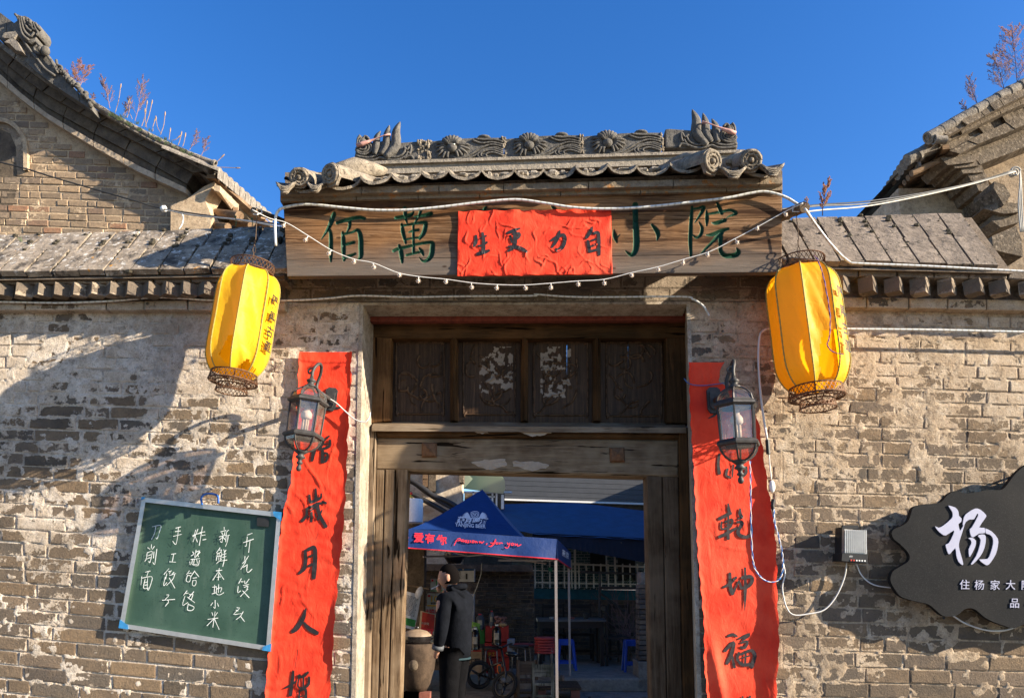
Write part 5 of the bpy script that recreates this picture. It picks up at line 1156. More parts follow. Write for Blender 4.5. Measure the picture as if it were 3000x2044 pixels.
lC = [(-420, -250), (0, 172), (60, 222), (133, 275), (265, 348), (398, 415), (570, 508)]; lD = [(-420, -290), (0, 138), (60, 185), (133, 240), (265, 312), (398, 388), (500, 440), (608, 502)]
lE = [(-420, -310), (0, 122), (88, 185), (110, 199), (190, 261), (283, 323), (376, 371), (442, 407), (553, 460), (619, 491)]
gm = MB().prism([at(x, y, YG) for x, y in [(-420, 900), (640, 900), (556, 600), (548, 560)]+[(a, b) for a, b in lA[::-1][1:]]], (0, .35, 0)).build('gable_wall', M_GM, lb)
y = 700; r = 0
while y > 235:
    x = -90-(r % 2)*26
    while x < 560:
        l = R.uniform(50, 64)*(.55 if R.random() < .12 else 1); x1 = x+l-4
        def yb(X, Y_): return Y_+.035*(X)-(.00014*(X-200)**2 if Y_ < 0 else 0)
        xm = (x+x1)/2; top = yb(xm, y-18)
        inside = top > at_x(lA, x1)+3 and top > at_x(lA, x)+3
        arch = xm < 62 and top < 505 and (top > 440 or (xm/88)**2+((top-440)/102)**2 < 1)
        if inside and not arch and x1 < 548 and yb(xm, y) < 720:
            yj = [R.uniform(-.8, .8) for _ in range(2)]
            brick_obj([(x, yb(x, y)+yj[0]), (x1, yb(x1, y)+yj[0]), (x1, yb(x1, y-17)+yj[1]), (x, yb(x, y-17)+yj[1])], YG, lb, M_GB, proud=R.uniform(.004, .014))
        x += l
    y -= 20.5; r += 1
# arched niche with stepped moulding
for (rx, ry, w_, Yd, m_) in ((84, 96, 12, YG-.05, M_GM), (72, 84, 20, YG-.01, M_GB)):
    n = 16; o_ = []; i_ = []
    for k in range(n+1):
        a = math.pi*k/n; o_.append((-4+rx*math.cos(a), 440-ry*math.sin(a))); i_.append((-4+(rx-w_)*math.cos(a), 440-(ry-w_)*math.sin(a)))
    o_ = [(-4+rx, 498)]+o_+[(-4-rx, 498)]; i_ = [(-4+rx-w_, 498)]+i_+[(-4-rx+w_, 498)]
    mb = MB(); m = len(o_); O = [at(a, b, Yd) for a, b in o_]; I = [at(a, b, Yd) for a, b in i_]; dv = Vector((0, .2, 0))
    mb.add(O+I+[v+dv for v in O]+[v+dv for v in I], [(a, a+1, m+a+1, m+a) for a in range(m-1)]+[(a, 2*m+a, 2*m+a+1, a+1) for a in range(m-1)]+[(m+a, m+a+1, 3*m+a+1, 3*m+a) for a in range(m-1)]); mb.build('niche_arch', m_, lb)
MB().prism([at(a, b, YG-.004) for a, b in [(48, 560), (22, 660), (-60, 660), (-60, 380), (-4, 376), (30, 392), (46, 430), (50, 500)]], (0, .002, 0)).build('niche_back', M_DKBRN, lb)
band('gable_moulding', lB, lA, YG-.13, .3, m_stone('pale_moulding', (.26, .20, .14), (.46, .36, .26)), lb, 24, 2, .004)
band('gable_course', lB2, lB, YG-.06, .3, M_DKBRN, lb, 24, 2, .006); band('gable_course', lC, lB2, YG-.10, .3, M_DKBRN, lb, 24, 2, .006)
band('gable_course', lD, lC, YG-.16, .45, M_DKBRN, lb, 20, 1, .008); band('verge_tile', lE, lD, YG-.24, .7, M_BTILE, lb, 34, 1, .012)
lF = [(a, b-5) for a, b in lE]; mb = MB()
T = [at(a, b, YG-.2) for a, b in along(lE, 30)]; mb.add(T+[v+Vector((0, 2.6, .0)) for v in T]+[v-Vector((0, -.05, .12)) for v in T]+[v+Vector((0, 2.6, -.12)) for v in T], [(i, i+1, 32+i, 31+i) for i in range(30)]+[(62+i, 93+i, 94+i, 63+i) for i in range(30)]+[(31+i, 32+i, 94+i, 93+i) for i in range(30)]); mb.build('roof_slope', M_BTILE, lb)
def roll(pl, Y, r, par, n, disc=True, mat=None):
    q = along(pl, n)
    for a, b in zip(q, q[1:]):
        A_, B_ = at(*a, Y), at(*b, Y); A_ = A_.lerp(B_, -.03)
        mb = MB(); mb.tube([A_, B_], [r*R.uniform(.9, 1.0), r*R.uniform(1.0, 1.1)], 12); mb.build('cover_tile', mat or M_BTILE, par, True, angle=50)
    if disc:
        E_ = at(*pl[-1], Y); D_ = (E_-at(*q[-2], Y)).normalized(); mb = MB(); ring = []
        qd = D_.to_track_quat('Z', 'Y').to_matrix(); mb.lathe([(0, .0), (r*1.15, .0), (r*1.15, .03), (r*.85, .032), (r*.8, .02), (r*.4, .02), (r*.35, .03), (0, .032)], 14, E_, qd); mb.build('end_disc', M_BTILE, par, angle=40)
roll([(272, 304), (330, 340), (400, 378), (470, 414), (540, 446), (628, 480)], YG-.2, .036, lb, 9, False)
o = at(630, 477, YG-.3); mb = MB(); mb.lathe([(.042, 0), (.042, .03), (.026, .03), (.026, -.06)], 14, o-Vector((.02, 0, 0)), (at(630, 477, YG-.3)-at(600, 463, YG-.3)).to_track_quat('Z', 'Y').to_matrix()); mb.build('tile_mouth', M_BTILE, lb, True, angle=40)
# carved ridge running down the gable with a beast at the top
rg = [(-20, 60), (40, 96), (85, 150), (120, 205), (150, 235), (200, 262), (250, 300), (272, 312)]; rt = [(-20, 22), (30, 60), (95, 105), (128, 150), (165, 195), (190, 232), (225, 268), (268, 306)]
band('hip_ridge', rt, [(a, b+6) for a, b in [(-20, 90), (40, 135), (88, 190), (120, 215), (160, 245), (205, 275), (250, 303), (272, 320)]], YG-.36, .3, M_RIDGE, lb, 16, 2, .01)
hb_ = MB().prism([at(a, b, YG-.42) for a, b in [(38, 100), (34, 72), (50, 60), (44, 44), (52, 42), (62, 47), (72, 46), (82, 50), (90, 58), (104, 66), (116, 74), (120, 88), (116, 100), (110, 106), (100, 98), (106, 112), (102, 122), (88, 128), (70, 118)]], (0, .22, 0)).build('ridge_beast', M_RIDGE, lb)
b_ = hb_.modifiers.new('worn', 'BEVEL'); b_.width = .025; b_.segments = 2; b_.limit_method = 'ANGLE'
mb = MB()
for w_ in (((62, 50), (66, 70), (72, 92), (90, 108), (100, 96)), ((68, 52), (74, 72), (82, 86), (92, 92)), ((78, 54), (84, 70), (94, 80), (92, 64), (84, 58)), ((58, 56), (60, 80), (68, 104), (84, 118)), ((98, 66), (104, 84), (112, 98), (106, 104)), ((104, 68), (112, 82), (118, 88)), ((50, 48), (44, 42)), ((95, 84), (100, 88), (104, 86))):
    mb.tube([at(a, b, YG-.435) for a, b in cat(w_, 4)], .016, 6)
for c, r_ in (((133, 150), .055), ((120, 148), .03), ((92, 70), .03)): mb.ball(at(*c, YG-.42), (r_, .05, r_*1.2))
for w_ in (((110, 135), (100, 142), (106, 154), (120, 160)), ((150, 175), (155, 190), (164, 198)), ((165, 176), (168, 190), (180, 196), (182, 208)), ((60, 108), (90, 150), (110, 175)), ((96, 112), (120, 140), (150, 180), (170, 215)), ((100, 160), (130, 200), (160, 222))): mb.tube([at(a, b, YG-.40) for a, b in cat(w_, 4)], .016, 6)
for i in range(26): u = i/25; x, y = 170+100*u+R.uniform(-5, 5), 205+95*u+R.uniform(-8, 5); mb.ball(at(x, y, YG-.38), (R.uniform(.02, .045), .04, R.uniform(.02, .05)), 6, 4)
mb.build('carving', M_RIDGE, lb, True)
for p_ in ([(6, 108), (12, 96), (44, 92), (50, 100), (40, 112), (14, 112)], [(12, 124), (34, 110), (50, 122), (66, 152), (48, 148), (28, 128)]): MB().prism([at(a, b, YG-.45) for a, b in p_], (0, .2, 0)).build('broken_tile', M_BTILE, lb)
# eave of the left house running back from the gable corner
def eaveline(par, a, b, Ya, Yb, n, mat, board=True, sgn=1, dr=.10):
    P_ = [at(a[0]+(b[0]-a[0])*i/n, a[1]+(b[1]-a[1])*i/n, Ya+(Yb-Ya)*i/n) for i in range(n+1)]
    for i in range(n):
        c = P_[i].lerp(P_[i+1], .5); d = (P_[i+1]-P_[i]); w = d.length*.46; d.normalize()
        k = 8; top = [c+d*w*math.cos(math.pi*j/k)+Vector((0, 0, w*.55*math.sin(math.pi*j/k))) for j in range(k+1)]
        back = Vector((-sgn*.7, 0, .30)); mb = MB(); m = k+1
        mb.add(top+[v+back for v in top]+[v+Vector((0, 0, -dr*(.5+.5*math.sin(math.pi*j/k))-.03)) for j, v in enumerate(top)], [(j, j+1, m+j+1, m+j) for j in range(k)]+[(j, 2*m+j, 2*m+j+1, j+1) for j in range(k)]); mb.build('eave_tile', mat, par)
    return P_
eaveline(lb, (638, 500), (800, 640), YG-.35, YG+2.1, 10, M_BTILE, dr=.13)
M_RAF = m_wood('rafter_timber', (.07, .042, .025), (.18, .115, .07), (.32, .22, .14), 'x', 1, .85, .7)
def quad4(nm, pts, mat, par, th=(0, .04, 0)): return MB().prism([at(*p_) for p_ in pts], th).build(nm, mat, par)
quad4('eave_board', [(606, 512, 8.3), (632, 512, 8.3), (800, 662, 10.6), (774, 668, 10.6)], M_RAF, lb, (0, .0, -.05))
quad4('eave_board', [(628, 540, 8.3), (645, 545, 8.3), (700, 600, 9.2), (690, 612, 9.2)], M_GM, lb, (0, .0, -.08))
quad4('soffit', [(560, 640, 8.6), (590, 545, 8.6), (628, 530, 8.6), (800, 672, 10.9), (800, 760, 11.2), (600, 760, 8.8)], M_DKBRN, lb, (.02, .1, 0))
quad4('corbel_pier', [(500, 720, YG-.12), (600, 720, YG-.12), (622, 640, YG-.12), (600, 585, YG-.12), (625, 545, YG-.12), (628, 532, YG-.12), (596, 548, YG-.12), (545, 585, YG-.12), (500, 600, YG-.12)], M_GM, lb, (0, .3, 0))
for i, (x, y, yc) in enumerate(((702, 633, 8.35), (735, 660, 9.0), (668, 665, 8.3))):
    e_ = at(x, y, yc); MB().tube([e_, e_+Vector((-.45, .35, .22))], .058 if i == 0 else .045, 12).build('rafter', M_RAF, lb)
for x, y, q in ((680, 640, 0), (760, 655, 0)): e_ = at(x, y, 9.2); MB().box(e_, (.06, .5, .09), rotm('Z', 30)).build('eave_block', M_RAF, lb)
# ---- right house
YR_ = 7.6
rb = thing('courtyard_house', 'right brick house with stepped corbelled gable and round tile ends above the coping', 'house', at(3000, 640, YR_))
z6 = lambda pts: [(2560+a/1.993, 250+b/1.993) for a, b in pts]
rT = z6([(340, 300), (480, 225), (600, 155), (760, 65), (877, 5), (1900, -560)]); rS = z6([(380, 318), (560, 225), (700, 150), (877, 60), (1900, -440)])
r1 = z6([(400, 345), (560, 262), (720, 180), (877, 110), (1900, -370)]); r2 = z6([(440, 385), (580, 310), (740, 235), (877, 170), (1900, -290)]); r3 = z6([(500, 400), (620, 340), (760, 285), (877, 235), (1900, -220)])
r4 = z6([(570, 410), (680, 365), (780, 325), (877, 285), (1900, -150)]); r5 = z6([(620, 465), (720, 425), (800, 395), (877, 360), (1900, -60)])
MB().prism([at(x, y, YR_) for x, y in [(2860, 900), (2960, 600), (2870, 500)]+r5+[(3520, 900)]], (0, .35, 0)).build('gable_wall', m_mortar('right_gable_plaster', [(.26, .19, .125), (.36, .27, .18), (.46, .36, .26)]), rb)  # darker than the left gable: weak light on this face put into the colour
M_ST = m_stone('weathered_course', (.065, .05, .036), (.20, .155, .11), (.31, .25, .185), 1.6)
band('verge_tile', rT, rS, YR_-.50, .6, M_ST, rb, 28, 1, .015); band('gable_course', rS, r1, YR_-.40, .45, M_ST, rb, 26, 2, .02); band('gable_course', r1, r2, YR_-.30, .4, M_ST, rb, 22, 1, .025)
band('gable_course', r2, r3, YR_-.34, .4, M_ST, rb, 26, 2, .015); band('gable_course', r3, r4, YR_-.20, .3, M_ST, rb, 24, 2, .02); band('gable_course', r4, r5, YR_-.24, .3, M_ST, rb, 20, 2, .015)
roll(z6([(1900, -570), (877, -5), (760, 55), (600, 145), (480, 212), (328, 303)]), YR_-.46, .060, rb, 24)
c_ = z6([(420, 320), (368, 318)]); roll([c_[0], c_[1]], YR_-.5, .045, rb, 1); c_ = z6([(330, 355), (262, 405)]); roll([c_[0], c_[1]], YR_-.3, .062, rb, 1)
T = [at(a, b, YR_-.4) for a, b in along(rT, 20)]; mb = MB(); mb.add(T+[v+Vector((0, 2.5, 0)) for v in T]+[v-Vector((0, 0, .1)) for v in T]+[v+Vector((0, 2.5, -.1)) for v in T], [(i, i+1, 22+i, 21+i) for i in range(20)]+[(42+i, 63+i, 64+i, 43+i) for i in range(20)]); mb.build('roof_slope', M_BTILE, rb)
E_ = z6([(275, 430), (5, 790)])
for i in range(13):
    u = i/12; c_ = at(E_[0][0]+(E_[1][0]-E_[0][0])*u+2, E_[0][1]+(E_[1][1]-E_[0][1])*u-2, YR_-.3+2.7*u); MB().tube([c_+Vector((-.16, 0, -.02)), c_+Vector((.3, 0, .22))], [.062, .056], 12).build('cover_tile', M_BTILE, rb, True, angle=50)
    MB().tube([c_+Vector((-.08, .08, -.13)), c_+Vector((.3, .08, .05))], .035, 8).build('rafter', M_RAF, rb)
eaveline(rb, E_[0], E_[1], YR_-.3, YR_+2.4, 11, M_BTILE, sgn=-1, dr=.12)
quad4('eave_board', [(*z6([(440, 345)])[0], 7.2), (*z6([(400, 350)])[0], 7.2), (*z6([(90, 770)])[0], 9.8), (*z6([(150, 775)])[0], 9.8)], M_RAF, rb, (0, 0, -.05))
quad4('soffit', [(*z6([(500, 400)])[0], 7.5), (*z6([(400, 400)])[0], 7.5), (*z6([(110, 800)])[0], 10), (*z6([(900, 1000)])[0], 8.2), (*z6([(760, 640)])[0], 7.9)], M_ST, rb, (0, .1, 0))
for i in range(8):      # curved corbel at the gable foot
    a = z6([(392+i*46, 425+i*i*6.5), (560+i*24, 400+i*i*7.5), (590+i*24, 440+(i+1)**2*7.5), (430+i*46, 460+(i+1)**2*6.2)])
    MB().prism([at(x, y, YR_-.28+i*.02) for x, y in a], (0, .4, 0)).build('corbel_brick', M_ST, rb)
for i, p_ in enumerate(([(705, 560), (760, 580), (800, 640), (760, 700), (700, 600)], [(660, 700), (760, 680), (850, 690), (850, 740), (760, 750), (640, 720)], [(700, 755), (840, 750), (850, 800), (740, 830), (690, 790)], [(690, 880), (830, 820), (862, 900), (870, 1000), (700, 960)])):
    MB().prism([at(x, y, YR_-.45+.05*i-(1.5 if i == 3 else 0)) for x, y in z6(p_)], (0, .35, 0)).build('corbel_block', M_ST, rb)
for x, y in ((235, 640), (185, 700), (280, 610)):
    c_ = z6([(x, y)])[0]; e_ = at(*c_, 8.6); MB().tube([e_, e_+Vector((1.2, .2, .28))], .055, 12).build('rafter', M_RAF, rb)
# ---- cables between the houses
M_GRC = plain('grey_cable', (.10, .10, .095), .6); M_PALE = plain('pale_cable', (.38, .36, .32), .6)
wire('cable', 'black power cable crossing the left gable', [at(x, y, Y) for x, y, Y in ((-300, 430, 7.7), (0, 476, 7.7), (190, 530, 7.8), (400, 590, 7.9), (478, 612, 7.9), (640, 636, 7.0), (800, 655, 6.0), (840, 660, 5.6))], .009, M_BLK)
wire('cable', 'pale cable beside the black one from the gable insulator to the gate roof', [at(x, y, Y) for x, y, Y in ((484, 614, 7.86), (560, 630, 7.3), (700, 644, 6.6), (838, 668, 5.6))], .007, M_PALE)
ci = thing('cable_insulator', 'small white insulator with drooping wire ends on the left gable', 'insulator', at(480, 612, 7.9)); MB().lathe([(0, -.03), (.03, -.03), (.04, 0), (.03, .03), (0, .03)], 12, at(480, 612, 7.9), rotm('Y', 70)).build('spool', M_WHITE, ci, True)
wire('drop_wire', '', A(7.95, (490, 618), (520, 620), (536, 632), (534, 655), (524, 672)), .008, M_WIRE, par=ci)
for i, (x0, y0, yy) in enumerate(((2290, 612, 602), (2290, 616, 606), (2290, 630, 618))):
    wire('cable', ('upper', 'middle', 'lower')[i]+' of the three overhead cables running from the gate to the right house', [at(x, y, Y) for x, y, Y in ((2280, y0+2, 4.7), (2400, y0-12-i, 5.2), (2540, 590+i*7, 5.8), (2700, 566+i*4, 6.4), (2850, 535+i*2, 6.9), (2975, 497+i*3, 7.0))], .0065, (M_BLK, M_GRC, M_PALE)[i], group=None)
cc_ = thing('cable_coil', 'coil of pale cable hanging at the right house corner', 'cable', at(2978, 500, 7.0)); c0 = at(2977, 500, 7.0)
MB().tube([c0+Vector((math.cos(i*.5)*.045*(1-i*.01), i*.002, math.sin(i*.5)*.045*(1-i*.01))) for i in range(38)], .008, 5).build('coil', M_PALE, cc_, True)
for i in range(3): wire('drop_wire', '', [c0+Vector((.04, 0, 0)), *A(7.0, (2988+i*2, 540), (2984+i*5, 600), (2990+i*4, 680))], .007, M_PALE, par=cc_)
# ================================================================ dry weeds on the roofs
M_TW = plain('dry_stem', (.20, .12, .115), .9, 0, .3, 30, 0); M_SEED = plain('russet_seed', (.30, .13, .07), .9, 0, .4, 80, 0); M_STRAW = plain('straw', (.30, .20, .12), .9, 0, .3, 60, 0); M_GRN = plain('green_leaf', (.10, .13, .05), .9, 0, .3, 60, 0)
def weed(label, base, h, seed, lean=0, wid=.45, dens=1.25, seedcol=None, group=None, r0=.0045):
    rr = random.Random(seed); T_ = thing('dry_weed', label, 'weed', base, group); mb = MB(); ms = MB()
    def br(p, d, L_, r_, lev):
        n = 5; q = [p]
        for i in range(n):
            d = (d+Vector((rr.uniform(-.10, .10), rr.uniform(-.10, .10), .05))).normalized(); q.append(q[-1]+d*L_/n)
        mb.tube(q, [r_*(1-.6*i/n) for i in range(n+1)], 3, False)
        if lev < 3:
            m = int((15, 10, 5)[lev]*dens)
            for i in range(m):
                u = (i+.6)/m*(.95)+.05 if lev else .15+.83*i/m; k = min(n-1, int(u*n)); o_ = q[k].lerp(q[k+1], u*n-k)
                a = rr.uniform(0, 6.28); s_ = Vector((math.cos(a), math.sin(a)*.8, 0)); dd = (d*.75+s_*wid*1.5).normalized(); br(o_, dd, L_*(.42 if lev == 0 else .38)*(1.15-.75*u), r_*.5, lev+1)
        else:
            for i in range(2): 
                c = q[-1-i*2]; e_ = rr.uniform(.0025, .005); ms.add([c+Vector((-e_, 0, 0)), c+Vector((0, 0, -e_*1.3)), c+Vector((e_, 0, 0)), c+Vector((0, e_, e_*1.5))], [(0, 1, 2), (0, 2, 3), (0, 3, 1), (1, 3, 2)])
    br(base, Vector((lean, 0, 1)).normalized(), h, r0, 0)
    mb.build('stems', M_TW, T_); tag(ms.build('seeds', seedcol or M_SEED, T_), kind='stuff'); return T_
Yw = YG-.3
def ht(y0, y1, Y): return (at(0, y1, Y)-at(0, y0, Y)).z
g1 = 'dry weeds growing on the left roof'
weed('large russet weed beside the carved roof beast', at(205, 262, Yw), .40, 1, .35, .55, 1.05, M_SEED, g1); weed('russet weed leaning over the hip ridge', at(228, 262, Yw), .36, 2, .3, .5, .9, M_SEED, g1)
weed('tall narrow purple weed standing mid slope', at(322, 318, Yw), .42, 3, -.25, .3, .9, M_TW, g1); weed('tall open purple weed right of the grass heads', at(395, 355, Yw), .52, 4, .30, .32, .9, M_TW, g1)
weed('small purple weed between the two tall ones', at(365, 345, Yw), .30, 5, .0, .4, .7, M_TW, g1); weed('purple weed near the lower end of the left roof', at(555, 440, Yw), .28, 6, .3, .5, .7, M_TW, g1); weed('spreading purple weed above the last cover tile', at(590, 455, Yw), .24, 7, .45, .6, .7, M_TW, g1)
weed('little bare weed low on the hip ridge', at(265, 300, Yw), .14, 8, .3, .6, .6, M_TW, g1)
def stalks(label, items, Y, mat=None):
    T_ = thing('grass_tuft', label, 'grass', at(*items[0][0], Y)); 
    for (a, b, c) in items:
        P_ = [at(*a, Y), at((a[0]+b[0])/2+c, (a[1]+b[1])/2, Y), at(*b, Y)]; P_ = [Vector(v) for v in cat(P_, 4)]; s_ = MB().tube(P_, .0038, 4).build('stalk', mat or M_STRAW, T_)
        dv = (P_[-1]-P_[-2]).normalized(); MB().tube([P_[-1], P_[-1]+dv*.02, P_[-1]+dv*.045, P_[-1]+dv*.06], [.004, .008, .007, .003], 6).build('seed_head', M_STRAW, s_)
    return T_
stalks('pale foxtail grasses standing on the left roof slope', [((338, 330), (353, 258), 2), ((360, 340), (375, 302), 1), ((372, 345), (380, 310), 2), ((425, 372), (444, 306), 2), ((415, 370), (430, 308), 3), ((448, 385), (452, 358), -2), ((470, 395), (483, 340), 3), ((473, 393), (458, 352), -4), ((495, 410), (498, 388), 0), ((522, 425), (530, 398), 1), ((535, 430), (542, 402), 1), ((505, 412), (520, 405), 3), ((388, 350), (372, 322), 2), ((430, 375), (425, 330), -2)], Yw)
stalks('bent foxtail stems at the left eave corner', [((640, 490), (690, 492), 0), ((632, 478), (648, 462), 0)], Yw+.05)
tu = thing('green_tuft', 'green moss and grass tufts between the left roof tiles', 'grass', at(480, 410, Yw)); mb = MB()
for cx, cy in [(355, 342), (362, 346), (480, 408), (486, 412), (400, 362), (500, 420), (440, 384)]+[(R.uniform(300, 560), 0) for _ in range(26)]:
    if cy == 0: cy = at_x(lE, cx)-8
    for i in range(10):
        c = at(cx+R.uniform(-7, 7), cy+R.uniform(-2, 4), Yw); d_ = Vector((R.uniform(-.03, .03), R.uniform(-.02, .02), R.uniform(.02, .06))); mb.add([c-Vector((.004, 0, 0)), c+Vector((.004, 0, 0)), c+d_], [(0, 1, 2)])
tag(mb.build('blades', M_GRN, tu), kind='stuff')
g2 = 'dry weeds growing on the right roof'
weed('tall russet weed at the top right on the right roof', at(2985, 268, YR_-.4), .78, 11, -.02, .45, 1.2, M_SEED, g2); weed('bushy purple weed left of the tall russet one on the right roof', at(2950, 282, YR_-.4), .50, 12, -.2, .5, 1.1, M_TW, g2)
weed('slender purple weed midway along the right roof edge', at(2868, 318, YR_-.4), .38, 13, -.15, .4, .8, M_TW, g2); weed('low bare weed on the lower right roof edge', at(2840, 330, YR_-.4), .16, 14, -.5, .6, .6, M_TW, g2)
weed('small russet weed standing alone on the right coping', at(2410, 632, 4.9), .25, 15, -.05, .25, .9, M_SEED)
weed('tiny dry twigs caught on the right pole end', at(2362, 603, 3.92), .05, 16, .2, .6, .5, M_TW, r0=.001)
gp = thing('small_plant', 'small pale green plant rooted in the left wall coping', 'plant', at(68, 745, 4.5)); mb = MB(); rr = random.Random(4)
for i in range(60):
    c = at(68+rr.gauss(0, 12), 738+rr.uniform(-6, 6), 4.42); d_ = Vector((rr.uniform(-.03, .03), -.01, rr.uniform(.0, .04))); e_ = Vector((d_.z, 0, -d_.x))*.25; mb.add([c, c+d_*.5+e_, c+d_, c+d_*.5-e_], [(0, 1, 2, 3)])
for i in range(16): c = at(62+rr.uniform(-5, 5), 735-i*2.4, 4.42); d_ = Vector((rr.uniform(-.02, .02), 0, .012)); mb.add([c, c+d_*.5+Vector((0, 0, .006)), c+d_, c+d_*.5-Vector((0, 0, .006))], [(0, 1, 2, 3)])
tag(mb.build('leaves', plain('pale_leaf', (.22, .25, .13), .9, 0, .3, 80, 0), gp), kind='stuff'); MB().tube(A(4.42, (64, 746), (63, 720), (62, 702)), .003, 4).build('stem', M_GRN, gp)
for x, y in ((690, 655), (738, 660)):
    q = thing('small_weed', 'tiny weed sprouting at the top of the left coping, %s' % ('nearer the gable' if x == 690 else 'nearer the lantern pole'), 'weed', at(x, y, 4.7)); MB().tube(A(4.7, (x, y+8), (x+2, y-6), (x, y-20)), .003, 4).build('stem', M_GRN, q); MB().ball(at(x, y-20, 4.7), .008, 6, 4).build('bud', M_GRN, q)
# ================================================================ courtyard beyond the gate
def slabm(name, q, z0, z1, mat, par=None):
    return MB().add([Vector((x, y, z0)) for x, y in q]+[Vector((x, y, z1)) for x, y in q], [(0, 3, 2, 1), (4, 5, 6, 7), (0, 1, 5, 4), (1, 2, 6, 5), (2, 3, 7, 6), (3, 0, 4, 7)]).build(name, mat, par)
M_EARTH = m_stone('ground_earth', (.10, .085, .07), (.19, .16, .13), None, .5); M_PAVE = m_stone('paving', (.13, .115, .10), (.26, .235, .205), None, .7)
gd = MB().grid(lambda u, v: Vector((-300+600*u, -200+700*v, 0)), 12, 12).build('ground', M_EARTH, None, loc=Vector((0, 0, 0))); tag(gd, kind='structure')
cy = thing('courtyard_paving', 'worn flagstones in the courtyard behind the gate', 'paving', (0, 9.5, 0)); cy['kind'] = 'structure'; del cy['label']; del cy['category']; cy.name = 'path'
rr = random.Random(2); y = 7.6
while y < 11.1:
    d_ = rr.uniform(.45, .65); x = -2.4+rr.uniform(-.3, 0)
    while x < 2.6:
        w_ = rr.uniform(.45, .95); j = lambda: rr.uniform(-.05, .05)
        slabm('paving_stone', [(x+.012, y+.012+j()*.3), (x+w_-.012+j(), y+.01), (x+w_-.012+j(), y+d_-.015), (x+.012, y+d_-.015+j()*.3)], -.03, rr.uniform(.012, .03), M_PAVE, cy); x += w_
    y += d_
stp = thing('stone_step', 'raised stone terrace edge under the dining table', 'step', (1.2, 11.5, 0)); stp['kind'] = 'structure'; del stp['label']; del stp['category']; stp.name = 'pavement'
slabm('kerb_stone', [(.74, 11.1), (2.15, 11.1), (2.15, 11.5), (.74, 11.5)], 0, .21, M_PAVE, stp).modifiers.new('worn', 'BEVEL').width = .03
slabm('terrace', [(-.2, 11.5), (3.5, 11.5), (3.5, 15), (-.2, 15)], 0, .20, M_PAVE, stp); slabm('kerb_stone', [(2.17, 11.1), (3.4, 11.1), (3.4, 11.5), (2.17, 11.5)], 0, .2, M_PAVE, stp)
def pb(nm, x0, y0, x1, y1, Y, d, mat, par, sk=0):
    """box whose front face is the photo rectangle at depth Y"""
    a = [at(x0, y1, Y), at(x1, y1+sk, Y), at(x1, y0+sk, Y), at(x0, y0, Y)]
    # keep the sides upright
    a[3].x = a[0].x; a[2].x = a[1].x
    return MB().prism(a, (0, d, 0)).build(nm, mat, par)
def P(nm, label, cat_, x, y, Y, group=None): return thing(nm, label, cat_, at(x, y, Y), group)
# house body sized to shade the courtyard, plus an unseen wall added as sun blocker
MB().box((6.9, 8.75, 3.0), (5.0, 1.9, 6.0)).build('side_wall', M_GM, rb)
bw = thing('shade_wall', 'plain unseen brick wall added along the right side to shade the courtyard', 'wall', (4.3, 13, 0)); MB().box((4.4, 12.0, 2.6), (.3, 4.6, 5.2)).build('wall_body', M_GM, bw); MB().box((4.4, 17.3, 2.15), (.3, 6, 4.3)).build('wall_body', M_GM, bw)
# left building with lit plaster, pipes and tank
lw = P('plaster_house', 'sunlit tan plaster wall with a timber post, seen above the blue canopy', 'house', 1250, 1450, 13.2)
M_LIT = m_stone('tan_plaster', (.36, .27, .18), (.58, .49, .38), None, .5)
MB().prism([at(x, y, 13.2) for x, y in ((900, 1700), (1352, 1700), (1354, 1240), (900, 1220))], (0, .5, 0)).build('wall', M_LIT, lw)
pb('post', 1238, 1300, 1252, 1425, 13.1, .1, M_RAF, lw); pb('post', 1255, 1300, 1276, 1438, 13.12, .08, M_DKBRN, lw); pb('eave_end', 1346, 1374, 1358, 1412, 13.0, .3, M_ST, lw)
lwb = MB().box((-3.9, 11.0, 2.3), (.3, 6.5, 4.6)).build('side_wall', M_LIT, lw)
M_PIPE = plain('pipe_lagging', (.022, .021, .021), .45, 0, .3, 20, .3)
for i, q in enumerate(([(1150, 1385), (1203, 1406), (1240, 1430), (1270, 1452), (1310, 1468), (1356, 1496)], [(1150, 1425), (1206, 1446), (1240, 1463), (1275, 1482), (1310, 1502)], [(1150, 1392), (1208, 1414), (1244, 1440), (1290, 1470), (1340, 1497)])):
    wire('drain_pipe', ('upper', 'lower', 'middle')[i]+' of the three black pipes sloping down the sunlit plaster wall', A(12.9, *q), (.05, .045, .03)[i], M_PIPE, 'pipe', n=10)
tk = P('water_tank', 'white cylindrical water tank behind the left door post', 'tank', 1215, 1525, 11.0); c = at(1212, 1530, 11.0); MB().lathe([(0, .0), (.135, 0), (.135, .33), (.12, .35), (0, .355)], 20, c).build('shell', M_WHITE, tk, True, angle=40)
MB().box((c.x, c.y+.3, c.z/2), (.3, .3, c.z-.01)).build('stand', M_DKBRN, tk)
for dx, dz, col in ((-.04, .43, (.5, .03, .02)), (-.055, .39, (.55, .4, .03)), (-.03, .37, (.45, .3, .05))): MB().ball(c+Vector((dx, -.05, dz)), .022, 8, 6).build('valve', plain('valve_paint', col, .5), tk)
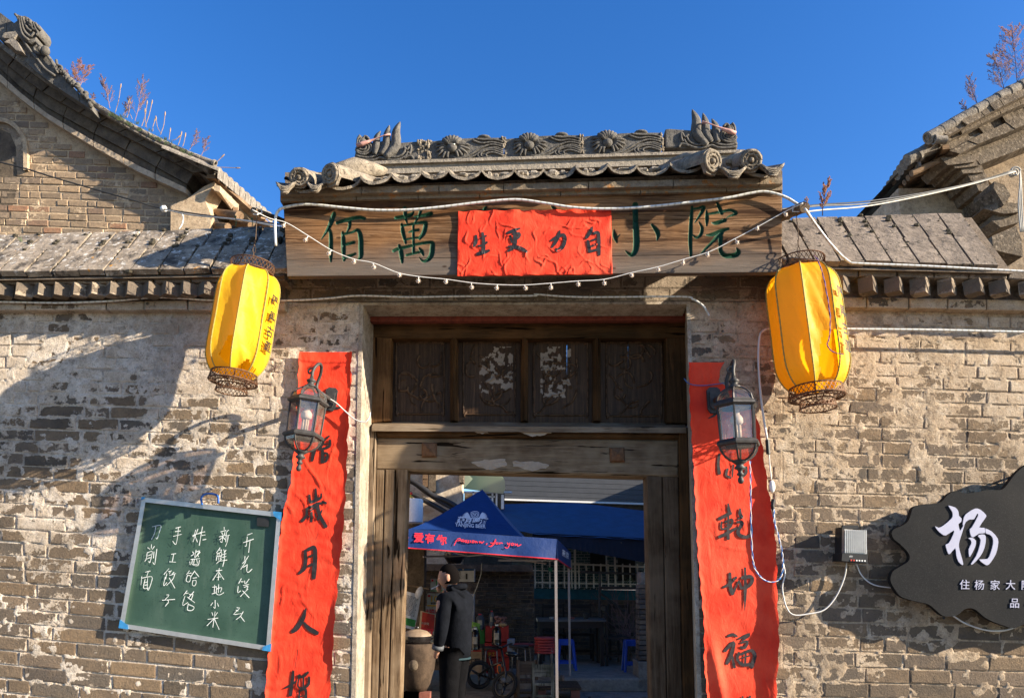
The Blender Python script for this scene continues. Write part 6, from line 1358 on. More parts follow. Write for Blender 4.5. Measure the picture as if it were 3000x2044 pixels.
# grey panelled roof side with white trim, and glazing sheet
gr = P('panelled_roof', 'grey panelled metal upper storey with a white lower trim', 'building', 1700, 1420, 17); M_PANEL = plain('grey_panel', (.075, .077, .082), .45, .3, .12, 6, .1)
yv = 1290
while yv < 1458: pb('siding_panel', 1430, yv, 2050, yv+13.4, 17, .12, M_PANEL, gr, sk=22); yv += 14.4
pb('trim', 1430, 1458, 2050, 1463, 16.95, .15, M_WHITE, gr, sk=20); pb('shaded_wall', 1430, 1463, 2050, 1640, 17.1, .2, M_DKBRN, gr, 20)
gz = P('glazing_sheet', 'greenish translucent sheet leaning over white window frames behind the canopy peak', 'panel', 1415, 1410, 14); t = NT('frosted_sheet', .3, 0, .5); t.b.inputs['Base Color'].default_value = (.36, .42, .33, 1); tl = t.n('BsdfTranslucent'); tl.inputs[0].default_value = (.5, .58, .45, 1); mx = t.n('MixShader'); mx.inputs[0].default_value = .5; t.t.links.new(t.b.outputs[0], mx.inputs[1]); t.t.links.new(tl.outputs[0], mx.inputs[2]); t.t.links.new(mx.outputs[0], t.t.nodes['Material Output'].inputs[0])
MB().prism([at(a, b, 14.2-(a-1355)*.004) for a, b in ((1357, 1340), (1440, 1340), (1462, 1380), (1478, 1405), (1481, 1428), (1474, 1446), (1357, 1430))], (0, .03, 0)).build('sheet', t.m, gz)
MB().prism([at(a, b, 13.8) for a, b in ((1357, 1375), (1385, 1402), (1362, 1426), (1355, 1426))], (0, .02, 0)).build('loose_sheet', t.m, gz)
for q in ((1356, 1438, 1500, 1443), (1384, 1440, 1389, 1480), (1440, 1440, 1445, 1490), (1452, 1444, 1457, 1490), (1468, 1448, 1476, 1490), (1400, 1452, 1450, 1456)): pb('window_frame', *q, 14, .06, M_WHITE, gz)
pb('dark_opening', 1360, 1443, 1478, 1500, 14.4, .05, M_DKBRN, gz)
pb('rear_wall', 1000, 1500, 1640, 1720, 16.4, .3, M_DKBRN, gr)
# teal brick building front with railings
tb = P('teal_brick_house', 'teal glazed brick house front with pale railing, behind the dining terrace', 'house', 1720, 1680, 15)
M_TEAL = plain('teal_brick', (.035, .095, .10), .4, 0, .35, 8, .1); M_TJ = plain('pale_joint', (.30, .33, .33), .8); M_TBAND = plain('teal_band', (.02, .14, .19), .6)
pb('wall', 1500, 1560, 2050, 1725, 15, .3, M_TJ, tb); y = 1600; k = 0
while y < 1722:
    x = 1560-(k % 2)*9
    while x < 1895: pb('glazed_brick', x, y, x+16, y+6.2, 14.99, .05, M_TEAL, tb) if not (1735 < x < 1775 and y < 1680) and not (1800 < x < 1870 and y < 1700) else None; x += 18
    y += 8; k += 1
pb('window', 1730, 1590, 1776, 1675, 14.98, .05, M_STK, tb); pb('window', 1812, 1590, 1862, 1700, 14.98, .05, M_STK, tb); pb('window_frame', 1776, 1590, 1780, 1700, 14.95, .05, M_WHITE, tb)
pb('teal_band', 1500, 1722, 2050, 1752, 14.85, .3, M_TBAND, tb, 10)
for i in range(1): pb('rail', 1670, 1648, 2000, 1653, 14.5, .05, M_ALU, tb, 14); pb('rail', 1560, 1703, 2000, 1707, 14.5, .05, M_ALU, tb, 8); pb('rail', 1560, 1668, 1700, 1671, 14.5, .05, M_ALU, tb, 4)
x = 1566
while x < 1890: pb('baluster', x, 1640 if x < 1680 else 1650, x+4, 1722, 14.52, .03, M_ALU, tb); x += 21.5
pb('rail_post', 1683, 1600, 1689, 1725, 14.48, .06, M_ALU, tb); pb('rail_post', 1801, 1620, 1806, 1725, 14.48, .06, M_ALU, tb)
nt = P('notice_plate', 'small green notice plate on the teal brick front', 'sign', 1612, 1667, 14.4); pb('plate', 1607, 1661, 1618, 1673, 14.4, .01, plain('green_plate', (.05, .3, .17), .5), nt)
# terrace back wall of grey bricks
gw = P('brick_wall', 'low grey brick wall behind the dining table', 'wall', 1700, 1850, 14.6); pb('mortar', 1540, 1753, 2050, 1960, 14.6, .25, MM_DARK, gw, 8)
M_GREYB = m_brick('grey_terrace_brick', [(.08, .07, .065), (.13, .115, .105), (.16, .14, .12)], [(.2, .17, .15), (.25, .22, .19), (.3, .27, .24)], .3, 0, 3, 0, .23, .06)
y = 1755; k = 0
while y < 1905:
    x = 1566-(k % 2)*14
    while x < 1872: w_ = R.uniform(25, 32); brick_obj([(x, y+9+(x-1566)*.02), (x+w_-2, y+9+(x-1566)*.02), (x+w_-2, y+(x-1566)*.02), (x, y+(x-1566)*.02)], 14.6, gw, M_GREYB, proud=R.uniform(.004, .02)); x += w_
    y += 11; k += 1
# dark brick wall behind the goods
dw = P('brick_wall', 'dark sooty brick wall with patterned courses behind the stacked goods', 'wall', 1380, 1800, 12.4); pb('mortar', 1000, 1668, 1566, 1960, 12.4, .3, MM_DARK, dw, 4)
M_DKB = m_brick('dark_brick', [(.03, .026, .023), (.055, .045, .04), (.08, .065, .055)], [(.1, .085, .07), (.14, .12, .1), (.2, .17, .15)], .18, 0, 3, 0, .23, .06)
pb('wall_cap', 1000, 1648, 1562, 1668, 12.2, .5, M_DKBRN, dw, 6); y = 1672; k = 0
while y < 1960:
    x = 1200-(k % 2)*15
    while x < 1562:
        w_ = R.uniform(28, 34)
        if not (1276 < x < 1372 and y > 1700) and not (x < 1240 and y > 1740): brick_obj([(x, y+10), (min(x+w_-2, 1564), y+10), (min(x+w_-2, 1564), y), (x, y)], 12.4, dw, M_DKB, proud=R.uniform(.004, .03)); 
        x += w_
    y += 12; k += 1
# brick pillar right of the terrace
pz = P('brick_pillar', 'short brick pillar with a stone cap at the right end of the terrace', 'pillar', 1890, 1950, 11.2); pb('cap_stone', 1879, 1675, 1925, 1708, 11.2, .4, M_PAVE, pz); pb('base_stone', 1872, 1938, 1930, 2018, 11.1, .5, M_PAVE, pz)
y = 1710; k = 0
while y < 1936: brick_obj([(1872, y+12.5), (1900, y+12.5), (1900, y), (1872, y)], 11.2, pz, M_GREYB, depth=.3, proud=R.uniform(0, .02)); brick_obj([(1902, y+12.5), (1930, y+12.5), (1930, y), (1902, y)], 11.2, pz, M_GREYB, depth=.3, proud=.01); y += 15
# pergola posts with a bare vine
pg_ = P('pergola', 'thin iron pergola frame on the terrace', 'pergola', 1755, 1950, 13.2); M_IR = plain('dark_iron', (.05, .045, .04), .7)
for q in (((1757, 1672), (1757, 1950)), ((1700, 1674), (1880, 1681)), ((1757, 1720), (1878, 1722)), ((1760, 1738), (1830, 1790))): MB().tube([at(*p_, 13.2) for p_ in q], .022, 6).build('bar', M_IR, pg_)
vn = P('bare_vine', 'bare leafless vine climbing beside the brick pillar', 'vine', 1835, 1910, 13.3); mb = MB(); rv = random.Random(5)
for i in range(22):
    p_ = at(1835+rv.uniform(-10, 10), 1900, 13.3); q = [p_]; d_ = Vector((rv.uniform(-.5, .5), 0, 1)).normalized()
    for j in range(9): d_ = (d_+Vector((rv.uniform(-.45, .45), rv.uniform(-.1, .1), .05))).normalized(); q.append(q[-1]+d_*.13)
    mb.tube(q, [.008*(1-.08*j) for j in range(10)], 4, False)
mb.build('branches', M_TW, vn); mb = MB()
for i in range(40): c = at(rv.choice((1745, 1752, 1840, 1850))+rv.gauss(0, 7), rv.gauss(1702, 5), 13.1); e_ = .022; mb.add([c, c+Vector((e_, 0, e_*.4)), c+Vector((e_*.3, 0, e_))], [(0, 1, 2)])
tag(mb.build('leaves', M_GRN, vn), kind='stuff')
# big blue awning over the terrace
M_NAVY = plain('navy_canvas', (.010, .040, .135), .7, 0, .2, 5, .35, 25, .01); M_NAVY2 = plain('sky_canvas', (.006, .045, .12), .65, 0, .25, 5, .35, 25, .01)
aw = P('awning', 'large dark blue canvas awning with scalloped edge over the dining terrace', 'awning', 1700, 1520, 13)
tp = [(1240, 1507), (1250, 1501), (1330, 1492), (1460, 1477), (1570, 1473), (1690, 1472), (1760, 1480), (1900, 1497), (2020, 1515)]; bt_ = [(1240, 1530), (1330, 1532), (1460, 1545), (1575, 1562), (1690, 1570), (1800, 1575), (1900, 1578), (2020, 1585)]
T = along(tp, 60); B = [(a, at_x(bt_, a)+3*abs(math.sin(a*.2))) for a, b in T]; n = 61; mb = MB()
rows_ = [[at(T[i][0], T[i][1]+(B[i][1]-T[i][1])*v, 14.9-2.2*v+.02*math.sin(i*.9)) for i in range(n)] for v in (0, .33, .66, 1)]
mb.add([p_ for r_ in rows_ for p_ in r_], [(j*n+i, j*n+i+1, (j+1)*n+i+1, (j+1)*n+i) for j in range(3) for i in range(n-1)]); mb.build('canvas', M_NAVY2, aw, True)
mb = MB(); L1 = [at(x, 1560+(x-1570)*.05, 12.75) for x in range(1560, 2000, 8)]; L2 = [at(x, 1602+(x-1640)*.19 if x > 1640 else 1602, 12.6)+Vector((0, 0, .018*abs(math.sin(x*.2)))) for x in range(1560, 2000, 8)]; n = len(L1)
mb.add(L1+L2, [(i, i+1, n+i+1, n+i) for i in range(n-1)]); mb.build('valance', plain('dark_canvas', (.006, .008, .016), .8), aw)
for x in (1590, 1700, 1800): MB().tube([at(x, 1530, 14), at(x+20, 1590, 12.7)], .015, 5).build('frame_bar', M_IR, aw)
# pop-up canopy with print
te = P('market_canopy', 'blue pop-up canopy with white beer logo and red slogan on its front', 'canopy tent', 1413, 1600, 10)
C_fl, C_fr, C_br, C_ap = at(1010, 1535, 8.7), at(1632, 1578, 9.0), at(1672, 1618, 11.4), at(1413, 1433, 10.2); C_bl = at(1150, 1590, 11.4)
M_TENT = plain('blue_polyester', (.005, .026, .12), .55, 0, .12, 4, .3, 18, .015)
def pan(e0, e1, ap, nm):
    def fn(u, t_):
        e = e0.lerp(e1, u); p_ = e.lerp(ap, t_); return p_+Vector((0, 0, -.30*math.sin(math.pi*min(1, t_**.8))*(1-.25*t_)+.012*math.sin(u*19+t_*4)*(1-t_)*u*(1-u)*3))
    return MB().grid(fn, 24, 14).build(nm, M_TENT, te, True), fn
pf, fnF = pan(C_fl, C_fr, C_ap, 'roof_panel'); pan(C_fr, C_br, C_ap, 'roof_panel'); pan(C_br, C_bl, C_ap, 'roof_panel'); pan(C_bl, C_fl, C_ap, 'roof_panel')
V_fl, V_fr, V_br = at(1010, 1590, 8.66), at(1632, 1637, 8.97), at(1673, 1665, 11.4)
for a, b, c, d in ((V_fl, V_fr, C_fr, C_fl), (V_fr, V_br, C_br, C_fr)):
    MB().grid(lambda u, v: a.lerp(b, u).lerp(d.lerp(c, u), v)+Vector((0, .018*math.sin(u*26)*(1-v), 0)), 30, 3).build('valance', M_TENT, te, True)
    MB().tube([a.lerp(b, i/30)+Vector((0, .018*math.sin(i/30*26)-.004, 0)) for i in range(31)], .009, 4).build('red_piping', plain('red_piping', (.45, .015, .03), .7), te)
M_POLE = plain('painted_steel', (.30, .27, .27), .45, .4, .1, 20, .1)
for nm, tp_, Y, zb in (('pole', (1628, 1632), 9.0, .02), ('pole', (1666, 1655), 11.35, .2)): p0 = at(*tp_, Y); MB().box((p0.x, p0.y, (p0.z+zb)/2), (.032, .032, p0.z-zb)).build('pole', M_POLE, te)
p0 = at(1400, 1650, 10.2); MB().tube([C_ap-Vector((0, 0, .1)), Vector((C_ap.x, C_ap.y, 2.0))], .02, 6).build('king_post', M_POLE, te)
for a, b in (((1300, 1609, 8.9), (1372, 1627, 9.0)), ((1372, 1627, 9.0), (1460, 1618, 8.9)), ((1460, 1640, 9.0), (1628, 1640, 9.0)), ((1413, 1622, 10), (1600, 1650, 9.6)), ((1240, 1630, 9.4), (1413, 1625, 10))): MB().tube([at(*a), at(*b)], .012, 5).build('strut', M_POLE, te)
def pxl(nm, s_, hpx, cx, cy, slope, pt, nrm, mat, par, sx=1.0, off=0.0, shear=0.0, lift=.012):
    vs_, fs = text_mesh(s_, 1.0, offset=off, shear=shear); mb = MB()
    mb.add([onplane(cx+v.x*hpx*sx, cy-v.y*hpx+v.x*hpx*sx*slope, pt, nrm)-ray(cx, cy).normalized()*lift for v in vs_], fs); return mb.build(nm, mat, par)
vn_ = (V_fr-V_fl).cross(C_fl-V_fl).normalized(); M_RPR = plain('red_print_paint', (.55, .02, .04), .6, 0, .1, 20, 0); M_WPR = plain('white_print_paint', (.62, .64, .68), .6, 0, .1, 20, 0)
for ch, x, y in (('热', 1182, 1573), ('爱', 1227, 1576), ('有', 1260, 1579), ('你', 1294, 1583)): pxl('slogan_character', ch, 30, x, y, .07, V_fl, vn_, M_RPR, te, off=.03)
SC = parse('480,705 505,655 530,648 522,672 503,672 / 535,668 548,655 560,660 550,675 562,662 565,678 / 568,680 585,662 592,660 588,682 / 596,684 612,666 620,664 614,686 / 622,680 640,668 632,684 / 645,684 655,676 668,674 662,688 650,686 / 674,688 686,676 690,690 704,680 704,692 / 780,712 812,690 846,652 830,690 806,716 790,712 / 800,690 840,686 / 836,692 850,682 858,692 846,698 / 862,698 874,684 884,688 / 886,684 892,698 904,680 / 930,690 944,684 940,700 956,688 946,716 926,732 934,718 / 962,700 974,692 984,704 970,708 / 990,696 996,708 1010,694 1008,708 1020,700 / 1026,700 1040,692 1062,712', 1170, 1360, 2.99)
SC = parse('503,660 480,706 / 508,652 530,646 534,660 510,668 / 552,655 540,668 556,672 562,655 564,676 580,662 / 594,662 584,668 590,680 578,680 / 610,664 602,672 608,682 596,684 / 626,664 620,682 / 644,664 636,682 650,682 656,668 644,664 / 668,670 664,686 676,672 684,686 / 770,690 760,700 / 700,672 704,686 714,674 722,688 740,672 / 800,715 826,690 846,652 834,690 806,716 786,714 / 798,686 834,688 / 856,680 846,692 860,696 866,684 / 880,684 876,698 890,684 904,690 / 946,684 952,700 970,684 950,730 926,724 / 986,688 980,704 996,706 1000,692 986,688 / 1014,692 1016,708 1034,694 1034,712 1048,710 1066,700', 1170, 1360, 2.99)
mb = MB()
for i, st in enumerate(SC): ribbon(mb, [[a, b, 2.6] for a, b, c in st], lambda x, y: onplane(x, y, V_fl, vn_)-ray(x, y).normalized()*.02, Vector((0, -1, 0)), i*.0004, 3)
mb.build('slogan_script', M_RPR, te)
best = min(((u/40, t_/40) for u in range(1, 40) for t_ in range(1, 36)), key=lambda q: sum((a-b)**2 for a, b in zip(proj(fnF(*q)), (1386, 1526))))
pA = fnF(*best); pn = (fnF(best[0]+.06, best[1])-fnF(best[0]-.06, best[1])).cross(fnF(best[0], best[1]+.06)-fnF(best[0], best[1]-.06)).normalized(); LF = .06
pxl('logo_lettering', 'YANJING BEER', 15, 1378, 1539, .07, pA, pn, M_WPR, te, .9, .02, 0, LF); pxl('logo_lettering', '燕京啤酒', 20, 1382, 1525, .06, pA, pn, M_WPR, te, 1.1, .03, .25, LF)
mb = MB(); cx, cy = 1391, 1509
for w_ in (((-11, -9), (0, -12), (11, -9), (10, 2), (0, 9), (-10, 2), (-11, -9)), ((-8, -6), (0, -8), (8, -6), (7, 1), (0, 5), (-7, 1), (-8, -6)), ((-4, -5), (0, -2), (4, -5), (0, 2), (-4, -5))): ribbon(mb, [[cx+a, cy+b, 1.6] for a, b in w_], lambda x, y: onplane(x, y, pA, pn)-ray(x, y).normalized()*LF, Vector((0, -1, 0)), 0, 2)
for i in range(7):
    for s_ in (-1, 1): a = math.radians(8+i*11); ribbon(mb, [[cx+s_*(12+2*i*.3), cy+8-i*1.2, 1.4], [cx+s_*(18+12*math.cos(a)), cy+8-i*.6-13*math.sin(a)*.9, 2.6], [cx+s_*(20+17*math.cos(a)), cy+6-15*math.sin(a), .6]], lambda x, y: onplane(x, y, pA, pn)-ray(x, y).normalized()*LF, Vector((0, -1, 0)), .001*i, 2)
mb.build('logo_emblem', M_WPR, te)
vs2 = (V_br-V_fr).cross(C_fr-V_fr).normalized(); pxl('side_lettering', '燕京', 20, 1657, 1624, .6, V_fr, vs2, M_WPR, te, .5, .02, 0, .02)
# ================================================================ goods, furniture
M_CART = plain('brown_carton', (.30, .21, .13), .85); M_CRED = plain('red_carton', (.33, .025, .02), .6); M_CWH = plain('white_carton', (.42, .42, .42), .7); M_YEL = plain('yellow_print', (.55, .33, .02), .6); M_GPR = plain('green_print', (.03, .22, .05), .6); M_JUG = plain('dark_liquid_jug', (.012, .010, .010), .2, spec=.6); M_LBL = plain('paper_label', (.35, .31, .25), .8)
def carton(label, x0, y0, x1, y1, Y, mat, texts=(), d=.3, band_=None, group=None):
    o = P('carton', label, 'box', (x0+x1)/2, y1, Y, group); b_ = pb('box_body', x0, y0, x1, y1, Y, d, mat, o)
    if band_: pb('printed_band', x0+.5, band_[0], x1-.5, band_[1], Y-.003, .003, band_[2], o)
    for s_, h, cx, cy, m_ in texts: pxl('print', s_, h, cx, cy, 0, Vector((0, Y-.004, 0)), Vector((0, -1, 0)), m_, o, 1, .02, 0, .003)
    pb('tape', (x0+x1)/2-2, y0, (x0+x1)/2+2, y0+4, Y-.006, .004, M_LBL, o); return o
gc = 'drink cartons stacked behind the man'
carton('white carton with green number ten, uppermost beside the man', 1261, 1694, 1300, 1732, 11.4, M_CWH, (('10', 22, 1284, 1708, M_GPR), ('■', 8, 1267, 1700, M_RPR)), group=gc, band_=(1728, 1731, M_GPR))
carton('white carton with yellow number ten, below the green one', 1251, 1738, 1300, 1776, 11.4, M_CWH, (('10', 24, 1271, 1754, M_YEL), ('黄菠萝', 7, 1272, 1767, INK), ('■', 8, 1257, 1745, M_RPR)), group=gc, band_=(1771, 1775, M_YEL))
carton('long white carton with red characters under the yellow carton', 1234, 1776, 1300, 1860, 11.45, M_CWH, (('娃哈哈', 17, 1266, 1792, M_RPR),), group=gc)
carton('open white and blue soda water carton behind the head', 1325, 1665, 1389, 1703, 11.3, M_CWH, (('苏', 9, 1346, 1674, INK), ('打', 9, 1346, 1683, INK), ('水', 9, 1346, 1692, INK), ('▮', 16, 1367, 1686, INK)), band_=(1665, 1671, M_NAVY2))
carton('pale carton standing low behind the man', 1366, 1740, 1387, 1900, 11.6, M_CWH)
carton('brown vinegar carton with red top edge under the black jug', 1355, 1902, 1411, 1974, 11.2, M_CART, (('工', 18, 1381, 1937, INK), ('醋', 18, 1398, 1937, INK), ('▮', 12, 1376, 1918, INK)), band_=(1903, 1908, M_CRED))
for i, (x0, y0, x1, y1) in enumerate(((1422, 1833, 1456, 1880), (1456, 1833, 1491, 1880), (1420, 1882, 1488, 1924), (1424, 1926, 1492, 1972))):
    carton(('upper left', 'upper right', 'middle', 'lowest')[i]+' red carton of the stack beside the stools', x0, y0, x1-1, y1-1, 11.4+.02*i, M_CRED, (('手工', 12, 1440, 1916, M_YEL),) if i == 2 else (('▮', 14, 1442, 1941, M_LBL),) if i == 3 else (), group='red cartons stacked against the dark wall')
carton('small pale blue carton leaning beside the red ones', 1486, 1873, 1508, 1908, 11.3, plain('pale_blue_carton', (.25, .31, .40), .7)); carton('green carton behind the black jug', 1405, 1842, 1419, 1884, 11.5, M_GPR)
def jug(label, cx, y0, y1, w_, Y, mat, cap, kind='jug'):
    b_ = at(cx, y1, Y); h = at(cx, y0, Y).z-b_.z; r = w_/2167*Y/2; o = thing(kind, label, kind, b_)
    pr = [(0, 0), (r*.95, 0), (r, h*.03)]+[(r*(1 if i % 2 else .94), h*(.06+.09*i)) for i in range(7)]+[(r*.85, h*.76), (r*.4, h*.88), (r*.28, h*.9), (r*.28, h*.94), (0, h*.94)]
    MB().lathe(pr, 16, b_).build('bottle', mat, o, True); MB().lathe([(0, h*.93), (r*.36, h*.93), (r*.34, h), (0, h)], 12, b_).build('cap', cap, o)
    MB().tube([b_+Vector((-r*.3, 0, h*.84)), b_+Vector((-r*.5, 0, h*1.02)), b_+Vector((r*.3, 0, h*1.04)), b_+Vector((r*.7, 0, h*.82))], r*.08, 5).build('handle', mat, o, True)
    mb = MB(); q = [b_+Vector((r*1.02*math.sin(a), -r*1.02*math.cos(a), z)) for z in (h*.28, h*.6) for a in (-.5, -.17, .17, .5)]; mb.add(q, [(i, i+1, i+5, i+4) for i in range(3)]); mb.build('label', M_LBL, o); return o
jug('large black jug of vinegar standing on the brown carton', 1392, 1838, 1902, 28, 11.0, M_JUG, M_WHITE); jug('large black jug with label in front of the red cartons', 1455, 1828, 1888, 28, 11.0, M_JUG, M_WHITE)
jug('grey blue plastic jerrycan behind the green bag', 1406, 1797, 1842, 26, 11.5, plain('slate_plastic', (.06, .075, .10), .4), M_RPR); jug('slim grey bottle with red cap on the red cartons', 1440, 1788, 1833, 16, 11.5, plain('slate_plastic', (.10, .11, .13), .4), M_RPR, 'bottle')
ob = P('onion_bag', 'clear bag of onions lying on top of the red cartons', 'bag', 1470, 1833, 11.4); mb = MB()
for i in range(26): mb.ball(at(1456+rv.uniform(-4, 26), 1826-rv.uniform(0, 20), 11.45+rv.uniform(-.06, .06)), rv.uniform(.018, .028), 6, 5)
tag(mb.build('onion', plain('onion_skin', (.22, .11, .10), .5), ob, True), kind='stuff'); MB().ball(at(1472, 1829, 11.33), (.075, .05, .03), 10, 6).build('bread', plain('crust', (.35, .24, .12), .7), ob, True)
gb = P('snack_bag', 'bright green snack bag standing behind the black jug', 'bag', 1394, 1850, 11.2); MB().grid(lambda u, v: at(1381+24*u+2*v, 1862-42*v+6*u, 11.25-.05*math.sin(u*3.1)*math.sin(v*3.1)), 6, 6).build('bag_body', plain('green_foil', (.18, .36, .05), .35), gb, True); MB().ball(at(1391, 1843, 11.18), (.045, .01, .045), 10, 6).build('printed_badge', M_CWH, gb)
def sack(label, pts, Y, mat, kind, prints):
    o = P(kind, label, 'sack' if 'sack' in kind else 'bag', sum(p_[0] for p_ in pts)/len(pts), max(p_[1] for p_ in pts), Y)
    (a, b, c, d) = pts; f = lambda u, v, e=0: at((a[0]*(1-u)+b[0]*u)*(1-v)+(d[0]*(1-u)+c[0]*u)*v, (a[1]*(1-u)+b[1]*u)*(1-v)+(d[1]*(1-u)+c[1]*u)*v, Y-.10*math.sin(math.pi*u)*(1-.4*v)-e+.012*math.sin(u*13+v*9)*math.cos(v*17))
    MB().grid(f, 14, 16).build('bag_body', mat, o, True)
    for (u0, v0, u1, v1, m_) in prints: MB().grid(lambda u, v: f(u0+(u1-u0)*u, v0+(v1-v0)*v, .008), 8, 8).build('printed_panel', m_, o, True)
    return o, f
w1, fw = sack('white plastic bag with small dark print and a green band at its foot', [(1166, 1832), (1215, 1845), (1234, 1742), (1180, 1728)], 10.6, plain('bag_plastic', (.50, .52, .58), .4, 0, .12, 20, .5), 'plastic_bag', ((.05, .08, .97, .28, M_GPR),))
mb = MB(); rv2 = random.Random(8)
for r_ in range(16):
    u = .22; v = .36+r_*.035
    while u < .82: L_ = rv2.uniform(.03, .1); q = [fw(u, v, .012), fw(u+L_, v, .012), fw(u+L_, v+.014, .012), fw(u, v+.014, .012)]; mb.add(q, [(0, 1, 2, 3)]); u += L_+.03
mb.build('fine_print', INK, w1)
MB().ball(at(1228, 1735, 10.55), (.05, .03, .09), 8, 6, rotm('Y', 20)).build('knot', plain('bag_plastic', (.50, .52, .58), .4), w1, True)
s1, fs_ = sack('upright flour sack with red top and patterned red trim', [(1222, 1905), (1280, 1905), (1286, 1800), (1232, 1788)], 10.9, plain('sack_weave', (.42, .36, .27), .8, 0, .2, 60, .4), 'flour_sack', ((.1, .52, .78, .98, M_CRED), (.82, .0, .98, .9, M_CRED)))
pxl('print', '养双', 20, 1250, 1850, .1, Vector((0, 10.76, 0)), Vector((0, -1, 0)), M_RPR, s1, 1, .03, 0, .02); pxl('print', '金沙河', 8, 1245, 1826, .1, Vector((0, 10.76, 0)), Vector((0, -1, 0)), M_LBL, s1, 1, .03, 0, .03)
br_ = P('broom_pole', 'pale pole lying level above the plastic bag', 'pole', 1220, 1716, 11.2); MB().tube([at(1178, 1711, 11.0), at(1256, 1724, 11.2)], .014, 6).build('shaft', M_STRAW, br_)
wire('cable', 'thin pale cord hanging down beside the man from the canopy', A(10.4, (1411, 1648), (1409, 1680), (1398, 1715), (1386, 1745)), .006, M_PALE)
# clay stove jar with a lidded pot
M_CLAY = m_stone('sooty_clay', (.018, .013, .010), (.085, .058, .04), None, .35)
cj = P('clay_stove', 'large sooty clay stove jar on bricks beside the left door post', 'stove', 1222, 2020, 9.0); b_ = at(1222, 2022, 9.0); k_ = 9.0/2167
MB().lathe([(0, 0), (26*k_, 0), (36*k_, 18*k_), (48*k_, 60*k_), (52*k_, 100*k_), (50*k_, 120*k_), (46*k_, 130*k_), (40*k_, 130*k_)], 22, b_).build('jar', M_CLAY, cj, True); MB().ball(b_+Vector((-.02, -.19, 75*k_)), (.06, .04, .07), 8, 6).build('stoke_hole', M_DKBRN, cj, True)
for x, y in ((1190, 2030), (1236, 2034), (1205, 2060)): MB().box(Vector((at(x, 2030, 8.9).x, 8.9, b_.z*.5)), (.2, .16, max(.05, b_.z))).build('brick', plain('red_brick', (.2, .07, .05), .9), cj)
pt = P('cooking_pot', 'black pot with a domed brown lid on the clay stove', 'pot', 1220, 1895, 9.0); b_ = at(1220, 1892, 9.0); MB().lathe([(0, 0), (38*k_, 0), (42*k_, 24*k_), (42*k_, 30*k_)], 20, b_).build('pot_body', M_JUG, pt, True); MB().lathe([(43*k_, 29*k_), (42*k_, 32*k_), (30*k_, 42*k_), (12*k_, 47*k_), (0, 48*k_)], 20, b_).build('lid', plain('lid_clay', (.22, .16, .11), .5), pt, True); MB().lathe([(0, 47*k_), (5*k_, 47*k_), (8*k_, 54*k_), (0, 56*k_)], 10, b_).build('lid_knob', M_JUG, pt, True)
MB().tube([b_+Vector((42*k_, 0, 20*k_)), b_+Vector((52*k_, 0, 26*k_)), b_+Vector((46*k_, 0, 32*k_))], .01, 5).build('handle', M_JUG, pt)
hj = P('hanging_jar', 'round black jar standing on the dark wall under the canopy', 'jar', 1331, 1650, 12.3); MB().lathe([(0, 0), (.10, 0), (.17, .1), (.17, .16), (.12, .22), (.12, .24), (0, .24)], 16, at(1331, 1650, 12.3)).build('jar_body', M_JUG, hj, True)
# stools, chairs, table
M_SEATR = plain('red_seat', (.28, .035, .04), .5); M_STEEL = plain('stool_steel', (.16, .16, .165), .35, .8); M_BST = plain('blue_stool_plastic', (.01, .06, .40), .5); M_DKW = plain('dark_wood', (.035, .025, .02), .6)
def round_stool(label, x, yt, yb_, Y, w_, mat=M_SEATR, group=None, legs=True):
    tp_ = at(x, yt, Y); r = w_/2167*Y/2; zb = at(x, yb_, Y).z; o = thing('round_stool', label, 'stool', Vector((tp_.x, Y, zb)), group)
    MB().lathe([(0, -.03), (r*.97, -.03), (r, -.02), (r, -.005), (r*.95, 0), (0, .002)], 18, tp_).build('seat', mat, o, True, angle=50)
    for i in range(4 if legs else 0):
        a = .785+i*1.571; c = Vector((math.cos(a), math.sin(a), 0)); MB().tube([tp_+c*r*.5+Vector((0, 0, -.03)), tp_+c*r*.85+Vector((0, 0, -.06)), Vector((tp_.x, Y, zb))+c*r*1.0], .009, 6).build('leg', M_STEEL, o, True)
    return o
for i in range(6): round_stool(('topmost', 'second', 'third', 'fourth', 'fifth', 'lowest')[i]+' red round stool of the nested stack', 1596+R.uniform(-1, 1), 1865+i*8, 1984, 10.6, 60-.4*i, group='nested red stools')
round_stool('single red round stool left of the nested stack', 1535, 1884, 1985, 11.0, 58); round_stool('round stool with black seat in front of the single red one', 1520, 1889, 1992, 10.6, 58, M_STK); round_stool('black topped round stool behind the small bicycle', 1440, 1893, 1985, 11.0, 52, M_STK)
for i, (x, y0, y1, Y) in enumerate(((1658, 1872, 1945, 12.2), (1852, 1874, 1948, 12.0))):
    o = P('plastic_stool', ('blue plastic stool beside the canopy pole under the table end', 'blue plastic stool at the foot of the brick pillar')[i], 'stool', x, y1, Y, 'blue plastic stools'); k = Y/2167; tz = at(x, y0, Y).z; bz = .2; X_ = at(x, y0, Y).x; w2 = .115
    MB().box((X_, Y, tz-.012), (w2*2, w2*2, .025)).build('seat', M_BST, o)
    for sx in (-1, 1):
        for sy in (-1, 1): MB().tube([Vector((X_+sx*w2*.9, Y+sy*w2*.9, tz-.02)), Vector((X_+sx*w2*1.25, Y+sy*w2*1.25, bz))], .022, 5).build('leg', M_BST, o)
    for sy in (-1, 1): MB().box((X_, Y+sy*w2*1.1, bz+.12), (w2*2.1, .015, .035)).build('stretcher', M_BST, o); MB().box((X_, Y+sy*w2*.95, tz-.05), (w2*1.9, .015, .06)).build('apron', M_BST, o)
tb_ = P('dining_table', 'dark dining table with small dishes on the terrace', 'table', 1670, 1945, 12.8); z_ = .2+.74
MB().box((1.0, 13.0, z_), (1.15, .75, .035)).build('table_top', plain('table_top_slate', (.10, .10, .10), .4), tb_)
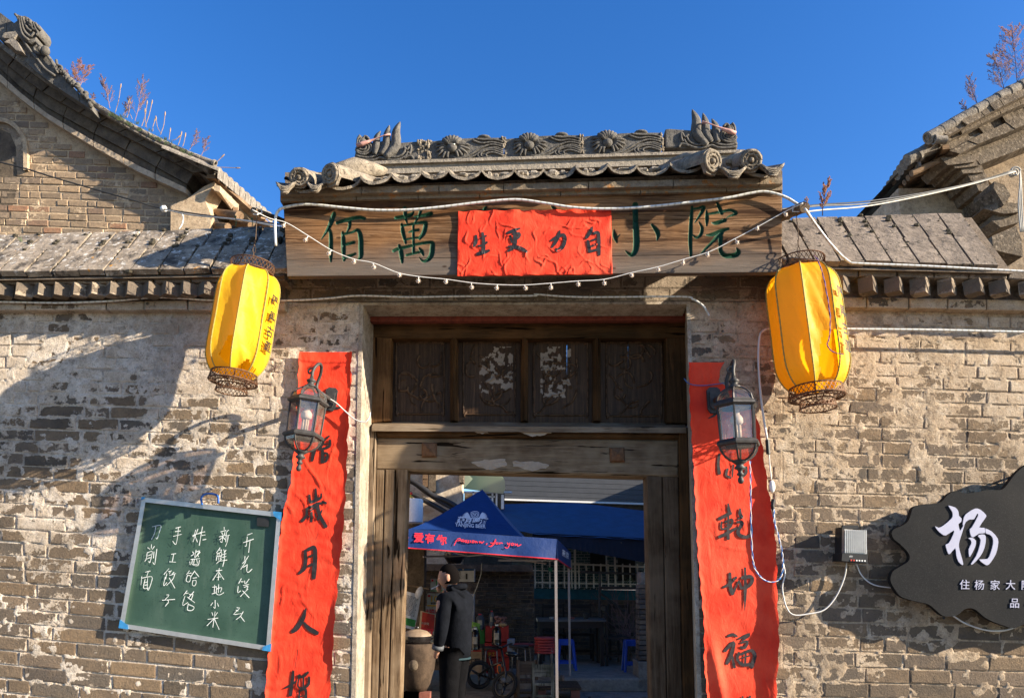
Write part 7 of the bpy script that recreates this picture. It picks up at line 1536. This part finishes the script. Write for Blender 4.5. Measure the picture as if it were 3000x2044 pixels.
for sx in (.48, 1.5): 
    for sy in (12.7, 13.3): MB().box((sx, sy, .2+.36), (.06, .06, .72)).build('leg', M_DKW, tb_)
MB().box((1.0, 12.68, z_-.07), (1.0, .03, .1)).build('apron', M_DKW, tb_)
for i, (x, c_) in enumerate((((.68), (.5, .45, .4)), (.74, (.4, .05, .05)), (1.02, (.35, .12, .1)), (1.26, (.03, .03, .03)))):
    o = thing('dish', ('white napkin packet', 'red snack packet', 'small red dish', 'dark condiment jar')[i]+' on the dining table', 'tableware', (x, 12.85, z_+.02)); MB().lathe([(0, 0), (.04, 0), (.05, .03 if i < 3 else .09), (0, .035 if i < 3 else .1)], 10, (x, 12.85, z_+.018)).build('dish_body', plain('dish_colour', c_, .5), o)
def chair(label, x, y, z, rz, mat, w_=.40, hs=.42, hb=.85, slats=3, group=None, lab_kind='chair'):
    o = thing('wooden_chair', label, 'chair', (x, y, z), group); o.rotation_euler = (0, 0, rz); L_ = lambda nm, c, sz: MB().box(c, sz).build(nm, mat, o, local=True)
    L_('seat', (0, 0, hs), (w_, w_, .03))
    for sx in (-1, 1): L_('leg', (sx*w_*.45, -w_*.45, hs/2), (.035, .035, hs)); L_('back_leg', (sx*w_*.45, w_*.45, hb/2), (.035, .035, hb)); L_('stretcher', (sx*w_*.45, 0, hs*.35), (.022, w_*.9, .03))
    for i in range(slats): L_('back_slat', (0, w_*.45, hs+.12+(hb-hs-.17)*i/max(1, slats-1)), (w_*.9, .02, .06))
    L_('stretcher', (0, -w_*.45, hs*.4), (w_*.9, .022, .03)); L_('stretcher', (0, w_*.45, hs*.3), (w_*.9, .022, .03)); return o
M_PEEL = m_wood('peeling_green_wood', (.03, .035, .025), (.10, .10, .075), (.32, .30, .26), 'z', 1, .85, .5); M_OLDW = m_wood('old_brown_wood', (.04, .025, .018), (.09, .06, .04), (.15, .11, .08), 'z', 1, .8, .5)
chair('small peeling green wooden chair nearest the canopy pole', .40, 9.75, .02, math.radians(174), M_PEEL, .27, .30, .56, 3); chair('small old brown wooden chair left of the peeling one', .18, 10.1, .02, math.radians(190), M_OLDW, .27, .28, .56, 4)
chair('dark dining chair pulled out at the right end of the table', 1.75, 12.9, .2, math.radians(95), M_DKW, .42, .45, .98, 2, 'dark dining chairs'); chair('dark dining chair facing away beside the pergola post', 2.0, 13.6, .2, math.radians(15), M_DKW, .42, .45, .98, 2, 'dark dining chairs'); chair('dark dining chair behind the table near the dark wall', .75, 13.65, .2, 0, M_DKW, .42, .45, .98, 2, 'dark dining chairs'); chair('dark dining chair behind the middle of the table', 1.25, 13.7, .2, 0, M_DKW, .42, .45, .98, 2, 'dark dining chairs')
wp_ = thing('wooden_platform', 'low plank platform on bricks beside the canopy pole', 'platform', (.62, 10.6, 0))
for i in range(5): MB().box((.62, 10.35+i*.14, .17), (.62, .13, .03)).build('plank', M_OLDW, wp_)
for x in (.4, .85): MB().box((x, 10.36, .075), (.12, .12, .15)).build('brick', plain('red_brick', (.2, .07, .05), .9), wp_)
# small bicycle
bk = P('bicycle', 'small black childrens bicycle with orange trim parked before the cartons', 'bicycle', 1440, 2010, 10.4); M_RUB = plain('tyre_rubber', (.018, .018, .018), .8); M_FRM = plain('gloss_black', (.012, .012, .014), .25, spec=.6); M_ORG = plain('orange_trim', (.85, .14, .02), .5)
def wheel(c, r, ax):
    q = Vector(ax).normalized().to_track_quat('Z', 'Y').to_matrix(); w_ = MB(); n, m = 28, 8; v = []
    for i in range(n):
        for j in range(m): a = 2*math.pi*i/n; b = 2*math.pi*j/m; v.append(c+q @ Vector(((r+.024*math.cos(b))*math.cos(a), (r+.024*math.cos(b))*math.sin(a), .024*math.sin(b))))
    w_.add(v, [(i*m+j, ((i+1) % n)*m+j, ((i+1) % n)*m+(j+1) % m, i*m+(j+1) % m) for i in range(n) for j in range(m)]); o = w_.build('tyre', M_RUB, bk, True)
    rm = MB(); rm.tube([c+q @ Vector(((r-.03)*math.cos(a), (r-.03)*math.sin(a), 0)) for a in [2*math.pi*i/28 for i in range(29)]], .010, 6, False)
    for i in range(3): a = 2.1*i+.5; rm.tube([c, c+q @ Vector((math.cos(a)*(r-.03), math.sin(a)*(r-.03), 0))], [.02, .012], 6)
    rm.ball(c, .03, 8, 6); rm.build('rim', M_FRM, o, True)
wA, wB = at(1404, 1975, 10.6), at(1478, 2006, 9.95); wheel(wA, .17, (.35, -1, .1)); wheel(wB, .17, (-.7, -1, .55))
fr = [((1404, 1975, 10.55), (1440, 1950, 10.4), (1472, 1938, 10.2)), ((1404, 1975, 10.6), (1452, 1990, 10.3), (1462, 1985, 10.25)), ((1462, 1985, 10.25), (1474, 1935, 10.2)), ((1478, 2006, 9.93), (1482, 1970, 10.0), (1474, 1930, 10.1), (1468, 1895, 10.2)), ((1452, 1990, 10.3), (1440, 1945, 10.4), (1434, 1920, 10.4))]
for q in fr: MB().tube([at(*p_) for p_ in q], .016, 8).build('frame_tube', M_FRM, bk, True)
MB().tube([at(1442, 1884, 10.2), at(1456, 1888, 10.15), at(1470, 1896, 10.15), at(1486, 1888, 10.3), at(1500, 1884, 10.4)], .012, 7).build('handlebar', M_FRM, bk, True)
MB().prism([at(*p_, 10.12) for p_ in ((1456, 1946), (1466, 1944), (1472, 1958), (1472, 1972), (1462, 1974), (1456, 1966))], (0, .03, 0)).build('chain_guard', M_ORG, bk); MB().prism([at(*p_, 10.11) for p_ in ((1459, 1950), (1465, 1949), (1469, 1959), (1468, 1969), (1462, 1970), (1459, 1964))], (0, .02, 0)).build('guard_plate', M_FRM, bk)
MB().ball(at(1500, 1915, 10.3), (.10, .05, .035), 10, 6, rotm('Y', 10)).build('saddle', M_FRM, bk, True); MB().ball(at(1475, 1992, 9.88), (.035, .02, .035), 8, 6).build('hub_cover', M_STEEL, bk); MB().tube([at(1446, 1990, 10.2), at(1462, 1990, 10.15), at(1462, 1998, 10.1), at(1474, 1998, 10.05)], .012, 5).build('pedal', M_FRM, bk)
# ================================================================ the man
def skin_mesh(nm, verts, edges, radii, mat, par, sub=2, root=0):
    me = bpy.data.meshes.new(nm); me.from_pydata([Vector(v)-wpos(par) for v in verts], edges, []); me.materials.append(mat)
    o = bpy.data.objects.new(nm, me); link(o, par); sk = o.modifiers.new('skin', 'SKIN'); sk.use_smooth_shade = True; sk.use_x_symmetry = False
    for i, r_ in enumerate(radii):
        sv = me.skin_vertices[0].data[i]; sv.radius = r_ if isinstance(r_, tuple) else (r_, r_); sv.use_root = (i == root)
    sb_ = o.modifiers.new('sub', 'SUBSURF'); sb_.levels = sub; sb_.render_levels = sub; return o
MX, MY = at(1330, 1800, 7.9).x, 7.9
man = thing('person', 'man in black hooded jacket and dark trousers smoking with his back half turned', 'person', (MX, MY, 0))
F = Vector((-.90, .43, 0)).normalized(); Rt = Vector((F.y, -F.x, 0))     # facing, and his right
def mp(f, r, z): return Vector((MX, MY, 0))+F*f+Rt*r+Vector((0, 0, z))
M_SKIN = plain('skin', (.36, .19, .13), .6, 0, .1, 20, .1); M_JKT = plain('black_jacket', (.006, .007, .010), .9, 0, .3, 12, .5, 35, .01, 'world', .04); M_TRS = plain('dark_trousers', (.005, .005, .006), .9, 0, .3, 12, .5, 35, .01, 'world', .03); M_HAIR = plain('short_black_hair', (.005, .004, .004), .9, 0, .5, 200, .6, spec=.03)
lh = [(.02, -.24, 1.40), (.0, -.27, 1.13), (.05, -.24, .90), (.09, -.21, .82)]; rh = [(.0, .22, 1.40), (.06, .27, 1.14), (.15, .14, 1.30), (.155, .05, 1.50)]
bv_ = [mp(0, 0, .98), mp(0, 0, 1.15), mp(.0, 0, 1.38), mp(.02, 0, 1.50), mp(.045, 0, 1.58), mp(.055, 0, 1.66), mp(-.02, -.10, .90), mp(-.01, -.12, .50), mp(-.03, -.12, .09), mp(.12, -.13, .03), mp(.0, .10, .90), mp(.03, .12, .50), mp(0, .12, .09), mp(.15, .13, .03)]+[mp(*p_) for p_ in lh]+[mp(*p_) for p_ in rh]
be = [(0, 1), (1, 2), (2, 3), (3, 4), (4, 5), (0, 6), (6, 7), (7, 8), (8, 9), (0, 10), (10, 11), (11, 12), (12, 13), (2, 14), (14, 15), (15, 16), (16, 17), (2, 18), (18, 19), (19, 20), (20, 21)]
body = skin_mesh('body', bv_, be, [.10, .09, .10, .055, .06, .07, .085, .06, .045, .04, .085, .06, .045, .04, .055, .042, .032, .028, .055, .036, .028, .024], M_SKIN, man)
# head with brow, nose, chin, ears
Fb, Rb = F, Rt; F = Vector((-.985, .10, -.14)).normalized(); Rt = Vector((F.y, -F.x, 0)).normalized(); UPH = Rt.cross(F)*-1
UPH = UPH if UPH.z > 0 else -UPH
hd = MB(); n, m = 24, 18; hc_ = mp(.062, 0, 1.645); v = []
for j in range(m+1):
    th = math.pi*j/m
    for i in range(n):
        a = 2*math.pi*i/n; d = Vector((math.sin(th)*math.cos(a), math.sin(th)*math.sin(a), math.cos(th)))   # d.x forward
        r = Vector((.108*d.x, .084*d.y, .130*d.z)); fr_ = max(0, d.x)
        if d.z < 0: r.y *= 1-.25*(-d.z); r.x *= 1-.10*(-d.z)*(1 if d.x < 0 else .3)
        r.x += fr_*(.022*math.exp(-((d.y)/.16)**2-((d.z+.18)/.16)**2)+.008*math.exp(-(d.y/.3)**2-((d.z+.55)/.10)**2)+.010*math.exp(-(d.y/.3)**2-((d.z+.86)/.12)**2)+.006*math.exp(-((d.z-.16)/.10)**2)-.007*math.exp(-((abs(d.y)-.36)/.14)**2-((d.z+.0)/.10)**2))
        v.append(hc_+F*r.x+Rt*r.y+UPH*r.z)
hd.add(v, [(j*n+i, (j+1)*n+i, (j+1)*n+(i+1) % n, j*n+(i+1) % n) for j in range(m) for i in range(n)]); hm = hd.build('head', M_SKIN, body, True)
hair = MB(); v = []; 
for j in range(m+1):
    th = math.pi*.70*j/m
    for i in range(n):
        a = 2*math.pi*i/n; d = Vector((math.sin(th)*math.cos(a), math.sin(th)*math.sin(a), math.cos(th))); front = max(0, d.x)
        lim = .50*front; k_ = 1.045 if (d.z > lim-.05) else .97
        if d.x > -.12 and d.z < .30+.25*front: k_ = .93
        if d.z < -.1 and d.x <= -.12: k_ = 1.02
        v.append(hc_+F*(.108*d.x*k_-.004)+Rt*(.086*d.y*k_)+UPH*(.132*d.z*k_+.002)+Vector([R.uniform(-.002, .002) for _ in range(3)]))
hair.add(v, [(j*n+i, (j+1)*n+i, (j+1)*n+(i+1) % n, j*n+(i+1) % n) for j in range(m) for i in range(n)]); hair.build('hair', M_HAIR, man, True)
for s_ in (-1, 1): MB().ball(mp(.052, s_*.086, 1.635), (.024, .012, .038), 10, 8, rotm('Z', 25)).build('ear', M_SKIN, body, True)
for s_ in (-1, 1): MB().ball(mp(.150, s_*.03, 1.648), .012, 8, 6).build('eye', M_WHITE, body, True)
# hand holding the cigarette at the mouth: palm and five curled digits
pm = mp(.175, .045, 1.545); MB().ball(pm, (.026, .035, .042), 10, 8, rotm('Z', 30)).build('palm', M_SKIN, body, True)
for i in range(4):
    b0 = pm+Rt*(.028-.018*i)+Vector((0, 0, .03)); MB().tube([b0, b0+Vector((0, 0, .028))-F*.006, b0+Vector((0, 0, .040))-F*.026, b0+Vector((0, 0, .030))-F*.042], [.0095, .009, .008, .006], 7).build('finger', M_SKIN, body, True)
MB().tube([pm-Rt*.03, pm-Rt*.045+Vector((0, 0, .02)), pm-Rt*.04+Vector((0, 0, .045))-F*.01], [.011, .010, .007], 7).build('thumb', M_SKIN, body, True)
cg = thing('cigarette', 'lit white cigarette held at the mans mouth', 'cigarette', mp(.2, 0, 1.56)); MB().tube([mp(.165, .0, 1.575), mp(.245, -.012, 1.545)], .0055, 7).build('paper', M_WHITE, cg); MB().tube([mp(.245, -.012, 1.545), mp(.250, -.013, 1.543)], .006, 7).build('ash', M_CEM, cg)
F, Rt = Fb, Rb
jv = [mp(-.01, 0, .74), mp(-.02, 0, 1.0), mp(-.02, 0, 1.25), mp(-.02, 0, 1.40), mp(.0, 0, 1.49)]+[mp(.0, -.20, 1.41), mp(-.02, -.27, 1.14), mp(.04, -.245, .93)]+[mp(-.02, .20, 1.41), mp(.05, .27, 1.14), mp(.19, .15, 1.28), mp(.165, .07, 1.46)]
je = [(0, 1), (1, 2), (2, 3), (3, 4), (3, 5), (5, 6), (6, 7), (3, 8), (8, 9), (9, 10), (10, 11)]
skin_mesh('jacket', jv, je, [(.17, .20), (.17, .19), (.165, .185), (.15, .17), .085, .088, .075, .062, .09, .092, .088, .062], M_JKT, man)
hdv = MB(); hdv.grid(lambda u, v: mp(-.05-.085*math.sin(math.pi*v)*math.sin(math.pi*u), -.15+.30*u, 1.53-.16*v*math.sin(math.pi*u)**.6+.015*math.sin(u*9)), 14, 8); hdv.build('hood', M_JKT, man, True)
MB().tube([mp(-.03+.09*math.cos(a)*.9, .095*math.sin(a), 1.51+.03*math.sin(a*.5)**2) for a in [2*math.pi*i/16 for i in range(17)]], .032, 8, False).build('collar', M_JKT, man, True)
MB().tube([mp(-.015+.075*math.cos(a), .082*math.sin(a), 1.545) for a in [2*math.pi*i/16 for i in range(17)]], .013, 6, False).build('inner_collar', plain('grey_blue_knit', (.12, .17, .2), .8), man, True)
MB().tube([mp(.035, -.247, .955), mp(.045, -.243, .915)], .062, 12).build('cuff', plain('grey_lining', (.07, .075, .085), .7), man, True)
MB().tube([mp(-.01+.16*math.cos(a), .175*math.sin(a), .81) for a in [2*math.pi*i/20 for i in range(21)]], .012, 6, False).build('shirt_hem', plain('teal_shirt', (.01, .03, .04), .8), man, True)
tv = [mp(-.01, 0, 1.0), mp(-.02, -.10, .80), mp(-.02, -.12, .48), mp(-.04, -.12, .10), mp(-.01, .10, .80), mp(.03, .12, .48), mp(.0, .12, .10)]
skin_mesh('trousers', tv, [(0, 1), (1, 2), (2, 3), (0, 4), (4, 5), (5, 6)], [(.15, .17), .125, .10, .085, .125, .10, .085], M_TRS, man)
for s_, fx_ in ((-1, -.04), (1, 0)): MB().ball(mp(fx_+.07, s_*.125, .045), (.14, .055, .05), 12, 8, Matrix(((F.x, Rt.x, 0), (F.y, Rt.y, 0), (0, 0, 1)))).build('shoe', M_FRM, man, True)
